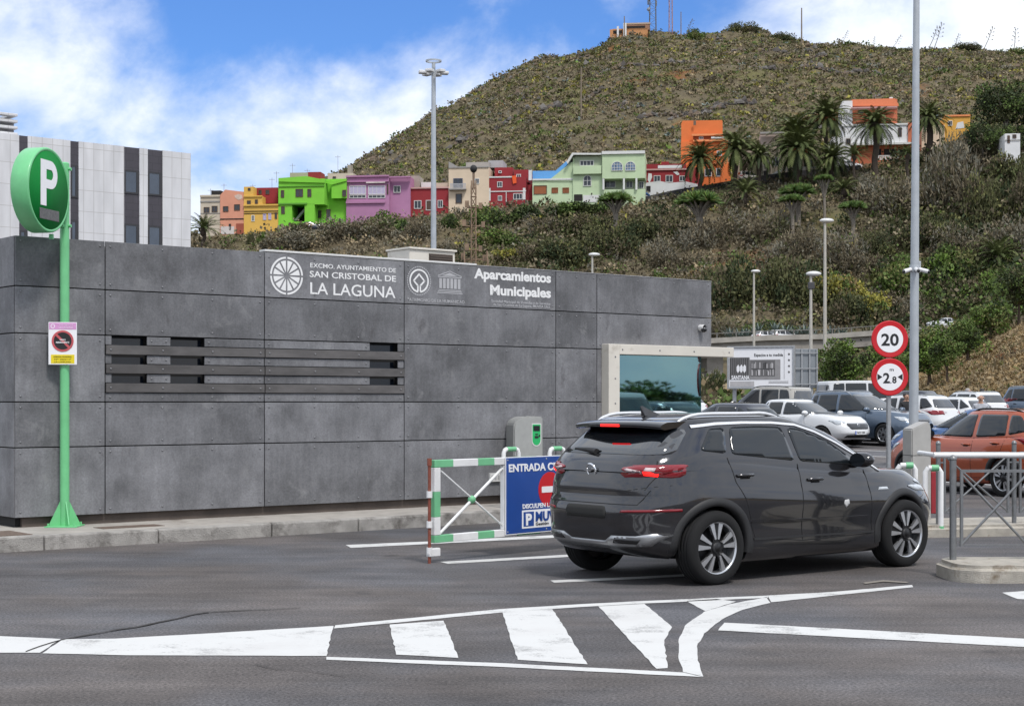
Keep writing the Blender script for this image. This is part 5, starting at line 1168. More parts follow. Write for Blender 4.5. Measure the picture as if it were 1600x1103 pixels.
# ------------------------------------------------------------------ the dark grey SUV in the lane
GREYP = M('graphite_paint', (.030, .030, .034), .13, .6, var=.06, scale=1.5, coat=1.0, ior=1.6)
hs = dict(W=.928, WB=2.675, xr=-.81, xf=3.587, wz=.348, wr=.352, arch=.405, track=.805, wt=.235, mats=[GREYP, GLOSSB], N=176,
    tail=[(0, .24), (.06, .10), (.16, .03), (.30, .005), (.46, .0), (.56, .02), (.60, .045), (.72, .045), (.84, .07), (.94, .11), (1, .15)],
    nose=[(0, .26), (.1, .10), (.25, .03), (.45, .0), (.62, .03), (.8, .10), (.92, .20), (1, .32)],
    side=[(0, .90), (.05, .955), (.18, .975), (.34, .970), (.46, .985), (.60, 1.0), (.72, .990), (.80, .970), (.88, .955), (.95, .935), (1, .908)],
    under=[(-.89, .30), (-.5, .26), (.4, .19), (2.2, .19), (3.2, .20), (3.587, .24)],
    deck=[(-.81, 1.16), (-.3, 1.195), (.2, 1.165), (1.1, 1.085), (2.0, 1.02), (2.4, 1.005), (2.9, .985), (3.3, .915), (3.5, .84), (3.587, .80)], crown=.05, nf=3.6, nr=4.8,
    cabin=dict(rear=[(0, -.74), (.25, -.67), (.6, -.50), (.88, -.34), (1, -.28)], front=[(0, 2.68), (.3, 2.41), (.6, 2.12), (.8, 1.89), (.93, 1.62), (1, 1.42)],
        half=[(0, .858), (.2, .84), (.5, .775), (.85, .69), (1, .645)], belt=[(-.9, 1.06), (0, 1.08), (2.4, .95), (3.6, .9)],
        roof=[(-.9, 1.49), (-.3, 1.53), (.35, 1.558), (.9, 1.558), (1.4, 1.535), (1.8, 1.50), (2.6, 1.42)], nf=7.5, nr=5.5, crown=.028))
hs['roof_z'] = lambda x: 1.485+.0*x
hs['clad_z'] = lambda x, y: .40 if -.45 < x < 3.2 else (.50 if x <= -.45 else .36)
HX, HY, HA = 1.40, 15.80, .653
hero = thing('sport_utility_car', 'dark grey SUV with black roof driving into the car park past the blue notice', 'car', (HX, HY, 0), HA)
hme = car_body(hs); hero.scale = (1.032, 1.025, 1.0); hero.location = (HX-.035, HY-.01, 0)
top = [(1.55, 1.325), (1.12, 1.445), (.55, 1.482), (.0, 1.475), (-.30, 1.445)]
d = dict(
  side_windows=[[(2.06, 1.072), (1.17, 1.135), (1.14, 1.465), (1.30, 1.452), (1.68, 1.325)], [(1.10, 1.140), (.27, 1.222), (.36, 1.475), (.75, 1.484), (1.06, 1.472)], [(.21, 1.228), (-.10, 1.262), (.04, 1.40), (.10, 1.462), (.29, 1.474)]],
  trim=[([(2.36, 1.01), (2.10, 1.145), (1.80, 1.302), (1.52, 1.418), (1.26, 1.490), (.95, 1.512), (.55, 1.516), (.20, 1.508), (-.10, 1.482)], (.018, .026))],
  gaps=[[(1.13, 1.11), (1.13, .55), (1.14, .36)], [(2.09, 1.03), (2.12, .80), (2.14, .55), (2.16, .40)], [(.20, 1.19), (.26, .95), (.36, .80), (.44, .60), (.50, .42), (1.14, .36), (2.16, .38)], [(-.55, 1.15), (-.53, 1.06)]],
  handles=[(1.33, .955), (.38, 1.02)], mirror=(1.94, 1.075), mirror_sc=1.05,
  side_lamps_rear=[[(-.76, 1.012), (-.55, 1.03), (-.38, 1.075), (-.27, 1.125), (-.32, 1.137), (-.76, 1.13)]],
  side_lamps_front=[[(2.92, .89), (3.25, .79), (3.38, .78), (3.30, .855), (3.05, .915)]],
  cladding=True, rail_mat=RAILM, trim_mat=RAILM, rail=(-.20, 1.14, .60),
  rear_window=[[(-.75, 1.225), (.75, 1.225), (.655, 1.468), (-.655, 1.468)]],
  windscreen=[[(-.74, 1.06), (.74, 1.06), (.58, 1.485), (-.58, 1.485)]],
  rear_lamps=[[(.40, 1.085), (.62, 1.032), (.82, 1.008), (.82, 1.128), (.55, 1.125), (.42, 1.105)]],
  grille=[[(-.50, .66), (.50, .66), (.62, .78), (-.62, .78)]], lower_grille=[[(-.6, .3), (.6, .3), (.55, .46), (-.55, .46)]], front_lamps=[[(.5, .74), (.82, .78), (.84, .85), (.55, .83)]], grille_badge=(0, .72), plate_front=(0, .53),
  wheel=dict(spokes=5, style='twin', rim_r=.695, rot=.3), mirror_mats=[GLOSSB, GLOSSB])
S = finish_car(hero, hs, hme, d)
# tail lamp insides: lit lower block, clear bar; bumper reflectors
for s_ in (1, -1):
    m = MB(); S.patch([(s_*.63, 1.034), (s_*.72, 1.022), (s_*.72, 1.066), (s_*.635, 1.07)], 'rear', 1, .0095, .03, m); m.build('brake_light', LITRED, hero)
    m = MB(); S.patch([(s_*.44, 1.083), (s_*.61, 1.045), (s_*.615, 1.075), (s_*.47, 1.098)], 'rear', 1, .0092, .03, m); m.build('reversing_lamp', M('lamp_pink_white', (.50, .40, .40), .12, var=.2, scale=30, coat=.6), hero)
    m = MB(); S.patch([(s_*.64, 1.076), (s_*.715, 1.072), (s_*.715, 1.105), (s_*.645, 1.108)], 'rear', 1, .0092, .03, m); m.build('indicator_lamp', MATS['lamp_pink_white'], hero)
    m = MB(); S.patch([(s_*.46, .690), (s_*.84, .703), (s_*.84, .728), (s_*.48, .712)], 'rear', 1, .007, .04, m); m.build('reflector', TAILR, hero)
    m = MB(); S.patch([(s_*.34, .402), (s_*.60, .402), (s_*.64, .448), (s_*.38, .453)], 'rear', 1, .010, .04, m); m.build('exhaust_trim', GLOSSB, hero)
m = MB()
S.patch([(-.82, .50), (-.70, .385), (-.30, .345), (.30, .345), (.70, .385), (.82, .50), (.72, .50), (.60, .475), (.34, .47), (.24, .415), (-.24, .415), (-.34, .47), (-.60, .475), (-.72, .50)], 'rear', 1, .006, .05, m); m.build('skid_trim', SILV, hero)
m = MB(); S.strip([(-.80, .945), (-.45, .885), (0, .875), (.45, .885), (.80, .945)], .006, 'rear', 1, .002, .06, m); S.strip([(-.70, .90), (-.62, .765), (.62, .765), (.70, .90)], .007, 'rear', 1, .002, .06, m)
S.strip([(-.70, 1.17), (-.73, 1.06), (-.66, .90)], .008, 'rear', 1, .002, .05, m); S.strip([(.70, 1.17), (.73, 1.06), (.66, .90)], .008, 'rear', 1, .002, .05, m); m.build('tailgate_gap', SEAM, hero)
m = MB(); S.patch([(-.27, .625), (.27, .625), (.29, .68), (.26, .742), (-.26, .742), (-.29, .68)], 'rear', 1, .004, .05, m, smooth_poly=1); m.build('number_plate_recess', M('plate_dark', (.016, .016, .015), .8, var=0), hero)
# emblem: ring with a lightning bolt
h, n = S.hit('rear', 0, 1.07); m = MB(); rm = Matrix.Rotation(R(-90-14), 4, 'Y')
m.lathe([(.052, .0), (.053, .012), (.062, .014), (.070, .010), (.071, 0)], 32, 0, rm); 
for p in ([(-.095, .012), (-.01, .022), (.0, .004), (.095, -.004), (.008, -.014), (-.002, .002)],): m.add([rm @ Vector((b, a, .012)) for a, b in p]+[rm @ Vector((b, a, .002)) for a, b in p], [(0, 1, 2, 5), (5, 2, 3, 4)]+[(i, (i+1) % 6, 6+(i+1) % 6, 6+i) for i in range(6)])
m.build('emblem', CHROME, hero, tuple(h))
# spoiler, high brake light, wiper, fin
m = MB(); rws = []
for yy in np.linspace(-.61, .61, 21):
    e = 1-.5*(abs(yy)/.64)**4; xb = -.515+.10*(abs(yy)/.64)**2.2; zt_ = 1.538-.022*(abs(yy)/.61)**3; rws.append([Vector((-.10, yy, zt_+.022)), Vector((-.35, yy, zt_+.010)), Vector((xb+.02, yy, zt_-.010)), Vector((xb, yy, zt_-.026)), Vector((xb+.006, yy, zt_-.052)), Vector((xb+.05, yy, zt_-.062)), Vector((-.22, yy, zt_-.040))])
k = len(rws[0]); m.add([p for r_ in rws for p in r_], [(i*k+j, (i+1)*k+j, (i+1)*k+j+1, i*k+j+1) for i in range(len(rws)-1) for j in range(k-1)], 0, True); m.add(rws[0], [tuple(range(k))]); m.add(rws[-1], [tuple(range(k))[::-1]])
sp_ = m.build('spoiler', GLOSSB, hero)
m = MB(); m.bbox(-.519, -.50, -.13, .13, 1.483, 1.508, .004); m.build('high_brake_light', LITRED, sp_)
m = MB(); pts = [S.hit('rear', y, z)[0]+Vector((-.02, 0, .0)) for y, z in ((.05, 1.24), (.20, 1.255), (.40, 1.265))]; m.path(pts, [.032, .024, .010], 8); m.build('rear_wiper', PLAST, hero)
m = MB(); zf = S.hit('top', .05, 0)[0].z; m.add([(-.13, 0, zf+.085), (.14, -.03, zf-.01), (.14, .03, zf-.01), (-.09, -.028, zf-.01), (-.09, .028, zf-.01), (-.10, 0, zf+.09), (-.02, 0, zf+.055)], [(0, 3, 4), (5, 6, 3), (6, 1, 3), (5, 4, 6), (6, 4, 2), (6, 2, 1), (0, 5, 3), (0, 4, 5)]); m.build('roof_antenna', GLOSSB, hero)
for s_ in (1, -1):
    m = MB(); S.strip([(.10, .60), (.95, .565), (2.08, .555)], (.030, .022), 'side', s_, .008, .07, m); m.build('side_crease', GREYP, hero)
    m = MB(); S.patch([(2.25, .815), (2.42, .815), (2.40, .845), (2.27, .845)], 'side', s_, .006, .03, m); m.build('side_indicator', HEADL, hero)
    m = MB(); S.strip([(.48, .405), (2.18, .395)], .018, 'side', s_, .009, .07, m); m.build('sill_moulding', PLAST, hero)
m = MB(); S.patch([(1.74, .66), (1.79, .70), (1.78, .74), (1.72, .735), (1.71, .70)], 'side', -1, .004, .02, m); m.build('door_mark', M('white_chip', (.5, .5, .5), .5, var=0), hero)
# ------------------------------------------------------------------ houses on the slope
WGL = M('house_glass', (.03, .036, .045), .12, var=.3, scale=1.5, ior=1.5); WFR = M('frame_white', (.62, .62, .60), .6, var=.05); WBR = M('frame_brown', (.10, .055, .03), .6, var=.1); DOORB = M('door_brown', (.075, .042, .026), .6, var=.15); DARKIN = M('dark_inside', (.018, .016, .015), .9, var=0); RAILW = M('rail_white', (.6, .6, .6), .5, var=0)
def wallmat(n, c, d=None): return M('render_'+n, c, .85, var=.09, scale=.5, dirt=((c[0]*.62, c[1]*.62, c[2]*.64), .55, .63))
class House:
    """a house whose parts are set out on upright planes facing the viewer; front at depth Y, turned by a"""
    def __init__(s, name, label, u0, v_base, Y, a=-.12, cat='house', group='houses along the hillside street'):
        p = at(u0, v_base, Y); s.z0 = p.z-4.5; s.F = Frame(p.x, Y, a); s.t = thing(name, label, cat, (p.x, Y, s.z0), a, group)
    def q(s, u, v, n=0): x, z = s.F.p(u, v, n); return x, z-s.z0
    def mass(s, u0, u1, v0, v1, mat, n=0., depth=7., name='wall', base=False):
        x0, z1 = s.q(u0, v0, n); x1, _ = s.q(u1, v0, n); z1 = s.q((u0+u1)/2, v0, n)[1]; z0 = 0 if base else s.q((u0+u1)/2, v1, n)[1]
        return MB().box(x0, x1, -n, -n+depth, z0, z1).build(name, mat, s.t)
    def band(s, u0, u1, v0, v1, mat, n=.12, th=None, name='cornice'):
        x0 = s.q(u0, v0)[0]; x1 = s.q(u1, v0)[0]; z1 = s.q((u0+u1)/2, v0)[1]; z0 = s.q((u0+u1)/2, v1)[1]
        return MB().box(x0, x1, -n, (th or .0)+.02, z0, z1).build(name, mat, s.t)
    def win(s, u0, u1, v0, v1, fr=None, n=0., bars=1, arch=False, glass=None, name='window', ft=.09, cross=0):
        fr = fr or WFR; x0, x1 = s.q(u0, v0, n)[0], s.q(u1, v0, n)[0]; um = (u0+u1)/2; z1, z0 = s.q(um, v0, n)[1], s.q(um, v1, n)[1]
        m = MB(); y0, y1 = -n-.09, -n+.03
        if arch:
            r = (x1-x0)/2; xc = (x0+x1)/2; zs = z1-min(r, (z1-z0)*.5); ry = z1-zs
            pts = lambda k: [(x0+k, z0+k), (x1-k, z0+k)]+[(xc+(r-k)*math.cos(t), zs+(ry-k)*math.sin(t)) for t in np.linspace(0, math.pi, 13)]
            o, i = pts(0), pts(ft); vs = [(x, y0, z) for x, z in o+i]+[(x, y1, z) for x, z in o+i]; k = len(o)
            m.add(vs, [q for a in range(k) for b in [(a+1) % k] for q in ((a, b, k+b, k+a), (a, 2*k+a, 2*k+b, b), (k+a, k+b, 3*k+b, 3*k+a))])
        else:
            m.box(x0, x1, y0, y1, z0, z0+ft); m.box(x0, x1, y0, y1, z1-ft, z1); m.box(x0, x0+ft, y0, y1, z0+ft, z1-ft); m.box(x1-ft, x1, y0, y1, z0+ft, z1-ft)
        for b in range(bars): x = x0+(x1-x0)*(b+1)/(bars+1); m.box(x-.03, x+.03, y0+.02, y1, z0+ft, z1-ft-(.1 if arch else 0))
        for b in range(cross): z = z0+(z1-z0)*(b+1)/(cross+1); m.box(x0+ft, x1-ft, y0+.025, y1, z-.03, z+.03)
        w = m.build(name, fr, s.t); g = MB(); g.prism(pts(ft*.5) if arch else [(x0+ft*.5, z0+ft*.5), (x1-ft*.5, z0+ft*.5), (x1-ft*.5, z1-ft*.5), (x0+ft*.5, z1-ft*.5)], -n-.02, -n-.005); g.build('pane', glass or WGL, w); return w
    def flat(s, u0, u1, v0, v1, mat, name, n=.04, th=.03, base=False):
        x0, x1 = s.q(u0, v0, n)[0], s.q(u1, v0, n)[0]; um = (u0+u1)/2; z1, z0 = s.q(um, v0, n)[1], (0 if base else s.q(um, v1, n)[1])
        return MB().box(x0, x1, -n-th, -n, z0, z1).build(name, mat, s.t)
    def prism(s, pts, mat, n, depth, name):
        P = [s.q(u, v, n) for u, v in pts]; return MB().prism(P, -n, -n+depth).build(name, mat, s.t)
    def rail(s, u0, u1, v0, v1, n=.6, mat=None, k=10, name='balustrade'):
        x0, x1 = s.q(u0, v0, n)[0], s.q(u1, v0, n)[0]; um = (u0+u1)/2; z1, z0 = s.q(um, v0, n)[1], s.q(um, v1, n)[1]; m = MB(); m.box(x0, x1, -n-.05, -n+.05, z1-.12, z1); m.box(x0, x1, -n-.05, -n+.05, z0, z0+.1)
        for i in range(k): x = x0+(x1-x0)*(i+.5)/k; w = (x1-x0)/k*.28; m.box(x-w, x+w, -n-.04, -n+.04, z0+.1, z1-.12)
        return m.build(name, mat or RAILW, s.t)
    def antenna(s, u, v0, v1, n=-2):
        x, z0 = s.q(u, v1, n); _, z1 = s.q(u, v0, n); m = MB(); m.tube((x, -n, z0-.3), (x, -n, z1), .035, n=5); m.tube((x-.5, -n, z1-.3), (x+.5, -n, z1-.3), .025, n=5)
        for k in (-.35, 0, .35): m.tube((x+k, -n-.25, z1-.3), (x+k, -n+.25, z1-.3), .02, n=4)
        return m.build('aerial', M('aerial_grey', (.25, .25, .26), .5), s.t)
YH = 266.
GREYR = wallmat('grey', (.30, .285, .27)); BEI = wallmat('beige', (.52, .45, .36)); SALM = wallmat('salmon', (.62, .28, .185)); YEL = wallmat('yellow', (.66, .40, .085)); DRED = wallmat('dark_red', (.26, .022, .028)); LIME = wallmat('lime', (.20, .56, .045)); PURP = wallmat('mauve', (.39, .185, .32)); CRM = wallmat('cream', (.62, .50, .37)); MINT = wallmat('mint', (.47, .58, .37)); ORG = wallmat('orange', (.68, .17, .045)); WHT = wallmat('white', (.66, .66, .66)); TERRA = wallmat('terracotta', (.50, .15, .075)); OCH = wallmat('ochre', (.66, .36, .07)); SKYB = M('roof_sky_blue', (.11, .33, .68), .6, var=.06, scale=.6); LILA = M('shutter_lilac', (.45, .40, .55), .6, var=.1)
h = House('terraced_house', 'small beige two-storey house at the far left end of the row, beside the white institute', 313, 362, YH)
h.mass(313, 345, 306, 362, BEI, 0, 8, base=True); h.band(313, 344, 305, 308, BEI, .2); h.band(313, 344, 314, 316, GREYR, .12); h.win(318.5, 327.5, 324, 333, WBR); h.win(331, 340, 322, 332, WBR); h.flat(313, 344, 333, 334, GREYR, 'sill'); h.mass(330, 345, 298, 306, DARKIN, -2, 4, 'roof_shed'); h.antenna(329, 295, 306); h.win(320, 326, 346, 356, WBR, bars=0)
h = House('terraced_house', 'salmon pink gabled house with peeling paint between the beige and yellow houses', 344, 366, YH-.6)
h.prism([(344, 372), (344, 305), (352, 296.5), (372, 299), (381, 300), (381, 372)], SALM, 0, 8, 'wall'); h.win(348.5, 357, 322.5, 331, WBR); h.win(366, 375, 319.5, 329, WBR); h.flat(344, 381, 341.5, 343, DARKIN, 'cable', .05); h.flat(345, 366, 354, 366, wallmat('pale', (.55, .5, .48)), 'garage_door'); h.flat(369, 381, 349.5, 367, wallmat('red_door', (.30, .075, .045)), 'door'); h.flat(357.5, 361, 350, 360, DARKIN, 'doorway'); h.antenna(350, 287, 298)
h.prism([(366, 306), (372, 303.5), (378, 305), (379, 310), (373, 313), (368, 310)], M('peeled_render', (.58, .45, .38), .9, var=.2, scale=3), .03, .06, 'peeled_patch')
h = House('terraced_house', 'warm yellow house with a dark red rooftop block, left of the bright green house', 381, 362, YH-1.2)
h.mass(381, 436, 321, 362, YEL, 0, 9, base=True); h.mass(381, 410, 307, 322, YEL, 0, 9, 'upper_wall'); h.mass(381, 396, 292, 308, YEL, 0, 9, 'tower'); h.mass(396, 434, 293.5, 318, DRED, -2.0, 6, 'rooftop_block'); h.band(381, 436, 319.5, 322, YEL, .25); h.band(381, 410, 306, 308, YEL, .2); h.flat(381, 436, 329.5, 330.6, DARKIN, 'cable', .05); h.flat(381, 436, 333, 334, DARKIN, 'cable', .05)
for a in ((386, 392, 313.5, 323), (398.5, 403, 312, 319), ): h.win(*a, WBR)
h.win(387.5, 391.5, 294, 298, WBR, bars=0); h.win(393, 398, 336.5, 346, WFR); h.win(411, 416, 334.5, 344, LILA, bars=0, glass=LILA); h.win(419.5, 424, 333.5, 343.5, LILA, bars=0, glass=LILA); h.win(429.5, 433, 332, 342, WBR, bars=0); h.win(404, 409, 297, 304, WBR, n=-2); h.win(415, 421, 297, 304, WBR, n=-2); h.antenna(395, 288, 293); h.antenna(425, 278, 293, -4)
h = House('terraced_house', 'bright lime green two-storey house with a recessed porch and stairs', 435, 352, YH-2)
h.mass(435, 456, 319, 352, LIME, 0, 9, base=True); h.mass(476, 491.5, 319, 352, LIME, 0, 9, base=True); h.mass(456, 476, 346.5, 352, LIME, 0, 9, base=True); h.mass(435, 507, 280, 320, LIME, 0, 9, 'upper_wall'); h.mass(456, 491, 319, 347, DARKIN, -4, 3, 'porch_back')
h.mass(491, 541, 280, 350, LIME, -2.5, 7, base=True); h.mass(518, 541, 280, 310, LIME, -1.2, 5, 'side_wall')
h.prism([(435, 284), (435, 278.5), (478, 275.5), (507, 281), (507, 286)], LIME, .25, .5, 'parapet'); h.prism([(507, 286), (507, 281.5), (518, 284), (541, 279), (541, 283), (518, 289)], LIME, -1.0, .6, 'parapet')
h.band(435, 480, 317.5, 320, M('lime_dark', (.10, .30, .03), .8), .2); h.band(435, 507, 290.5, 292, MATS['lime_dark'], .15)
for a in ((439, 444, 297.5, 309), (462, 473.5, 295.5, 308), (480.5, 486.5, 295.5, 308), (439.5, 445, 322.5, 334.5)): h.win(*a, WBR)
for u0, u1, v0, v1 in ((496, 502, 329, 341), (510, 516.5, 327, 341.5), (535, 541, 297, 307)): h.win(u0, u1, v0, v1, WBR, n=-2.4 if u0 < 530 else -1.1)
h.prism([(459, 345), (474, 327), (476, 327), (476, 330), (463, 345)], M('stair_grey', (.2, .2, .19), .9), -1.0, .8, 'staircase')
h.mass(453, 481, 270, 281, wallmat('mortar', (.34, .29, .23)), -3, 3, 'rooftop_room'); h.mass(481, 501, 269, 281, DRED, -3.2, 3, 'rooftop_room'); h.antenna(457, 256, 271, -4); h.antenna(432, 268, 283, -3); h.antenna(480, 264, 270, -4)
h = House('rooftop_house', 'pale cream rooftop with a chimney stub showing above the green and mauve houses', 512, 285, YH+16)
h.mass(512, 552, 271, 300, BEI, 0, 7, base=True); h.mass(543, 549, 258, 272, wallmat('stub', (.3, .27, .22)), -1, 1.2, 'chimney'); h.antenna(528, 243, 272); h.win(520, 525, 276, 281, WBR, bars=0)
h = House('terraced_house', 'mauve house with white shuttered double windows and flaking cornice', 541, 322, YH-1.5)
h.mass(541, 608, 275.5, 324, PURP, 0, 9, base=True); h.mass(608, 641, 276, 330, PURP, -1.2, 8, base=True); h.band(541, 608, 274.5, 277, PURP, .3); h.band(541, 608, 283, 285, PURP, .35); h.band(607, 641, 275.5, 278, PURP, -.8); h.band(541, 602, 315, 318, PURP, .3)
h.flat(572, 602, 284.2, 286.3, M('flaking_white', (.6, .52, .5), .9, var=.3, scale=2), 'flaking_trim', .36)
for u0, u1 in ((546, 572), (575.5, 602)):
    h.win(u0, u1, 290.5, 304, WFR, glass=LILA, bars=3); h.win(u0, u1, 304.8, 310, WFR, bars=3)
h.win(615, 626, 290.5, 301.5, WFR, n=-1.1); h.win(604.5, 607, 288, 304, WBR, bars=0)
h = House('terraced_house', 'low red house with white framed windows right of the mauve house', 641, 328, YH-1)
h.mass(641, 702, 294, 330, DRED, 0, 8, base=True); h.band(641, 702, 292.8, 295, wallmat('pink', (.5, .3, .28)), .2); h.win(647, 658.5, 313.5, 326.5, WFR); h.win(665.5, 676, 313, 329, WFR, glass=DOORB, bars=0); h.win(684, 692, 313, 325, WFR)
h.mass(642, 655, 275, 294, wallmat('rubble', (.32, .28, .24)), -3, 4, 'rooftop_room'); h.mass(658, 676, 285, 294, WHT, -4, 3, 'rooftop_room'); h.mass(676, 700, 286, 294, BEI, -4, 3, 'rooftop_room')
h = House('terraced_house', 'cream house with an iron balcony between the two red houses', 701, 318, YH-2)
h.mass(701, 764, 262, 320, CRM, 0, 8, base=True); h.band(701, 764, 260.5, 262.5, GREYR, .15); h.prism([(701, 262), (701, 252.5), (716, 261)], GREYR, -.2, .4, 'parapet'); h.mass(728, 765, 253.5, 262, GREYR, -3, 4, 'rooftop_room'); h.mass(763, 786, 251, 262, wallmat('cool_grey', (.36, .36, .37)), -4, 5, 'rooftop_room')
h.win(708.5, 723, 279, 293, M('frame_blue', (.06, .08, .14), .5)); h.rail(703, 728, 287, 296, .7, M('rail_grey', (.4, .4, .42), .5), 14, 'balcony'); h.flat(702, 729, 295.5, 297.5, GREYR, 'balcony_slab', .0, .8); h.win(742, 749, 279, 287.5, WFR); h.win(712, 722, 303, 318, WBR, bars=0)
h = House('terraced_house', 'dark red two-storey house with an orange cloth hanging from it', 764, 316, YH-2.6)
h.mass(764, 822, 277, 318, DRED, 0, 9, base=True); h.mass(773, 801, 262, 278, DRED, -2, 6, 'rooftop_room'); h.mass(803, 826, 265.5, 285, DRED, -1.5, 6, 'rooftop_room'); h.band(764, 822, 298.5, 300, WFR, .1); h.flat(764, 766.5, 294, 314, WFR, 'corner_strip'); h.flat(817, 821, 294, 312, WFR, 'corner_strip'); h.flat(790.5, 791.5, 300, 318, WFR, 'pipe')
h.win(777, 785, 284, 293, WFR); h.win(807, 814, 272.5, 280, WFR, n=-1.3); h.win(778, 784.5, 306, 314, WFR); h.win(802, 816.5, 302.5, 312, WFR, bars=2); h.win(779, 784, 267, 271, WFR, n=-1.9, bars=0); h.mass(822, 832, 289, 316, DRED, -1, 6, 'side_wall', base=True)
h.prism([(800, 275), (806.5, 274.5), (807, 286), (801.5, 287.5)], M('cloth_orange', (.75, .10, .02), .8, var=.1), .2, .06, 'hanging_cloth'); h.band(764, 800, 276, 278, WFR, .1); h.flat(826, 831, 266, 282, WHT, 'white_gable')
h = House('terraced_house', 'large pale mint house with arched windows and a sky-blue roof over its left wing', 832, 313, YH-3.5)
h.mass(832, 895, 281, 315, MINT, 0, 9, base=True); h.band(832, 895, 279.5, 282, WFR, .2)
h.prism([(832, 281), (832, 267.5), (868, 267), (885, 252), (893, 252), (860, 281)], SKYB, -.6, 8, 'roof'); h.prism([(855, 284), (893, 253.5), (895, 253.5), (895, 284)], MINT, .1, 8, 'gable_wall')
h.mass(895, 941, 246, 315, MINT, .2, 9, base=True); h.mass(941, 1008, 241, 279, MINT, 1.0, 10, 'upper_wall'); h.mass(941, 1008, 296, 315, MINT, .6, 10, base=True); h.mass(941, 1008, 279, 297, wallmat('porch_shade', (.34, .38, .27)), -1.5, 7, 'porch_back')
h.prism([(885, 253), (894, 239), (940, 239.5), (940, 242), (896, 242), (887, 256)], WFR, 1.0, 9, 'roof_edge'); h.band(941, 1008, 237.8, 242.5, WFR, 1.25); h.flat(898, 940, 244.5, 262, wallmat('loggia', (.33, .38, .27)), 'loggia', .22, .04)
h.win(906, 928, 251, 259.5, WFR, n=.30, bars=3); h.flat(896, 940, 259.8, 272.5, MINT, 'balcony_wall', .3, .5)
h.win(911.5, 924, 274, 291, WFR, n=.24, arch=True, cross=1)
for u0, u1 in ((955.5, 973), (977, 993)): h.win(u0, u1, 252.5, 267, WFR, n=1.05, arch=True, bars=3, cross=2, glass=M('stained_glass', (.10, .16, .25), .2, var=.7, scale=2.5))
for u in (973.5, 993, 941.5): h.flat(u, u+3, 279, 297, WFR, 'column', .75, .25)
for a in ((944, 962, 283, 294), (978, 989, 283, 294), (998, 1006, 284, 295)): h.win(*a, WFR, n=-1.45)
h.win(834, 854.5, 290, 304, WBR, glass=M('shutter_rust', (.28, .09, .03), .7), bars=0); h.win(862, 872, 293.5, 302, M('shutter_brown', (.23, .075, .025), .7), glass=MATS['shutter_brown']); h.win(879, 889, 293.5, 302, MATS['shutter_brown'], glass=MATS['shutter_brown'])
h.flat(897, 910, 304, 314, DARKIN, 'garage_door', .25); h.flat(911, 939, 305, 316, WFR, 'garage_door', .25); h.band(895, 1008, 272.4, 274, MINT, .35)
h = House('terraced_house', 'low red house with whitewashed base and peeling corner, left of the orange house', 1008, 300, YH-1)
h.mass(1008, 1072, 262, 300, DRED, 0, 8, base=True); h.prism([(1008, 312), (1008, 286), (1030, 283), (1045, 286), (1072, 284), (1090, 288), (1090, 312)], WHT, .06, .4, 'white_base'); h.mass(1072, 1092, 262, 300, DRED, -.4, 8, 'side_wall', base=True); h.band(1008, 1072, 256.5, 264, DRED, .1); h.flat(1028, 1066, 258.5, 263, WHT, 'parapet_panel', .13); h.band(1008, 1075, 264, 266.3, wallmat('pink', (.5, .3, .28)), .22)
h.prism([(1012, 282), (1013, 271), (1018, 271.5), (1019, 277), (1015, 286)], WHT, .05, .2, 'peeled_patch'); h.prism([(1052, 269), (1058, 267.5), (1062, 273), (1058, 274)], WHT, .05, .2, 'peeled_patch')
h.win(1021.5, 1032, 274.5, 285, WFR); h.win(1040, 1051.5, 274, 285, WFR); h.win(1061.5, 1071, 275, 283.5, WFR); h.flat(1010, 1016.5, 291, 300, DARKIN, 'doorway', .1); h.mass(1033, 1045, 253, 258, DRED, -2, 2, 'rooftop_block')
h = House('tower_house', 'tall bright orange house rising behind the first palms', 1064, 286, YH+3)
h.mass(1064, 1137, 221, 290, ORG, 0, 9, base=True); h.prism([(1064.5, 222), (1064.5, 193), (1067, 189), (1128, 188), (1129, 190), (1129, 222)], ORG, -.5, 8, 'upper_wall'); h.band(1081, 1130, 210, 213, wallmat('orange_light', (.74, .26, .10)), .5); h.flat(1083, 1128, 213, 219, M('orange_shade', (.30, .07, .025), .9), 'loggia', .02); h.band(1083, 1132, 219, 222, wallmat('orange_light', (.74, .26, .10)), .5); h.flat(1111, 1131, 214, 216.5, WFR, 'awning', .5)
h.win(1092, 1099, 214, 218.5, WFR, n=.06); h.flat(1083.5, 1087.5, 189, 196, M('vent_brown', (.14, .10, .07), .8), 'vent'); h.win(1101, 1112, 264, 276, WFR); h.win(1119, 1133, 263, 276, WFR); h.flat(1115, 1140, 254, 256, MATS['render_orange_light'], 'ledge', .1); h.prism([(1126, 300), (1126, 256), (1139, 256), (1144, 300)], ORG, .2, 4, 'porch'); h.win(1120, 1128, 236, 244, WFR)
h = House('terrace_house', 'beige stone-faced house with white balustrades behind the middle palms', 1188, 275, YH+2)
h.mass(1203, 1282, 229, 278, CRM, 0, 8, base=True); h.mass(1188, 1225, 207, 230, wallmat('dusty_pink', (.46, .38, .34)), -1.5, 7, 'upper_wall', base=True); h.mass(1150, 1190, 236, 280, wallmat('brownish', (.30, .24, .18)), -.5, 7, base=True); h.band(1188, 1226, 206, 209, GREYR, -1.2); h.flat(1189, 1202, 228, 276, M('stone_facing', (.40, .36, .29), .9, var=.35, scale=3), 'stone_pier', .1)
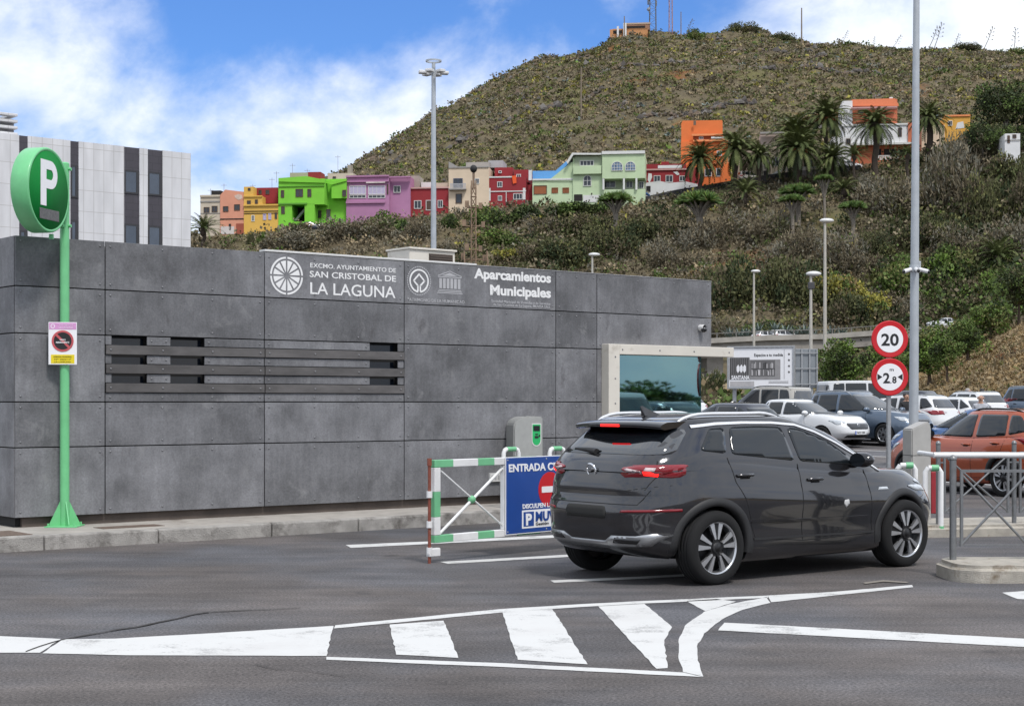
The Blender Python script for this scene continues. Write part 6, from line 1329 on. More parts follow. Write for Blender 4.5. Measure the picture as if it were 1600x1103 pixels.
h.win(1207, 1217, 246, 260, WFR); h.win(1229, 1241, 250, 261, WBR); h.win(1256, 1270, 250, 261, WBR); h.rail(1226, 1280, 261, 269, .9, WFR, 18); h.prism([(1204, 273), (1222, 263), (1222, 268), (1207, 276)], WFR, .8, .15, 'stair_balustrade'); h.flat(1193, 1199, 267, 276, DARKIN, 'doorway', .15); h.win(1157, 1166, 250, 268, DOORB, n=-.4, bars=0, glass=DOORB); h.flat(1226, 1280, 269, 271, CRM, 'balcony_slab', .0, 1.0)
h = House('villa', 'white villa with terracotta upper storey and red-brown ground floor behind the right-hand palms', 1316, 250, YH+4)
h.mass(1330, 1402, 156, 200, TERRA, -2, 8, 'upper_wall'); h.prism([(1331, 160), (1331, 156), (1398, 154), (1404, 163), (1404, 166), (1331, 166)], M('terracotta_bright', (.66, .20, .09), .8, var=.1), -1.6, .6, 'roof_edge'); h.mass(1316, 1332, 158, 200, WHT, -1.5, 8, 'side_wall'); h.band(1330, 1402, 167, 169, wallmat('pink', (.5, .3, .28)), -1.7)
h.mass(1318, 1424, 194, 227, WHT, 0, 9, 'middle_wall'); h.mass(1300, 1330, 214, 250, WHT, .5, 8, base=True); h.mass(1330, 1424, 227, 250, TERRA, -.3, 9, base=True); h.mass(1419, 1427, 192, 246, TERRA, .3, 8, 'corner_pier', base=True); h.band(1318, 1422, 194, 196.5, WFR, .2); h.band(1330, 1424, 224.5, 227.5, WFR, .9); h.win(1341, 1350, 171.5, 178, WBR, n=-1.9); h.win(1403, 1409, 200, 214, WBR); h.win(1322, 1329, 217, 225, WBR, n=.6)
for u0, u1 in ((1368, 1377), (1381, 1401), (1404, 1419)): h.flat(u0, u1, 233, 242.5, DARKIN, 'porch_opening', -.2)
h.rail(1366, 1404, 243, 250, .9, WFR, 14); h.antenna(1368, 148, 156); h.mass(1390, 1395, 152, 158, WHT, -3, 1, 'chimney')
h = House('small_house', 'small ochre-yellow house half hidden by the leafless trees, right of the camera mast', 1474, 215, YH+6)
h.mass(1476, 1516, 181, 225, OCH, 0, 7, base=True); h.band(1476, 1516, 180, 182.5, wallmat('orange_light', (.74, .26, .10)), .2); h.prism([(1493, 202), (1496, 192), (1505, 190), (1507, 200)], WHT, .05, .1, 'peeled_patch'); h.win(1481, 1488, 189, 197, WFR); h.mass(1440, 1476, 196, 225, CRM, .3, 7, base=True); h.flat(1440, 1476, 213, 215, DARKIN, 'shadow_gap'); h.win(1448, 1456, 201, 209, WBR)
h = House('small_house', 'small white house with a railing at the right edge under the big tree', 1556, 222, YH-20)
h.mass(1570, 1594, 209, 230, WHT, 0, 7, base=True); h.flat(1570, 1594, 219, 220, DARKIN, 'railing', .1); h.win(1582, 1588, 210.5, 216.5, WBR); h.flat(1574, 1578, 212, 224, DOORB, 'door')
h = House('hilltop_building', 'orange-walled building with dark openings on the hill summit beside the radio masts', 955, 58, 476, group='houses along the hillside street'); del h.t['group']
h.mass(957, 1012, 45, 64, wallmat('summit_orange', (.50, .24, .10)), 0, 10, base=True); h.prism([(975, 47), (975, 39), (1015, 38), (1015, 47)], wallmat('summit_brown', (.30, .17, .11)), -2, 8, 'upper_wall'); h.band(974, 1016, 37, 39.5, M('summit_roof', (.42, .32, .24), .8), .8); h.flat(958, 972, 48, 53, DARKIN, 'opening'); h.flat(978, 1008, 41, 45, DARKIN, 'opening', -1.9); h.flat(953, 958, 47, 60, wallmat('summit_orange', (.50, .24, .10)), 'pier', .5, .4); h.flat(964, 967, 42, 60, WHT, 'pier', .4, .5); h.flat(974, 979, 37, 60, WHT, 'pier', .4, .5)
# dark stone street wall under the upper houses
LAVA = M('lava_stone', (.045, .043, .045), .95, var=.6, scale=1.4, bump=1., bscale=3)
wall = thing('street_wall', 'long wall of dark lava stone along the street below the palms', 'wall', (0, 0, 0)); mb = MB(); vs = []
for u, v0, v1, Y in ((985, 313, 319, 262), (1010, 307, 318, 262), (1060, 296, 312, 262), (1100, 290, 310, 262), (1150, 281, 304, 262), (1200, 273, 300, 262), (1250, 267, 297, 262), (1300, 262, 294, 262), (1345, 258, 288, 262)):
    p, q = at(u, v0, Y), at(u, v1+8, Y); vs += [p, Vector((p.x, Y+.7, p.z)), Vector((q.x, Y+.7, q.z)), q]
n = len(vs)//4; mb.add(vs, [f for i in range(n-1) for f in ((4*i, 4*i+1, 4*i+5, 4*i+4), (4*i, 4*i+4, 4*i+7, 4*i+3), (4*i+1, 4*i+2, 4*i+6, 4*i+5))]+[(0, 3, 2, 1), (4*n-4, 4*n-3, 4*n-2, 4*n-1)]); mb.build('stonework', LAVA, wall)
# road bridge / ramp across the foot of the slope
CONC = M('old_concrete', (.27, .25, .225), .9, var=.25, scale=.6, dirt=((.12, .11, .10), .35, .55)); BRY = 176.
br = thing('road_bridge', 'old concrete road bridge crossing behind the billboards at the foot of the slope', 'bridge', (0, BRY, 0))
def dk(u, v, dy=0): p = at(u, v, BRY+dy); return (p.x, dy, p.z)
L_ = [(1060, 533, 548), (1120, 530, 548), (1200, 526, 546), (1290, 524, 546), (1372, 518, 540), (1440, 510, 534)]
mb = MB(); vs = []
for u, v0, v1 in L_: a, b = dk(u, v0), dk(u, v1); vs += [a, (a[0], 9, a[2]), (b[0], 9, b[2]), b]
n = len(vs)//4; mb.add(vs, [f for i in range(n-1) for f in ((4*i, 4*i+1, 4*i+5, 4*i+4), (4*i, 4*i+4, 4*i+7, 4*i+3), (4*i+2, 4*i+3, 4*i+7, 4*i+6), (4*i+1, 4*i+2, 4*i+6, 4*i+5))]+[(0, 3, 2, 1), (4*n-4, 4*n-3, 4*n-2, 4*n-1)]); mb.build('deck', CONC, br)
mb = MB(); vs = []
for u, v0, v1 in L_[:-1]: a, b = dk(u, v0-2), dk(u, v0+6); vs += [(a[0], -.35, a[2]), (a[0], -.01, a[2]), (b[0], -.01, b[2]), (b[0], -.35, b[2])]
n = len(vs)//4; mb.add(vs, [f for i in range(n-1) for f in ((4*i, 4*i+1, 4*i+5, 4*i+4), (4*i, 4*i+4, 4*i+7, 4*i+3), (4*i+2, 4*i+3, 4*i+7, 4*i+6))]); mb.build('parapet', M('parapet_concrete', (.33, .31, .28), .9, var=.25, scale=.8), br)
for u in (1120, 1215, 1320, 1400):
    a = dk(u, 548); mb = MB(); mb.box(a[0]-.9, a[0]+.9, 1.5, 7, -1, a[2]+.6); mb.build('pier', CONC, br)
mb = MB()
for u in range(1120, 1370, 30): a = dk(u, float(np.interp(u, [q[0] for q in L_], [q[1] for q in L_]))-2); mb.box(a[0]-.06, a[0]+.06, -.22, -.1, a[2]-.1, a[2]+.55)
for u, w in ((1216, 1), (1240, 1)):
    pass
for (u0, v0, _), (u1, v1, _) in zip(L_[:-2], L_[1:-1]): a, b = dk(u0, v0-8), dk(u1, v1-8); mb.tube((a[0], -.16, a[2]+.05), (b[0], -.16, b[2]+.05), .05, n=6)
mb.build('guard_rail', M('rail_dull', (.14, .135, .125), .7, var=.2), br)
# radio masts and poles on the hill
def mast(label, u, v_top, v_base, Y, w, mats, name='radio_mast', gear=True):
    p = at(u, v_base, Y); t = thing(name, label, 'radio mast', (p.x, Y, p.z-3)); H = at(u, v_top, Y).z-p.z+3; m = MB()
    for sx, sy in ((-1, -1), (1, -1), (1, 1), (-1, 1)): m.tube((sx*w, sy*w, 0), (sx*w*.7, sy*w*.7, H), .10, n=5)
    z = 0; k = 0
    while z < H-1.5: a = (-1)**k; m.tube((a*w, -w, z), (-a*w*.95, -w, z+1.5), .07, n=4); m.tube((-w, a*w, z), (-w, -a*w*.95, z+1.5), .07, n=4); m.tube((-w, -w, z), (w, -w, z), .06, n=4); z += 1.5; k += 1
    m.build('lattice', mats, t)
    if gear:
        m = MB(); r_ = random.Random(int(u))
        for k in range(16): a = r_.uniform(0, 6.28); z = r_.uniform(H*.35, H); x, y = math.cos(a)*w*1.6, math.sin(a)*w*1.6; m.bbox(x-.22, x+.22, y-.15, y+.15, z-1.1, z+.6, .05)
        for k in range(3): a = r_.uniform(3.4, 6); z = r_.uniform(H*.3, H*.8); m.sphere((math.cos(a)*w*1.9, math.sin(a)*w*1.9, z), .55, 1, .4, 1, 10, 6)
        m.build('antenna_panel', M('antenna_grey', (.16, .17, .19), .5, var=.3, scale=1), t)
    return t
MD = M('mast_dark', (.11, .115, .12), .6); MRW = M('mast_red_white', (.34, .20, .18), .6, var=.5, scale=.5)
mast('thick dark radio mast crowded with panel antennas on the summit', 1020, -70, 47, 478, 1.0, MD); mast('slimmer reddish lattice radio mast right of the dark one on the summit', 1048, -25, 50, 478, .55, MRW, gear=False)
def pole(label, u, v0, v1, Y, r=.16, name='utility_pole'):
    p = at(u, v1, Y); z = hzf(p.x, Y); H = at(u, v0, Y).z-z+1; return tag(MB().tube((0, 0, 0), (0, 0, H), r, r*.7, n=7).build(name, M('pole_wood', (.20, .16, .12), .9, var=.2), None, (p.x, Y, z-1)), label, 'pole', 'wooden poles on the hill')
pole('pale wooden pole standing alone on the open left flank of the hill', 908, 105, 165, 360, .2); pole('dark pole on the ridge right of the radio masts', 1252.5, 13, 58, 470, .25); pole('thin pole on the ridge close beside the reddish radio mast', 1064, 19, 50, 470, .18); pole('short thin pole left of the thick dark radio mast', 975.5, 26, 48, 466, .2)
# ------------------------------------------------------------------ vegetation
def leafmat(n, c, var=.17):
    m = bpy.data.materials.new('leaf_'+n); m.use_nodes = True; N, L = m.node_tree.nodes, m.node_tree.links; b = N['Principled BSDF']; b.inputs['Roughness'].default_value = .75; b.inputs['Specular IOR Level'].default_value = .2
    g = N.new('ShaderNodeNewGeometry'); oi = N.new('ShaderNodeObjectInfo'); nz = N.new('ShaderNodeTexNoise'); nz.inputs['Scale'].default_value = .45; nz.inputs['Detail'].default_value = 5; L.new(g.outputs['Position'], nz.inputs['Vector'])
    def mr(s, a, b2, lo, hi): r = N.new('ShaderNodeMapRange'); r.inputs['From Min'].default_value = a; r.inputs['From Max'].default_value = b2; r.inputs['To Min'].default_value = lo; r.inputs['To Max'].default_value = hi; L.new(s, r.inputs['Value']); return r.outputs[0]
    f = N.new('ShaderNodeMath'); f.operation = 'MULTIPLY'; L.new(mr(g.outputs['Random Per Island'], 0, 1, 1-var, 1+var), f.inputs[0]); L.new(mr(nz.outputs['Fac'], .3, .7, .75, 1.25), f.inputs[1])
    vm = N.new('ShaderNodeVectorMath'); vm.operation = 'SCALE'; vm.inputs[0].default_value = c; L.new(f.outputs[0], vm.inputs['Scale']); L.new(vm.outputs[0], b.inputs['Base Color']); return m
LF = {k: leafmat(k, c) for k, c in dict(twig=(.185, .155, .102), straw=(0.275, 0.215, 0.13), dead=(.112, .092, .058), olive=(.145, .148, .055), green=(0.095, 0.14, 0.038), deep=(0.042, 0.058, 0.026), bright=(0.13, 0.205, 0.04), yellow=(0.3, 0.275, 0.06), agave=(0.165, 0.2, 0.18), palm=(.070, .092, .030), palm2=(.115, .135, .048), dry=(0.24, 0.17, 0.085), dragon=(0.13, 0.21, 0.07), rust=(0.24, 0.09, 0.035), brush=(.088, .092, .040), grey=(.175, .165, .128)).items()}
BARK = M('bark_brown', (.085, .062, .045), .95, var=.35, scale=5, bump=.8, bscale=20); BARKG = M('bark_grey', (.20, .175, .145), .95, var=.3, scale=5, bump=.6, bscale=20); PBARK = M('palm_bark', (.060, .045, .034), .95, var=.45, scale=6, bump=1., bscale=14)
RNG = np.random.default_rng(11)
def rnd_unit(n): v = RNG.normal(size=(n, 3)); return v/np.linalg.norm(v, axis=1, keepdims=True)
def quads(P, A, B):
    """one leaf-sized four-cornered face per point: long axis A, half width B; pointed at the tip"""
    n = len(P); V = np.stack([P-A*.5-B*.35, P-A*.5+B*.35, P+A*.25+B, P+A*.5, ], 1); V = np.stack([P-A*.5, P-A*.05+B, P+A*.5, P-A*.05-B], 1)
    return V.reshape(-1, 3), np.arange(4*n).reshape(n, 4)
def leaves(P, size, up=.3, ratio=.38, out=None):
    n = len(P); d = rnd_unit(n)
    if out is not None: d = d*.8+out; d /= np.linalg.norm(d, axis=1, keepdims=True)
    d[:, 2] = d[:, 2]+up; d /= np.linalg.norm(d, axis=1, keepdims=True)
    w = np.cross(d, rnd_unit(n)); w /= np.linalg.norm(w, axis=1, keepdims=True)+1e-9; s = size*RNG.uniform(.6, 1.4, (n, 1))
    return quads(P, d*s, w*s*ratio)
def clumps(n_leaf, centers, radii, size, flat=.8, **k):
    """leaves spread through the outer shells of overlapping clumps, thin in places"""
    c = RNG.integers(0, len(centers), n_leaf); d = rnd_unit(n_leaf); r = radii[c]*RNG.uniform(.35, 1.08, n_leaf)**.6
    P = centers[c]+d*r[:, None]*np.array([1, 1, flat]); V, F = leaves(P, size, out=d*.7, **k); return V, F, c
def crown_mesh(name, rx, rz, nclump, n_leaf, size, mats, weights, base=0., flat=.85, up=.25, ratio=.38, spread=.62, twigs=0):
    th = rnd_unit(nclump); cen = th*np.array([rx, rx, rz])*RNG.uniform(.25, spread+.25, (nclump, 1)); cen[:, 2] = np.abs(cen[:, 2])*1.0+base if base is not None else cen[:, 2]
    rad = RNG.uniform(.22, .42, nclump)*min(rx, rz*1.3); V, F, c = clumps(n_leaf, cen, rad, size, flat, up=up, ratio=ratio)
    w = np.array(weights)/sum(weights); cm = RNG.choice(len(mats), nclump, p=w); mi = cm[c]; sw = RNG.random(n_leaf) < .25; mi[sw] = RNG.choice(len(mats), sw.sum(), p=w)
    if twigs:
        a = cen[RNG.integers(0, nclump, twigs)]*RNG.uniform(.5, 1.25, (twigs, 1)); b = a*.3+RNG.normal(size=(twigs, 3))*.15*rx; d = a-b; l = np.linalg.norm(d, axis=1, keepdims=True)+1e-6; s = np.cross(d/l, rnd_unit(twigs))*.02*rx
        V2, F2 = quads((a+b)/2, d*1.2, s); F2 = F2+len(V); V = np.concatenate([V, V2]); F = np.concatenate([F, F2]); mi = np.concatenate([mi, np.full(twigs, 0)])
    return npmesh(name, V, F, [LF[m] for m in mats], mi)
# -- scrub that nobody could count, spread over hill and slope
def scrub(name, n, u0, u1, y0, y1, per, size, height, mats, wfun, keep=None, flat=.7, ratio=.4):
    u = RNG.uniform(u0, u1, n); Y = np.sqrt(RNG.uniform(y0**2, y1**2, n)); x = (u-800)/FPX*Y
    if keep is not None:
        k = keep(u, Y, x); u, Y, x = u[k], Y[k], x[k]
    n = len(u); z = hz(x, Y); W = wfun(u, Y, x, z); W = W/W.sum(1, keepdims=True); cm = (RNG.random((n, 1)) > np.cumsum(W, 1)).sum(1).clip(0, len(mats)-1)
    sc = np.exp(RNG.normal(size=n)*.42-.05)*height; C = np.stack([x, Y, z+sc*.12], -1); idx = np.repeat(np.arange(n), per); m = len(idx)
    d = rnd_unit(m); d[:, 2] = np.abs(d[:, 2]); P = C[idx]+d*(sc[idx]*RNG.uniform(.3, 1.0, m))[:, None]*np.array([1, 1, flat])
    V, F = leaves(P, (size*np.clip(sc[idx]/height, .6, 1.7))[:, None], out=d*.9, up=.25, ratio=ratio); mi = cm[idx]
    return kind(obj(name, npmesh(name, V, F, [LF[q] for q in mats], mi)), 'stuff')
def ridge_keep(u, Y, x): return (Y < np.interp(u, _HU, _rY)+18) & (u > 280)
def upper_w(u, Y, x, z):
    a = _vn(x, Y, 14); b = _vn(x+90, Y*1.3, 30); c = _vn(x*1.2, Y+50, 6); top = np.clip((Y-400)/60, 0, 1)
    return np.stack([1.0+.0*a, .50+.3*a.clip(-1, 1), np.clip(.70+b*.6, .1, 2), np.clip(.12+.35*c, .02, .6), np.clip(.05+.3*a*b, .01, .5)+.10*top, np.clip(.16-.2*b, .02, .5), np.clip(.15+.15*c, .0, .4)], 1)
scrub('hill_scrub', 66000, 285, 1830, 293, 500, 9, .38, .58, ['twig', 'straw', 'olive', 'yellow', 'agave', 'brush', 'green'], upper_w, lambda u, Y, x: ridge_keep(u, Y, x) & (_vn(x+12, Y*1.6, 19)+.5*_vn(x, Y, 6)+RNG.normal(size=len(u))*.35 > -.55))
scrub('hill_cactus_scrub', 3000, 330, 1830, 296, 496, 7, .50, .80, ['yellow', 'olive', 'bright'], lambda u, Y, x, z: np.tile([1., .7, .18], (len(u), 1)), lambda u, Y, x: ridge_keep(u, Y, x) & (_vn(x, Y, 8)+.6*_vn(x, Y, 23) > .25), ratio=.55)
scrub('hill_bushes', 5200, 285, 1830, 296, 498, 30, .40, 1.25, ['twig', 'dead', 'olive', 'green', 'brush', 'grey'], lambda u, Y, x, z: np.stack([1.1+0*x, .7+0*x, np.clip(.6+.6*_vn(x, Y, 17), .05, 2), np.clip(.15+.5*_vn(x+5, Y, 26), .02, 1), .35+0*x, .35+0*x], 1), lambda u, Y, x: ridge_keep(u, Y, x) & (_vn(x, Y*1.5, 21)+.5*_vn(x+7, Y, 8)+RNG.normal(size=len(u))*.3 > .0))
def low_w(u, Y, x, z):
    a = _vn(x, Y, 11); b = _vn(x+30, Y*1.4, 24); right = np.clip((u-1380)/120, 0, 1); left = np.clip((900-u)/250, 0, 1)
    return np.stack([.8+.5*left+0*a, .25+.35*left, .35+.25*a.clip(-.8, 1), .45+.4*b.clip(-.9, 1)*(1-left*.5), np.clip(.25+.5*a+.2*right, .02, 2), .35+0*a, np.clip(.05+.25*b, 0, .4)+.1*right], 1)
bank = lambda u, Y, x: ~((u > 1415) & (Y < 168))
scrub('slope_undergrowth', 15500, 240, 1850, 112, 262, 20, .30, 1.05, ['twig', 'straw', 'dead', 'brush', 'green', 'grey', 'yellow'], low_w, lambda u, Y, x: bank(u, Y, x) & ~((Y > 168) & (Y < 207) & (u > 1050) & (u < 1350)) & ~((Y > 170) & (Y < 190) & (u > 1050) & (u < 1445)), flat=.8)
scrub('slope_thicket', 3400, 1380, 1860, 172, 262, 46, .34, 2.1, ['brush', 'green', 'deep', 'twig', 'olive', 'bright', 'dead'], lambda u, Y, x, z: np.stack([.9+0*x, np.clip(.5+.8*_vn(x, Y, 15), .05, 2)*np.clip((250-Y)/40, .15, 1.3), .5+0*x, np.clip(.6-.7*_vn(x, Y, 15), .05, 2), .3+0*x, np.clip(.15+.4*_vn(x, Y, 15), .01, 1)*np.clip((240-Y)/40, .05, 1.2), .35+0*x], 1), lambda u, Y, x: (_vn(x+3, Y, 9) > -.45) & ~((u > 1440) & (u < 1545) & (Y < 207)))
scrub('slope_brush', 2300, 690, 1400, 150, 255, 44, .32, 1.7, ['brush', 'deep', 'dead', 'twig', 'olive', 'green'], lambda u, Y, x, z: np.tile([1.2, .6, .5, .5, .35, .2], (len(u), 1)), lambda u, Y, x: (_vn(x, Y, 12) > .02) & ~((Y > 166) & (Y < 209) & (u > 1050) & (u < 1350)))
scrub('slope_dry_grass', 16000, 1380, 1900, 92, 168, 7, .26, .16, ['straw', 'dry', 'olive'], lambda u, Y, x, z: np.tile([1., .6, .12], (len(u), 1)), lambda u, Y, x: (hz(x, Y) > gz(x, Y)-.05), flat=.9, ratio=.16)
# -- weathered rock: outcrops on the left flank and tumbled terrace walls
def rocks(name, pts, sizes, mats):
    base = np.array([[math.cos(a)*r, math.sin(a)*r, z] for z, r in ((0, .9), (.45, .8), (.8, .35)) for a in np.linspace(0, 2*math.pi, 6)[:-1]]+[[0, 0, .9]]); nb = len(base)
    Fq = np.array([(5*j+i, 5*j+(i+1) % 5, 5*j+5+(i+1) % 5, 5*j+5+i) for j in range(2) for i in range(5)]+[(10+i, 10+(i+1) % 5, 15, 15) for i in range(5)])
    n = len(pts); V = base[None]*(1+RNG.uniform(-.3, .3, (n, nb, 3)))*sizes[:, None, None]*RNG.uniform(.7, 1.3, (n, 1, 3)); V = V+pts[:, None, :]; q = (Fq[None, :10]+(np.arange(n)*nb)[:, None, None]).reshape(-1, 4); t = (Fq[None, 10:, :3]+(np.arange(n)*nb)[:, None, None]).reshape(-1, 3)
    me = bpy.data.meshes.new(name); me.from_pydata(V.reshape(-1, 3).tolist(), [], q.tolist()+t.tolist())
    for m in mats: me.materials.append(m)
    me.polygons.foreach_set('material_index', np.concatenate([np.repeat(np.arange(n) % len(mats), 10), np.repeat(np.arange(n) % len(mats), 5)]).astype(np.int32)); return kind(obj(name, me), 'stuff')
def on_hill(u, Y): x = (u-800)/FPX*Y; return np.stack([x, Y, hz(x, Y)-.1], -1)
_u = RNG.uniform(560, 1600, 5200); _Y = np.sqrt(RNG.uniform(300**2, 480**2, 5200)); _x = (_u-800)/FPX*_Y; _k = ridge_keep(_u, _Y, _x) & (_vn(_x+60, _Y*1.2, 16)+.6*_vn(_x, _Y, 5) > .62-.35*(_u < 820)); _u, _Y = _u[_k], _Y[_k]
_tu, _tY = [], []
for u0, u1, Y0, Y1 in ((930, 1110, 402, 410), (1130, 1290, 428, 424), (840, 960, 372, 380), (1180, 1420, 392, 386), (700, 800, 360, 368), (1000, 1180, 352, 356)):
    n = int((u1-u0)*1.5); t = RNG.uniform(0, 1, n); _tu.append(u0+(u1-u0)*t); _tY.append(Y0+(Y1-Y0)*t+2*np.sin(t*9)+RNG.normal(size=n)*.5)
_pu, _pY = np.concatenate([_u]+_tu), np.concatenate([_Y]+_tY)
RKM = [M('rock_%s' % n, c, .95, var=.3, scale=.8) for n, c in (('grey', (.125, .115, .105)), ('brown', (.13, .095, .068)), ('dark', (.07, .062, .056)))]
rocks('hill_rocks', on_hill(_pu, _pY), RNG.uniform(.3, .8, len(_pu))*RNG.choice([.7, 1, 1.5], len(_pu)), RKM)
# -- individual shrubs, largest and most distinct masses
SH = {}
def shrub_kind(key, variants, **k): k['n_leaf'] = int(k['n_leaf']*2.6); k['size'] *= .62; k['nclump'] = int(k['nclump']*1.4); SH[key] = [crown_mesh('shrub_'+key, **k) for _ in range(variants)]
shrub_kind('dark', 3, rx=1, rz=.75, nclump=26, n_leaf=2600, size=.13, mats=['brush', 'deep', 'dead', 'olive'], weights=[5, 3, 2, 1.2], base=.05, up=.5, ratio=.28, twigs=50)
shrub_kind('twiggy', 3, rx=1, rz=.8, nclump=24, n_leaf=1900, size=.15, mats=['twig', 'grey', 'dead', 'brush'], weights=[5, 3, 3, 1.2], base=.05, up=.5, ratio=.16, twigs=160)
shrub_kind('green', 3, rx=1, rz=.7, nclump=24, n_leaf=2300, size=.12, mats=['green', 'bright', 'olive', 'deep'], weights=[4, 2.2, 2, 1.5], base=.05, ratio=.42, twigs=30)
shrub_kind('leafy', 2, rx=1, rz=.6, nclump=22, n_leaf=2100, size=.15, mats=['green', 'deep', 'palm'], weights=[3, 3, 2], base=.05, ratio=.45)
shrub_kind('yellow', 2, rx=1, rz=.75, nclump=20, n_leaf=1800, size=.14, mats=['yellow', 'olive', 'green', 'dry'], weights=[4, 2, 1.5, 1], base=.05, ratio=.4, twigs=30)
def shrub(key, u, v_base, Y, w_px, h_px, label, i=0, name='shrub', group='shrubs on the slope'):
    """a bush w_px by h_px large in the photograph, standing on the slope at depth Y"""
    x = (u-800)/FPX*Y; z = hzf(x, Y); r = w_px/FPX*Y/2; hh = h_px/FPX*Y
    o = obj(name, SH[key][i % len(SH[key])], None, (x, Y, z-.08*hh), (0, 0, u*.37)); zr = .95
    o.scale = (r/1.05, r/1.05, hh/zr); tag(o, label, 'shrub', group); return o
def yv(u, v):
    """depth at which the slope shows at photo row v in column u"""
    Y = np.linspace(100, 262, 240); x = (u-800)/FPX*Y; vv = HOR-(hz(x, Y)-CAM_H)/Y*FPX; k = np.where(vv <= v)[0]; return float(Y[k[0]]) if len(k) else 255.
SHRUBS = [
 ('leafy', 612, 338, 70, 38, 'dark green bush in front of the mauve house'), ('dark', 548, 346, 58, 28, 'dark bush against the foot of the lime green house'), ('leafy', 703, 322, 38, 30, 'dark rounded bush between the red house and the cream house'), ('green', 412, 364, 26, 20, 'small clipped green bush before the yellow house'), ('dark', 391, 366, 15, 26, 'narrow dark bush at the left corner of the yellow house'),
 ('dark', 470, 362, 44, 18, 'low dark bush under the lime green house porch'), ('twiggy', 560, 372, 130, 48, 'wide grey-brown thicket below the lime green and mauve houses'), ('twiggy', 455, 386, 120, 34, 'low twiggy thicket just above the office roof below the yellow house'), ('twiggy', 655, 372, 90, 40, 'twiggy grey bush left of the floodlight mast, below the red house'), ('green', 600, 360, 70, 40, 'muted green bush in the middle of the thicket under the mauve house'),
 ('green', 760, 352, 80, 40, 'green bush under the cream house, right of the lattice mast'), ('leafy', 820, 345, 90, 34, 'glossy dark green hedge-like bush below the dark red house'), ('leafy', 895, 336, 100, 32, 'glossy green bush below the left wing of the mint house'), ('leafy', 945, 334, 60, 28, 'glossy green bush below the mint house garage'), ('twiggy', 850, 360, 90, 34, 'brown dry bush between the glossy hedge and the dark scrub'),
 ('dark', 870, 412, 130, 62, 'big dark olive bush just above the right half of the office lettering'), ('dark', 950, 395, 110, 62, 'dark olive bush behind the short street lamp'), ('dark', 905, 368, 90, 40, 'dark bush in the middle of the slope below the mint house'), ('dark', 1005, 370, 90, 50, 'dark bush right below the round-topped dragon tree by the mint house'), ('twiggy', 1040, 420, 110, 60, 'bare grey bush above the right end of the office roof'),
 ('twiggy', 700, 398, 70, 26, 'bare bush just over the air conditioner'), ('yellow', 790, 404, 60, 22, 'yellowish bush peeping over the office roof beside the lattice mast'), ('green', 780, 384, 90, 34, 'dull green bush right of the lattice mast foot'), ('twiggy', 1100, 380, 110, 60, 'bare twiggy bush below the tall orange house'), ('twiggy', 1180, 372, 120, 66, 'large bare grey-brown bush below the middle palms'),
 ('dark', 1150, 470, 130, 90, 'very large dark brush left of the slim street lamp'), ('dark', 1235, 470, 120, 88, 'very large dark brush between the slim and the tallest street lamp'), ('dark', 1330, 500, 90, 66, 'round dark bush just right of the tallest street lamp'), ('twiggy', 1330, 430, 130, 84, 'big purplish-brown bare bush right of the tallest street lamp'), ('twiggy', 1250, 400, 110, 60, 'bare bush behind the head of the tallest street lamp'),
 ('twiggy', 1390, 335, 130, 84, 'tall bare thicket left of the camera mast under the villa'), ('twiggy', 1500, 330, 140, 130, 'tall tangled bare thicket right of the camera mast'), ('dark', 1530, 350, 90, 90, 'dark leafy bush in the right-hand thicket'), ('dark', 1460, 380, 120, 70, 'dark brush beside the camera mast halfway up'), ('twiggy', 1560, 400, 120, 74, 'bare brown bush at the right edge above the young trees'),
 ('green', 1400, 455, 110, 66, 'fresh green bush left of the camera mast brackets'), ('green', 1480, 440, 120, 70, 'fresh green bush right of the camera mast brackets'), ('twiggy', 1500, 400, 110, 60, 'fawn coloured bush above the fresh green bushes'), ('green', 1560, 462, 80, 44, 'light green bush above the white car on the slope road'), ('yellow', 1310, 470, 90, 62, 'pale yellow-green cactus bush right of the dark brush'),
 ('yellow', 1360, 490, 90, 44, 'yellow-green bush above the road bridge parapet'), ('green', 1200, 528, 100, 30, 'low green bush on the verge above the bridge'), ('twiggy', 1120, 525, 60, 44, 'brown bush next to the office corner above the bridge'), ('twiggy', 1430, 500, 90, 50, 'grey bush behind the camera mast at mid height'), ('dark', 1580, 300, 90, 70, 'dark bush under the small white house at the right edge'),
 ('twiggy', 1535, 262, 90, 84, 'tall bare thicket below the ochre house'), ('twiggy', 1490, 262, 80, 60, 'bare thicket directly under the palm by the ochre house'), ('dark', 1600, 350, 90, 100, 'tall dark bush at the right edge beneath the leaning tree'), ('twiggy', 1345, 300, 90, 36, 'bare thicket under the villa porch'), ('dark', 1566, 242, 70, 44, 'dark leafy bush covering the lower half of the small white house'), ('dark', 1370, 400, 80, 50, 'dark olive bush between the tallest lamp and the camera mast'), ('yellow', 1100, 265, 1, 1, '')][:-1]
for i, (k, u, v, w, h_, lab) in enumerate(SHRUBS): shrub(k, u, v, yv(u, v), w, h_, lab, i)
for i, (u, Y, w, h_, lab, k) in enumerate([(1150, 128, 60, 44, 'yellowing bush glimpsed between the booth glass and the billboard', 'yellow'), (1116, 122, 60, 62, 'dark bush behind the booth glass', 'dark'), (1240, 150, 110, 60, 'dark ivy-like bush hanging below the bridge parapet', 'dark'), (1310, 165, 120, 66, 'green bush in front of the bridge parapet below the tallest lamp', 'green'), (1080, 255-128, 60, 60, 'green bush seen through the booth glass', 'green'), (1030, 132, 70, 60, 'dull bush behind the middle of the booth', 'dark')]):
    x = (u-800)/FPX*Y; shrub(k, u, 0, Y, w, h_, lab, i)
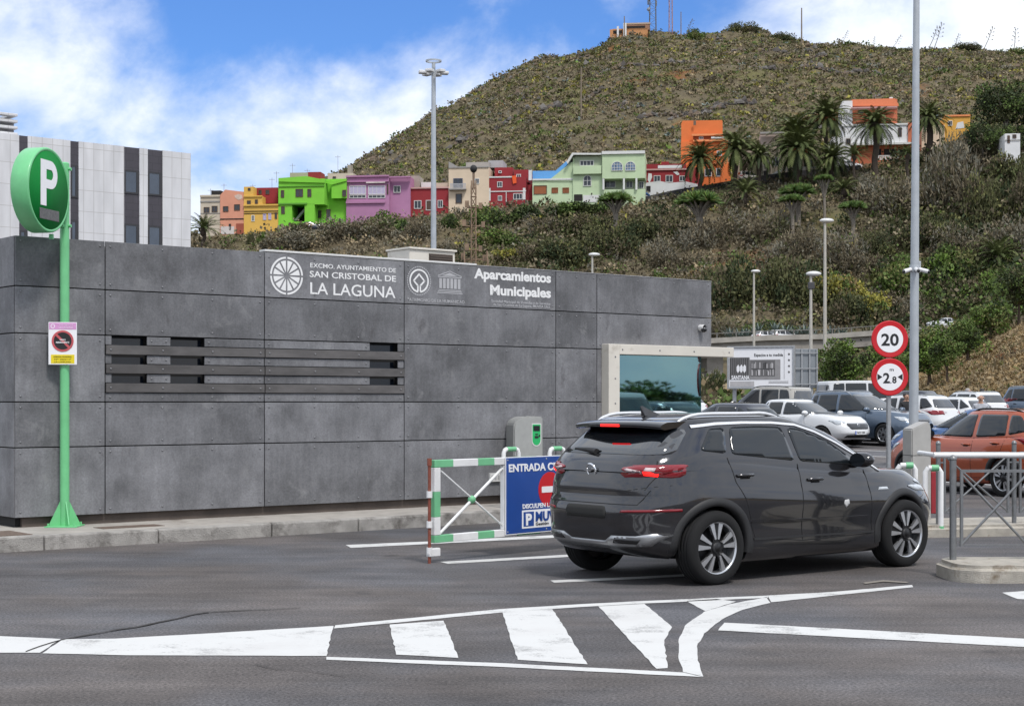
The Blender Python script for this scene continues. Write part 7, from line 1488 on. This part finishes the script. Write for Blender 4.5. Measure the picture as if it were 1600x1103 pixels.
for i, (u, Y, w, h_, lab, k) in enumerate([(1085, 475, 46, 22, 'rounded green bush on the summit right of the reddish mast', 'green'), (1160, 476, 60, 22, 'dark bush on the ridge left of the dark pole', 'dark'), (1220, 474, 50, 16, 'dark bush on the ridge beside the dark pole', 'dark'), (1330, 476, 40, 12, 'small bush on the ridge left of the camera mast', 'dark'), (1125, 305, 60, 30, 'yellow-green bush on the hill left of the orange house', 'yellow'), (1000, 300, 40, 34, 'bush above the mint house flat roof', 'yellow'), (1420, 478, 60, 12, 'dark bush on the ridge crossed by the camera mast', 'dark'), (1510, 476, 50, 14, 'dark bush on the ridge right of the camera mast', 'dark'), (1586, 478, 60, 16, 'bush on the ridge at the right edge', 'green')]): shrub(k, u, 0, Y, w, h_, lab, i, group='bushes on the hill')
# -- palms
def frond_mesh(name, n, L, droop, mats, lift=(.1, 1.35), seed=0, leafl=.42, pairs=15):
    r = np.random.default_rng(seed); Vs, Fs, Mi = [], [], []; off = 0
    for i in range(n):
        az = i*2.39996+r.uniform(-.2, .2); t0 = i/n; el = lift[0]+(lift[1]-lift[0])*t0+r.uniform(-.12, .12); l = L*r.uniform(.85, 1.1)*(1-.25*t0)
        s = np.linspace(0, 1, pairs+1); ang = el-droop*(1.0+.25*r.uniform(-1, 1))*s**1.5
        dx_ = np.cumsum(np.cos(ang))*l/pairs; dz_ = np.cumsum(np.sin(ang))*l/pairs; c, s_ = math.cos(az), math.sin(az); P = np.stack([dx_*c, dx_*s_, dz_], 1); P = np.concatenate([[[0, 0, 0]], P])[:pairs+1]
        T = np.gradient(P, axis=0); T /= np.linalg.norm(T, axis=1, keepdims=True); side = np.array([-s_, c, 0]); mi = 0 if t0 > .55 else (1 if t0 > .12 else 2)
        if r.random() < .3: mi = max(0, mi-1)
        w = leafl*L/4*np.sin(np.pi*np.clip(s*.93+.07, 0, 1))**.55
        for k in range(2, pairs+1):
            for sg in (1, -1):
                b = P[k]; d = side*sg*.8+T[k]*.75+np.array([0, 0, -.30+.1*r.uniform(-1, 1)]); d /= np.linalg.norm(d); n_ = np.cross(d, T[k]); wv = np.cross(n_, d); wv /= np.linalg.norm(wv)+1e-9; wl_ = .034*L/4*1.9
                Vs += [b-wv*wl_, b+wv*wl_, b+d*w[k]+wv*wl_*.3, b+d*w[k]-wv*wl_*.3]; Fs.append([off, off+1, off+2, off+3]); Mi.append(mi); off += 4
        for k in range(pairs):
            wv = side*.035*L/4*(1-.7*k/pairs); Vs += [P[k]-wv, P[k]+wv, P[k+1]+wv, P[k+1]-wv]; Fs.append([off, off+1, off+2, off+3]); Mi.append(mi); off += 4
    return npmesh(name, np.array(Vs), np.array(Fs), [LF[m] for m in mats], np.array(Mi))
PC = [frond_mesh('palm_crown', 104, 4., 1.5, ['palm2', 'palm', 'deep'], (-.55, 1.45), k, pairs=17) for k in (1, 2, 3)]
PLOW = [frond_mesh('bushy_palm_crown', 46, 4., 1.3, ['palm2', 'palm', 'olive'], (-.05, 1.45), k+9, pairs=15) for k in (1, 2)]
def palm(u, v_c, v_b, Y, rpx, label, i=0, low=False, tr=.34, fruit=False, group='palms on the hillside'):
    Y = yv(u, v_b) if Y < 250 else Y; p = at(u, v_c, Y); x = p.x; zb = min(hzf(x, Y), at(u, v_b, Y).z)-.4; R_ = rpx/FPX*Y
    t = thing('palm_tree', label, 'palm', (x, Y, zb), u*.7, group); H = p.z-zb
    m = MB(); k = 7; pts = [(.15*math.sin(j*1.3+u), .12*math.sin(j*.9), H*j/k) for j in range(k+1)]; m.path(pts, [tr*1.25]+[tr]*(k-1)+[tr*1.35], 9); m.sphere((pts[-1][0], pts[-1][1], H-.1), tr*1.7, 1, 1, 1.5, 10, 8); m.build('trunk', PBARK, t)
    c = obj('crown', (PLOW if low else PC)[i % 2 if low else i % 3], t, (pts[-1][0], pts[-1][1], H+.3)); s = R_/3.1; c.scale = (s, s, s)
    if fruit: 
        V, F = leaves(np.array([0, 0, -.3])+rnd_unit(160)*np.array([1.5, 1.5, .5]), .5, out=None, ratio=.2); obj('fruit_stalks', npmesh('fruit_stalks', V, F, [LF['rust']]), t, (pts[-1][0], pts[-1][1], H+.2))
    return t
palm(1095, 252, 298, 258, 39, 'palm in front of the left side of the orange house, first of the tall palms', 0)
palm(1150, 237, 300, 258, 43, 'tall palm in front of the right corner of the orange house', 1)
palm(1186, 247, 298, 257, 32, 'narrower palm beside the white van on the street', 2)
palm(1247, 236, 290, 257, 50, 'broad palm in front of the white balustrade house', 0, fruit=True); palm(1291, 188, 285, 262, 46, 'tallest palm with orange fruit stalks, left of the terracotta villa', 1, fruit=True)
palm(1243, 212, 282, 263, 44, 'dark palm standing behind the broad palm and left of the tallest one', 2); palm(1368, 198, 262, 256, 41, 'full round palm right in front of the white villa', 0, tr=.5)
palm(1453, 189, 226, 258, 36, 'palm just right of the camera mast before the ochre house', 1, tr=.5); palm(1300, 250, 285, 256, 36, 'lower palm between the broad palm and the villa', 2, low=False)
palm(1335, 246, 282, 252, 27, 'small young palm below the round villa palm', 0, True, .2); palm(1318, 300, 318, 236, 28, 'bushy low palm on the slope below the street wall', 1, True, .3); palm(1418, 245, 262, 250, 22, 'small palm left of the camera mast under the villa porch', 0, True, .25)
palm(1165, 305, 325, 246, 36, 'bushy low palm right of the left dragon tree', 0, True, .25); palm(1568, 275, 300, 235, 34, 'low palm in the right-hand thicket', 1, True, .25); palm(1560, 405, 425, 190, 46, 'bushy palm at the right edge above the young trees', 0, True, .3); palm(318, 362, 392, 150, 34, 'squat dark palm beside the white institute building', 1, True, .3)
# -- dragon trees: thick limbs and a domed umbrella of rosettes
def dragon(u, v_top, v_b, Y, rpx, label, nclus=1, hfrac=.62):
    Y = yv(u, v_b)-7; rpx *= 1.18; x = at(u, 0, Y).x; zb = hzf(x, Y)-.3; H = at(u, v_top, Y).z-zb; R_ = rpx/FPX*Y; t = thing('dragon_tree', label, 'tree', (x, Y, zb), 0, 'dragon trees on the slope'); m = MB(); r = random.Random(int(u))
    zc = H-R_*.75; w_ = R_*.15; m.path([(0, 0, 0), (.05, 0, zc*.5), (0, 0, zc*hfrac+.2)], [w_*1.2, w_, w_*1.1], 8); tips = []
    for k in range(12): a = k*2.4; q = R_*.85*math.sqrt((k+.6)/12); tips.append((q*math.cos(a), q*math.sin(a), H-R_*.50-.28*q)); m.path([(0, 0, zc*hfrac), (tips[-1][0]*.5, tips[-1][1]*.5, zc*hfrac+(tips[-1][2]-zc*hfrac)*.65), tips[-1]], [w_*.6, w_*.4, w_*.3], 6)
    m.build('trunk', BARKG, t); C = np.array(tips)+np.array([0, 0, .1]); n = 3200; c = RNG.integers(0, len(C), n); d = rnd_unit(n); d[:, 2] = np.abs(d[:, 2])*1.0-.15; L_ = R_*.52
    A = d*L_*RNG.uniform(.7, 1.2, (n, 1)); P = C[c]+A*.5; B = np.cross(d, rnd_unit(n)); B = B/np.linalg.norm(B, axis=1, keepdims=True)*L_*.065; V, F = quads(P, A, B); obj('crown', npmesh('dragon_crown', V, F, [LF['dragon'], LF['bright'], LF['olive']], RNG.choice(3, n, p=[.62, .23, .15])), t)
dragon(962, 296, 346, 205, 21, 'small grey-trunked dragon tree below the right end of the mint house'); dragon(1093, 293, 346, 232, 28, 'broad domed dragon tree below the orange house'); dragon(1247, 283, 322, 238, 22, 'flat-topped dragon tree below the dark street wall'); dragon(1238, 301, 335, 236, 16, 'lower dragon tree leaning out under the flat-topped one'); dragon(1288, 271, 322, 244, 12, 'small thin-stemmed dragon tree under the lower palm'); dragon(1333, 311, 340, 232, 17, 'small low dragon tree below the bushy low palm')
# -- trees
TREE = [crown_mesh('tree_crown', 1, .9, 42, 5200, .085, ['green', 'bright', 'deep', 'olive'], [4, 2, 2, 1], base=None, flat=.85, ratio=.42, spread=.6) for _ in range(3)]
DKTREE = [crown_mesh('dark_tree_crown', 1, .9, 42, 6000, .075, ['deep', 'green', 'brush'], [4, 3, 2], base=None, flat=.85, ratio=.4, spread=.6)]
RTREE = [crown_mesh('copper_tree_crown', 1, 1.2, 12, 260, .16, ['rust', 'dead', 'brush'], [2, 4, 2], base=None, ratio=.4, spread=.6)]
def tree(u, v_t, v_b, Y, rpx, label, kind_='tree', i=0, name='broadleaf_tree', lean=0., group='young trees on the bank', bark=None, tw=.12):
    Y = yv(u, v_b) if Y > 140 else Y; x = (u-800)/FPX*Y; zb = at(u, v_b, Y).z; zb = min(zb, hzf(x, Y)+.3)-.3; H = at(u, v_t, Y).z-zb; R_ = rpx/FPX*Y; t = thing(name, label, 'tree', (x, Y, zb), u, group); m = MB(); zc = H-R_*.85; rr = random.Random(int(u)); c, s = math.cos(-u), math.sin(-u); lx, ly = lean*c, lean*s
    m.path([(0, 0, 0), (lx*.3, ly*.3, zc*.45), (lx*.8, ly*.8, zc)], [tw*1.4, tw, tw*.75], 7)
    for k in range(7):
        a = rr.uniform(0, 6.28); z0 = zc*rr.uniform(.5, 1.0); f = z0/zc; m.path([(lx*f*.8, ly*f*.8, z0), (lx+.35*R_*math.cos(a), ly+.35*R_*math.sin(a), zc+R_*.1), (lx+.72*R_*math.cos(a), ly+.72*R_*math.sin(a), zc+R_*rr.uniform(.2, .7))], [tw*.6, tw*.38, tw*.15], 5)
    m.build('trunk', bark or BARK, t); src = {'tree': TREE, 'dark': DKTREE, 'red': RTREE}[kind_]; cr = obj('crown', src[i % len(src)], t, (lx, ly, zc+R_*.15), (0, 0, u)); cr.scale = (R_*1.08, R_*1.08, R_*1.0); return t
tree(1320, 534, 608, 122, 42, 'green tree right of the grey hoarding back'); tree(1376, 538, 612, 118, 36, 'green tree behind the speed signs', i=1); tree(1452, 512, 594, 124, 44, 'first green young tree right of the camera mast', i=2); tree(1512, 502, 574, 128, 34, 'young green tree standing highest on the straw bank', i=0); tree(1480, 528, 606, 116, 30, 'thin young tree at the foot of the straw bank', i=1, tw=.08)
tree(1300, 556, 606, 126, 20, 'small rounded tree under the bridge beside the hoarding', i=2); tree(1592, 412, 510, 150, 46, 'leafy tree cut by the right edge on top of the bank', 'dark', 0, group='young trees on the bank'); tree(1548, 470, 530, 170, 40, 'low spreading olive-brown tree behind the straw bank', i=1)
tree(1536, 190, 268, 205, 32, 'dark rounded tree in the thicket right of the ochre house', 'dark', 0, bark=BARKG, tw=.2, group='trees at the right edge'); tree(1578, 196, 262, 205, 30, 'dark tree standing just below the small white house', 'dark', 0, bark=BARKG, tw=.2, group='trees at the right edge'); tree(1630, 120, 240, 205, 60, 'dark tree standing mostly beyond the right edge beside the leaning one', 'dark', 0, bark=BARKG, tw=.3, group='trees at the right edge'); tree(1580, 128, 245, 205, 46, 'tall pale-trunked tree leaning at the right edge before the small white house', 'dark', 0, lean=-1.6, bark=BARKG, tw=.22, group='trees at the right edge'); tree(1410, 556, 610, 117, 24, 'small tree between the speed signs and the camera mast', i=2); tree(1250, 575, 612, 118, 26, 'tree behind the white billboard', 'dark')
for u, vt, vb, lab in ((1566, 548, 606, 'copper-leaved sapling on the straw bank, left of its twin'), (1583, 540, 596, 'copper-leaved sapling nearest the right edge')): tree(u, vt, vb, 110, 12, lab, 'red', 0, 'sapling', tw=.05, group='copper saplings')
# -- agaves: blue-grey rosettes on the verge, flowering stalks on the ridge
def agave_mesh(n=34, L=1.):
    V, F = [], []; off = 0; r = np.random.default_rng(4)
    for i in range(n):
        az = i*2.4; el = .25+1.15*(i/n)+r.uniform(-.1, .1); c, s = math.cos(az), math.sin(az); P = []
        for k, t in enumerate((0, .35, .7, 1.)): e2 = el-.25*t; P.append(np.array([math.cos(e2)*c*t, math.cos(e2)*s*t, math.sin(e2)*t])*L*r.uniform(.9, 1.05))
        side = np.array([-s, c, 0]); w = [.05, .085, .06, .004]
        for k in range(3): V += [P[k]-side*w[k]*L, P[k]+side*w[k]*L, P[k+1]+side*w[k+1]*L, P[k+1]-side*w[k+1]*L]; F.append([off, off+1, off+2, off+3]); off += 4
    return npmesh('agave', np.array(V), np.array(F), [LF['agave']])
AG = agave_mesh()
for i, (u, v, w) in enumerate([(1140, 512, 24), (1155, 518, 28), (1168, 514, 26), (1184, 508, 26), (1197, 514, 22), (1212, 506, 26), (1228, 512, 30), (1242, 516, 30), (1258, 510, 26), (1272, 516, 24), (1300, 512, 26), (1316, 510, 22)]):
    Y = 196.; p = at(u, v+8, Y); o = obj('agave', AG, None, (p.x, Y, max(hzf(p.x, Y)-.1, p.z-.8)), (0, 0, i*1.3)); s = w/FPX*Y*.85; o.scale = (s, s, s*1.15); tag(o, 'blue-grey agave rosette in the row on the verge above the road bridge', 'agave', 'agaves above the road bridge')
for i, (u, v, w, lab) in enumerate([(651, 378, 20, 'single blue-grey agave low on the slope, left of the floodlight mast'), (1270, 245, 1, '')][:1]):
    Y = yv(u, v); x = (u-800)/FPX*Y; o = obj('agave', AG, None, (x, Y, hzf(x, Y)), (0, 0, 1)); s = w/FPX*Y*.6; o.scale = (s, s, s); tag(o, lab, 'agave')
STK = MB(); STK.path([(0, 0, 0), (.15, 0, 3), (.1, 0, 6)], [.09, .07, .03], 5); r_ = random.Random(2)
for k in range(11):
    z = 3.0+k*.28; a = k*2.1; l = .85*(1-.06*k); STK.path([(.13, 0, z), (.13+l*math.cos(a)*.6, l*math.sin(a)*.6, z+.1), (.13+l*math.cos(a), l*math.sin(a), z+.35)], [.03, .025, .02], 4); STK.sphere((.13+l*math.cos(a), l*math.sin(a), z+.4), .13, 1.3, 1.3, .6, 6, 4)
stm = STK.mesh('agave_stalk', M('stalk_grey', (.16, .15, .13), .9, var=.2))
for i, (u, v0, v1, lean, Y) in enumerate([(1320, 45, 64, .5, 480), (1365, 48, 68, .2, 480), (1398, 52, 74, .7, 480), (1425, 52, 76, .5, 480), (1462, 37, 78, .35, 480), (1454, 42, 78, .45, 480), (1492, 53, 78, .45, 480), (1540, 43, 80, .45, 480), (1584, 42, 84, .12, 480), (1072, 18, 48, .5, 478), (905, 0, 0, 0, 0)][:-1]):
    p = at(u-lean*10, v1, Y); H = at(u, v0, Y).z-p.z; o = obj('agave_stalk', stm, None, (p.x, Y, hzf(p.x, Y)-.4), (R(-4), R(lean*50), i*.0)); s = (H+.5)/6/math.cos(lean*.87); o.scale = (s, s, s)
    tag(o, 'dry agave flower stalk standing on the ridge line' if i < 9 else 'dry agave flower stalk on the summit right of the reddish radio mast', 'agave stalk', 'agave stalks on the ridge' if i < 9 else None)

# planted bank and trees beyond the right edge, mirrored by the booth glass
bm_ = MB(); bm_.add([(38, -12, -.02), (38, 44, -.02), (50, 44, 1.2), (50, -12, 1.2), (90, 44, 1.6), (90, -12, 1.6)], [(0, 3, 2, 1), (3, 5, 4, 2)])
kind(bm_.build('bank', bpy.data.materials['dry_hill_soil']), 'structure')
for i, (x, y, r_, h_) in enumerate([(48, 4, 3, 1.2), (47, 12, 4, 1.5), (48, 19, 3.5, 1.3), (50, 26, 4, 1.4), (62, 8, 5, 1.8), (63, 18, 5, 2.0), (52, 34, 4, 1.4)]):
    o = obj('shrub', SH['green' if i % 2 else 'dark'][i % 3], None, (x, y, .4 if x < 50 else 1.1), (0, 0, i)); o.scale = (r_, r_, h_); tag(o, 'large bush on the planted bank mirrored in the booth glass', 'shrub', 'bushes on the mirrored bank')
# ------------------------------------------------------------------ parked cars
PW = paint('paint_white', (.62, .63, .64)); PBEI = paint('paint_beige', (.42, .40, .36), .2); PBL = paint('paint_blue_grey', (.085, .12, .17), .5); PNAVY = paint('paint_navy', (.016, .020, .034), .3); PORG = paint('paint_burnt_orange', (.42, .085, .030), .45); PSIL = paint('paint_silver', (.34, .35, .36), .6); PSKY = paint('paint_mid_blue', (.03, .10, .26), .3); PGREY = paint('paint_dark_grey', (.06, .062, .07), .4)
EA = -math.atan2(.778, .628); EB = EA+math.pi             # nose towards the viewer's right / tail towards it
HATCH = dict(L=4.02, WB=2.51, RO=.66, W=.87, H=1.48, belt=.96, hood=.96, cowl=2.20, nose_z=.80, tail_z=1.0, rake_f=1.15, rake_r=.52, roof_x=.7, wr=.31, under=.19, top_half=.70)
ESTATE = dict(L=4.5, WB=2.66, RO=.98, W=.90, H=1.47, belt=.95, hood=.95, cowl=2.25, nose_z=.78, tail_z=1.0, rake_f=1.15, rake_r=.62, roof_x=.7, wr=.32, under=.18, top_half=.70)
MPV = dict(L=4.62, WB=2.84, RO=.86, W=.93, H=1.72, belt=1.02, hood=1.06, cowl=2.55, nose_z=.88, tail_z=1.06, rake_f=1.30, rake_r=.40, roof_x=.9, wr=.335, under=.19, top_half=.74)
SUVC = dict(L=4.38, WB=2.62, RO=.86, W=.92, H=1.60, belt=1.04, hood=1.04, cowl=2.30, nose_z=.90, tail_z=1.10, rake_f=1.0, rake_r=.38, roof_x=.7, wr=.345, under=.21, top_half=.70)
VAN = dict(L=4.40, WB=2.73, RO=.80, W=.90, H=1.81, belt=1.08, hood=1.08, cowl=2.60, nose_z=.92, tail_z=1.12, rake_f=1.05, rake_r=.16, roof_x=.9, wr=.32, under=.2, top_half=.82, boxy=1.)
BUS = dict(L=4.95, WB=3.0, RO=1.0, W=.95, H=1.98, belt=1.10, hood=1.15, cowl=3.05, nose_z=1.0, tail_z=1.14, rake_f=.9, rake_r=.14, roof_x=1., wr=.34, under=.2, top_half=.84, boxy=1.)
def S_(base, *m): return dict(base, mats=list(m)+[GLOSSB]*(2-len(m)))
WS = dict(spokes=5, style='wide', rim_r=.66)
corsa = parked('parked_car', 'white hatchback with black grille and blue-banded number plate, just behind the dark SUV', 0, 0, 0, EA, S_(HATCH, PW), dict(plate='9425 KBR'), loc=(8.62, 51.9, float(gz(0, 52))), extra=dict(wheel=WS, grille=[[(-.40, .53), (.40, .53), (.50, .66), (.46, .72), (-.46, .72), (-.50, .66)]], grille_badge=(0, .64), front_lamps=[[(.46, .74), (.70, .70), (.80, .80), (.66, .82)]]))
touran = parked('parked_car', 'slate blue people carrier with silver roof rails, beside the white hatchback', 0, 0, 0, EA, S_(MPV, PBL), dict(style='mpv'), loc=(10.62, 53.2, float(gz(0, 53))), extra=dict(wheel=dict(WS, style='slim', spokes=9), rail=(-.3, 1.3, .60)))
estate = parked('parked_car', 'dark navy estate car seen from behind, between the booth glass and the white hatchback', 0, 0, 0, EB, S_(ESTATE, PNAVY), loc=(7.0, 46.8, float(gz(0, 46))), extra=dict(wheel=WS, rglass=CGLASS))
beige = parked('parked_car', 'pale beige hatchback with its tail just clear of the booth glass', 0, 0, 0, EB, S_(HATCH, PBEI), loc=(4.9, 45.4, float(gz(0, 45))), extra=dict(wheel=WS, rglass=CGLASS))
berl = parked('parked_van', 'beige high-roofed van with dark roof bars, in front of the white billboard', 0, 0, 0, EB+.05, S_(VAN, PBEI), dict(van=True), cat='van', loc=(10.95, 62.4, float(gz(0, 62))), extra=dict(wheel=WS, rail=(-.4, 1.5, .66), rail_mat=PLAST))
bus = parked('parked_van', 'long white minibus with a dark window band, behind the people carrier', 0, 0, 0, D0-.35, S_(BUS, PW), dict(van=True), cat='minibus', loc=(15.0, 74.0, float(gz(0, 74))), extra=dict(wheel=WS))
seat = parked('parked_car', 'white crossover seen from its tail with a bright red lamp, left of the orange car', 0, 0, 0, EB+.1, S_(SUVC, PW), loc=(13.95, 53.2, float(gz(0, 53))), extra=dict(wheel=WS, rail=(-.2, 1.1, .60)))
qash = parked('parked_car', 'white crossover at the right edge under the straw bank, behind the bald man', 0, 0, 0, EB-.25, S_(SUVC, PW), loc=(18.75, 63.5, float(gz(0, 63))), extra=dict(wheel=WS, rail=(-.2, 1.1, .60)))
blue = parked('parked_car', 'mid-blue car whose roof shows just above the orange car', 0, 0, 0, EB, S_(HATCH, PSKY), loc=(12.1, 38.5, float(gz(0, 38))), extra=dict(wheel=WS))
silv = copy_tree(corsa, (16.5, 57.0, float(gz(0, 57))), EB, 'pale hatchback roof visible between the two white crossovers')
farw = copy_tree(corsa, (7.6, 68.5, float(gz(0, 68))), EB, 'white car far back, between the booth glass and the beige van')
dk = copy_tree(estate, (20.4, 79.0, float(gz(0, 79))), EB, 'dark car parked far back right of the camera mast')
dk3 = copy_tree(touran, (22.9, 72.0, float(gz(0, 72))), EA, 'blue-grey people carrier at the back, right edge of the car park')
# the orange crossover beyond the railings
osp = profile_car(**S_(SUVC, PORG)); osp['nf'] = 5; osp['clad_z'] = lambda x, y: .40
om = car_body(osp); oc = thing('parked_car', 'burnt orange crossover behind the railings at the right edge', 'car', (9.70, 29.4, 0), R(116), 'cars parked in the car park'); od = std_details(osp, None); od.update(cladding=True, wheel=dict(spokes=5, style='twin', rim_r=.68, rot=.5), rail=(-.2, 1.1, .60), rail_mat=PLAST, mirror_mats=[GLOSSB, GLOSSB])
finish_car(oc, osp, om, od)
# cars on the bridge, the slope road and the street of houses
for i, (src, u, vb, Y, a, lab, g) in enumerate([
    (corsa, 1184, 537, 181, .5, 'leading white hatchback of the two crossing the road bridge', 'cars on the road bridge'), (seat, 1212, 537, 184, .55, 'following white crossover of the two crossing the road bridge', 'cars on the road bridge'),
    (corsa, 1484, 515, 203, math.pi+.35, 'white car on the slope road above the young trees', None), (berl, 1160, 285, 265, .35, 'small pale van parked on the street by the orange house', 'cars on the hillside street'),
    (blue, 985, 310, 263, .3, 'blue car parked below the mint house columns', 'cars on the hillside street'), (estate, 478, 361, 261, .2, 'dark car parked before the lime green house', 'cars on the hillside street'), (corsa, 1318, 265, 264, .3, 'white car on the street under the round villa palm', 'cars on the hillside street'), (corsa, 917, 317, 264, .25, 'white car nosing out of the mint house garage', 'cars on the hillside street')]):
    p = at(u, vb, Y); c = copy_tree(src, tuple(p), a, lab)
    if g: c['group'] = g
    else: del c['group']
# cars on the side street that the booth glass mirrors
for i, (src, x, y, a, lab) in enumerate([(bus, 17.5, 22.9, 2.5, 'white minibus mirrored in the booth glass'), (estate, 15.5, 26.2, 2.6, 'dark estate mirrored in the booth glass'), (touran, 24, 24.0, 2.4, 'people carrier mirrored in the booth glass')]): copy_tree(src, (x, y, 0), a, lab, 'cars on the side street')
# ------------------------------------------------------------------ people
SKIN = M('skin', (.45, .26, .18), .55, var=.05); HAIRD = M('hair_dark', (.02, .015, .012), .6, var=.2); HAIRG = M('hair_grey', (.32, .30, .29), .7, var=.2); CLB = M('cloth_black', (.018, .018, .02), .85, var=.2); CLW = M('cloth_white', (.62, .62, .64), .85, var=.06); CLG = M('cloth_grey_check', (.38, .39, .42), .85, var=.25, scale=14); JEAN = M('cloth_denim', (.05, .07, .13), .85, var=.2); SHOE = M('shoe_dark', (.03, .028, .026), .6, var=.1)
def person(label, x, y, rz, h, shirt, hair, pose, hairless=False, sleeves=.12):
    """one continuous skinned body; pose gives elbow and hand of each arm, in body heights"""
    z = float(gz(x, y)); t = thing('person', label, 'person', (x, y, z), rz, 'people among the parked cars'); P, E, Rr = [], [], []
    def v(p, r, par=None):
        P.append(Vector(p)*h); Rr.append(r*h); k = len(P)-1
        if par is not None: E.append((par, k))
        return k
    pel = v((0, 0, .53), .082); wai = v((0, 0, .61), .072, pel); che = v((0, .0, .72), .088, wai); sho = v((0, 0, .80), .07, che); nk = v((0, -.005, .845), .032, sho); jaw = v((0, -.02, .885), .042, nk); hd = v((0, -.015, .93), .055, jaw); tp = v((0, -.005, .972), .042, hd)
    for sg in (-1, 1):
        hip = v((sg*.052, 0, .50), .065, pel); kn = v((sg*.058, -.01, .28), .042, hip); an = v((sg*.06, .012, .045), .026, kn); v((sg*.068, -.075, .018), .020, an)
        s = v((sg*.105, 0, .795), .038, sho); el, ha = pose[(sg+1)//2]; e = v(el, .026, s); w = v(tuple(Vector(el)*.12+Vector(ha)*.88), .019, e); pm = v(ha, .022, w); d = (Vector(ha)-Vector(el)).normalized(); o = d.orthogonal().normalized()
        for k in range(4): 
            f = v(tuple(Vector(ha)+d*.022+o*(k-1.5)*.011), .0065, pm); v(tuple(Vector(ha)+d*(.048-.004*abs(k-1))+o*(k-1.5)*.014+Vector((0, -.004, -.004))), .005, f)
        v(tuple(Vector(ha)+d*.012+o*.03), .0065, pm)
    me = bpy.data.meshes.new('body'); me.from_pydata([tuple(p) for p in P], E, []); o = obj('tmpb', me); sk = o.modifiers.new('s', 'SKIN'); ss = o.modifiers.new('u', 'SUBSURF'); ss.levels = 2
    for i, s in enumerate(me.skin_vertices[0].data): s.radius = (Rr[i]*(1.25 if i in (pel, wai, che, sho) else 1), Rr[i]*.82 if i in (pel, wai, che, sho) else Rr[i]); s.use_root = i == pel
    m2 = bpy.data.meshes.new_from_object(o.evaluated_get(bpy.context.evaluated_depsgraph_get())); bpy.data.objects.remove(o)
    for m in (SKIN, shirt, JEAN, SHOE): m2.materials.append(m)
    for p in m2.polygons:
        c = p.center/h; p.use_smooth = True
        el0, el1 = Vector(pose[0][0]), Vector(pose[1][0]); arm = abs(c.x) > .135 or (c-el0).length < .07 or (c-el1).length < .07
        p.material_index = 0 if c.z > .835 else 3 if c.z < .05 else 2 if c.z < .535 and abs(c.x) < .14 else 1 if not arm or c.z > .80-sleeves else 0
    b = obj('body', m2, t); f = MB()
    f.sphere((0, -.075*h, .925*h), .012*h, .8, 1.3, 1.3, 8, 6); [f.sphere((sg*.058*h, -.01*h, .925*h), .013*h, .5, 1, 1.4, 8, 6) for sg in (-1, 1)]; fa = f.build('face_features', SKIN, t); f = MB(); [f.sphere((sg*.021*h, -.062*h, .937*h), .007*h, 1, .6, .7, 8, 6) for sg in (-1, 1)]; f.box(-.016*h, .016*h, -.066*h, -.058*h, .893*h, .898*h); f.build('eyes_and_mouth', M('lip_brown', (.12, .05, .04), .6), t)
    if not hairless: MB().sphere((0, .012*h, .948*h), .062*h, 1., 1.02, .88, 14, 9).build('hair', hair, t)
    else:
        m = MB(); [m.sphere((sg*.046*h, .012*h, .935*h), .022*h, .6, 1.3, 1.2, 8, 6) for sg in (-1, 1)]; m.sphere((0, .045*h, .925*h), .036*h, 1.2, .6, 1, 8, 6); m.build('hair', hair, t)
    return t
person('woman with short dark hair in a black top beside the slate blue people carrier', 12.92, 52.44, R(10), 1.66, CLB, HAIRD, [((-.14, -.02, .65), (-.12, -.12, .56)), ((.17, -.04, .68), (.26, -.13, .60))])
person('balding man in a pale checked shirt standing behind the orange car', 14.15, 48.3, R(-15), 1.68, CLG, HAIRG, [((-.15, 0, .64), (-.13, -.08, .52)), ((.15, 0, .64), (.14, -.07, .52))], True)
person('grey-haired person in a white shirt far back behind the white crossovers', 19.1, 67.0, R(60), 1.68, CLW, HAIRG, [((-.14, 0, .64), (-.12, -.09, .54)), ((.14, 0, .64), (.13, -.09, .54))])
person('dark-haired person just behind the one in the white shirt', 19.9, 67.8, R(200), 1.66, CLB, HAIRD, [((-.14, 0, .64), (-.13, -.06, .52)), ((.14, 0, .64), (.13, -.06, .52))])
# ------------------------------------------------------------------ lettering becomes plain mesh
bpy.context.view_layer.update(); dg_ = bpy.context.evaluated_depsgraph_get()
for o in [q for q in SC.objects if q.type == 'FONT']:
    me = bpy.data.meshes.new_from_object(o.evaluated_get(dg_)); n = obj('lettering', me, o.parent); n.matrix_basis = o.matrix_basis.copy(); bpy.data.objects.remove(o)
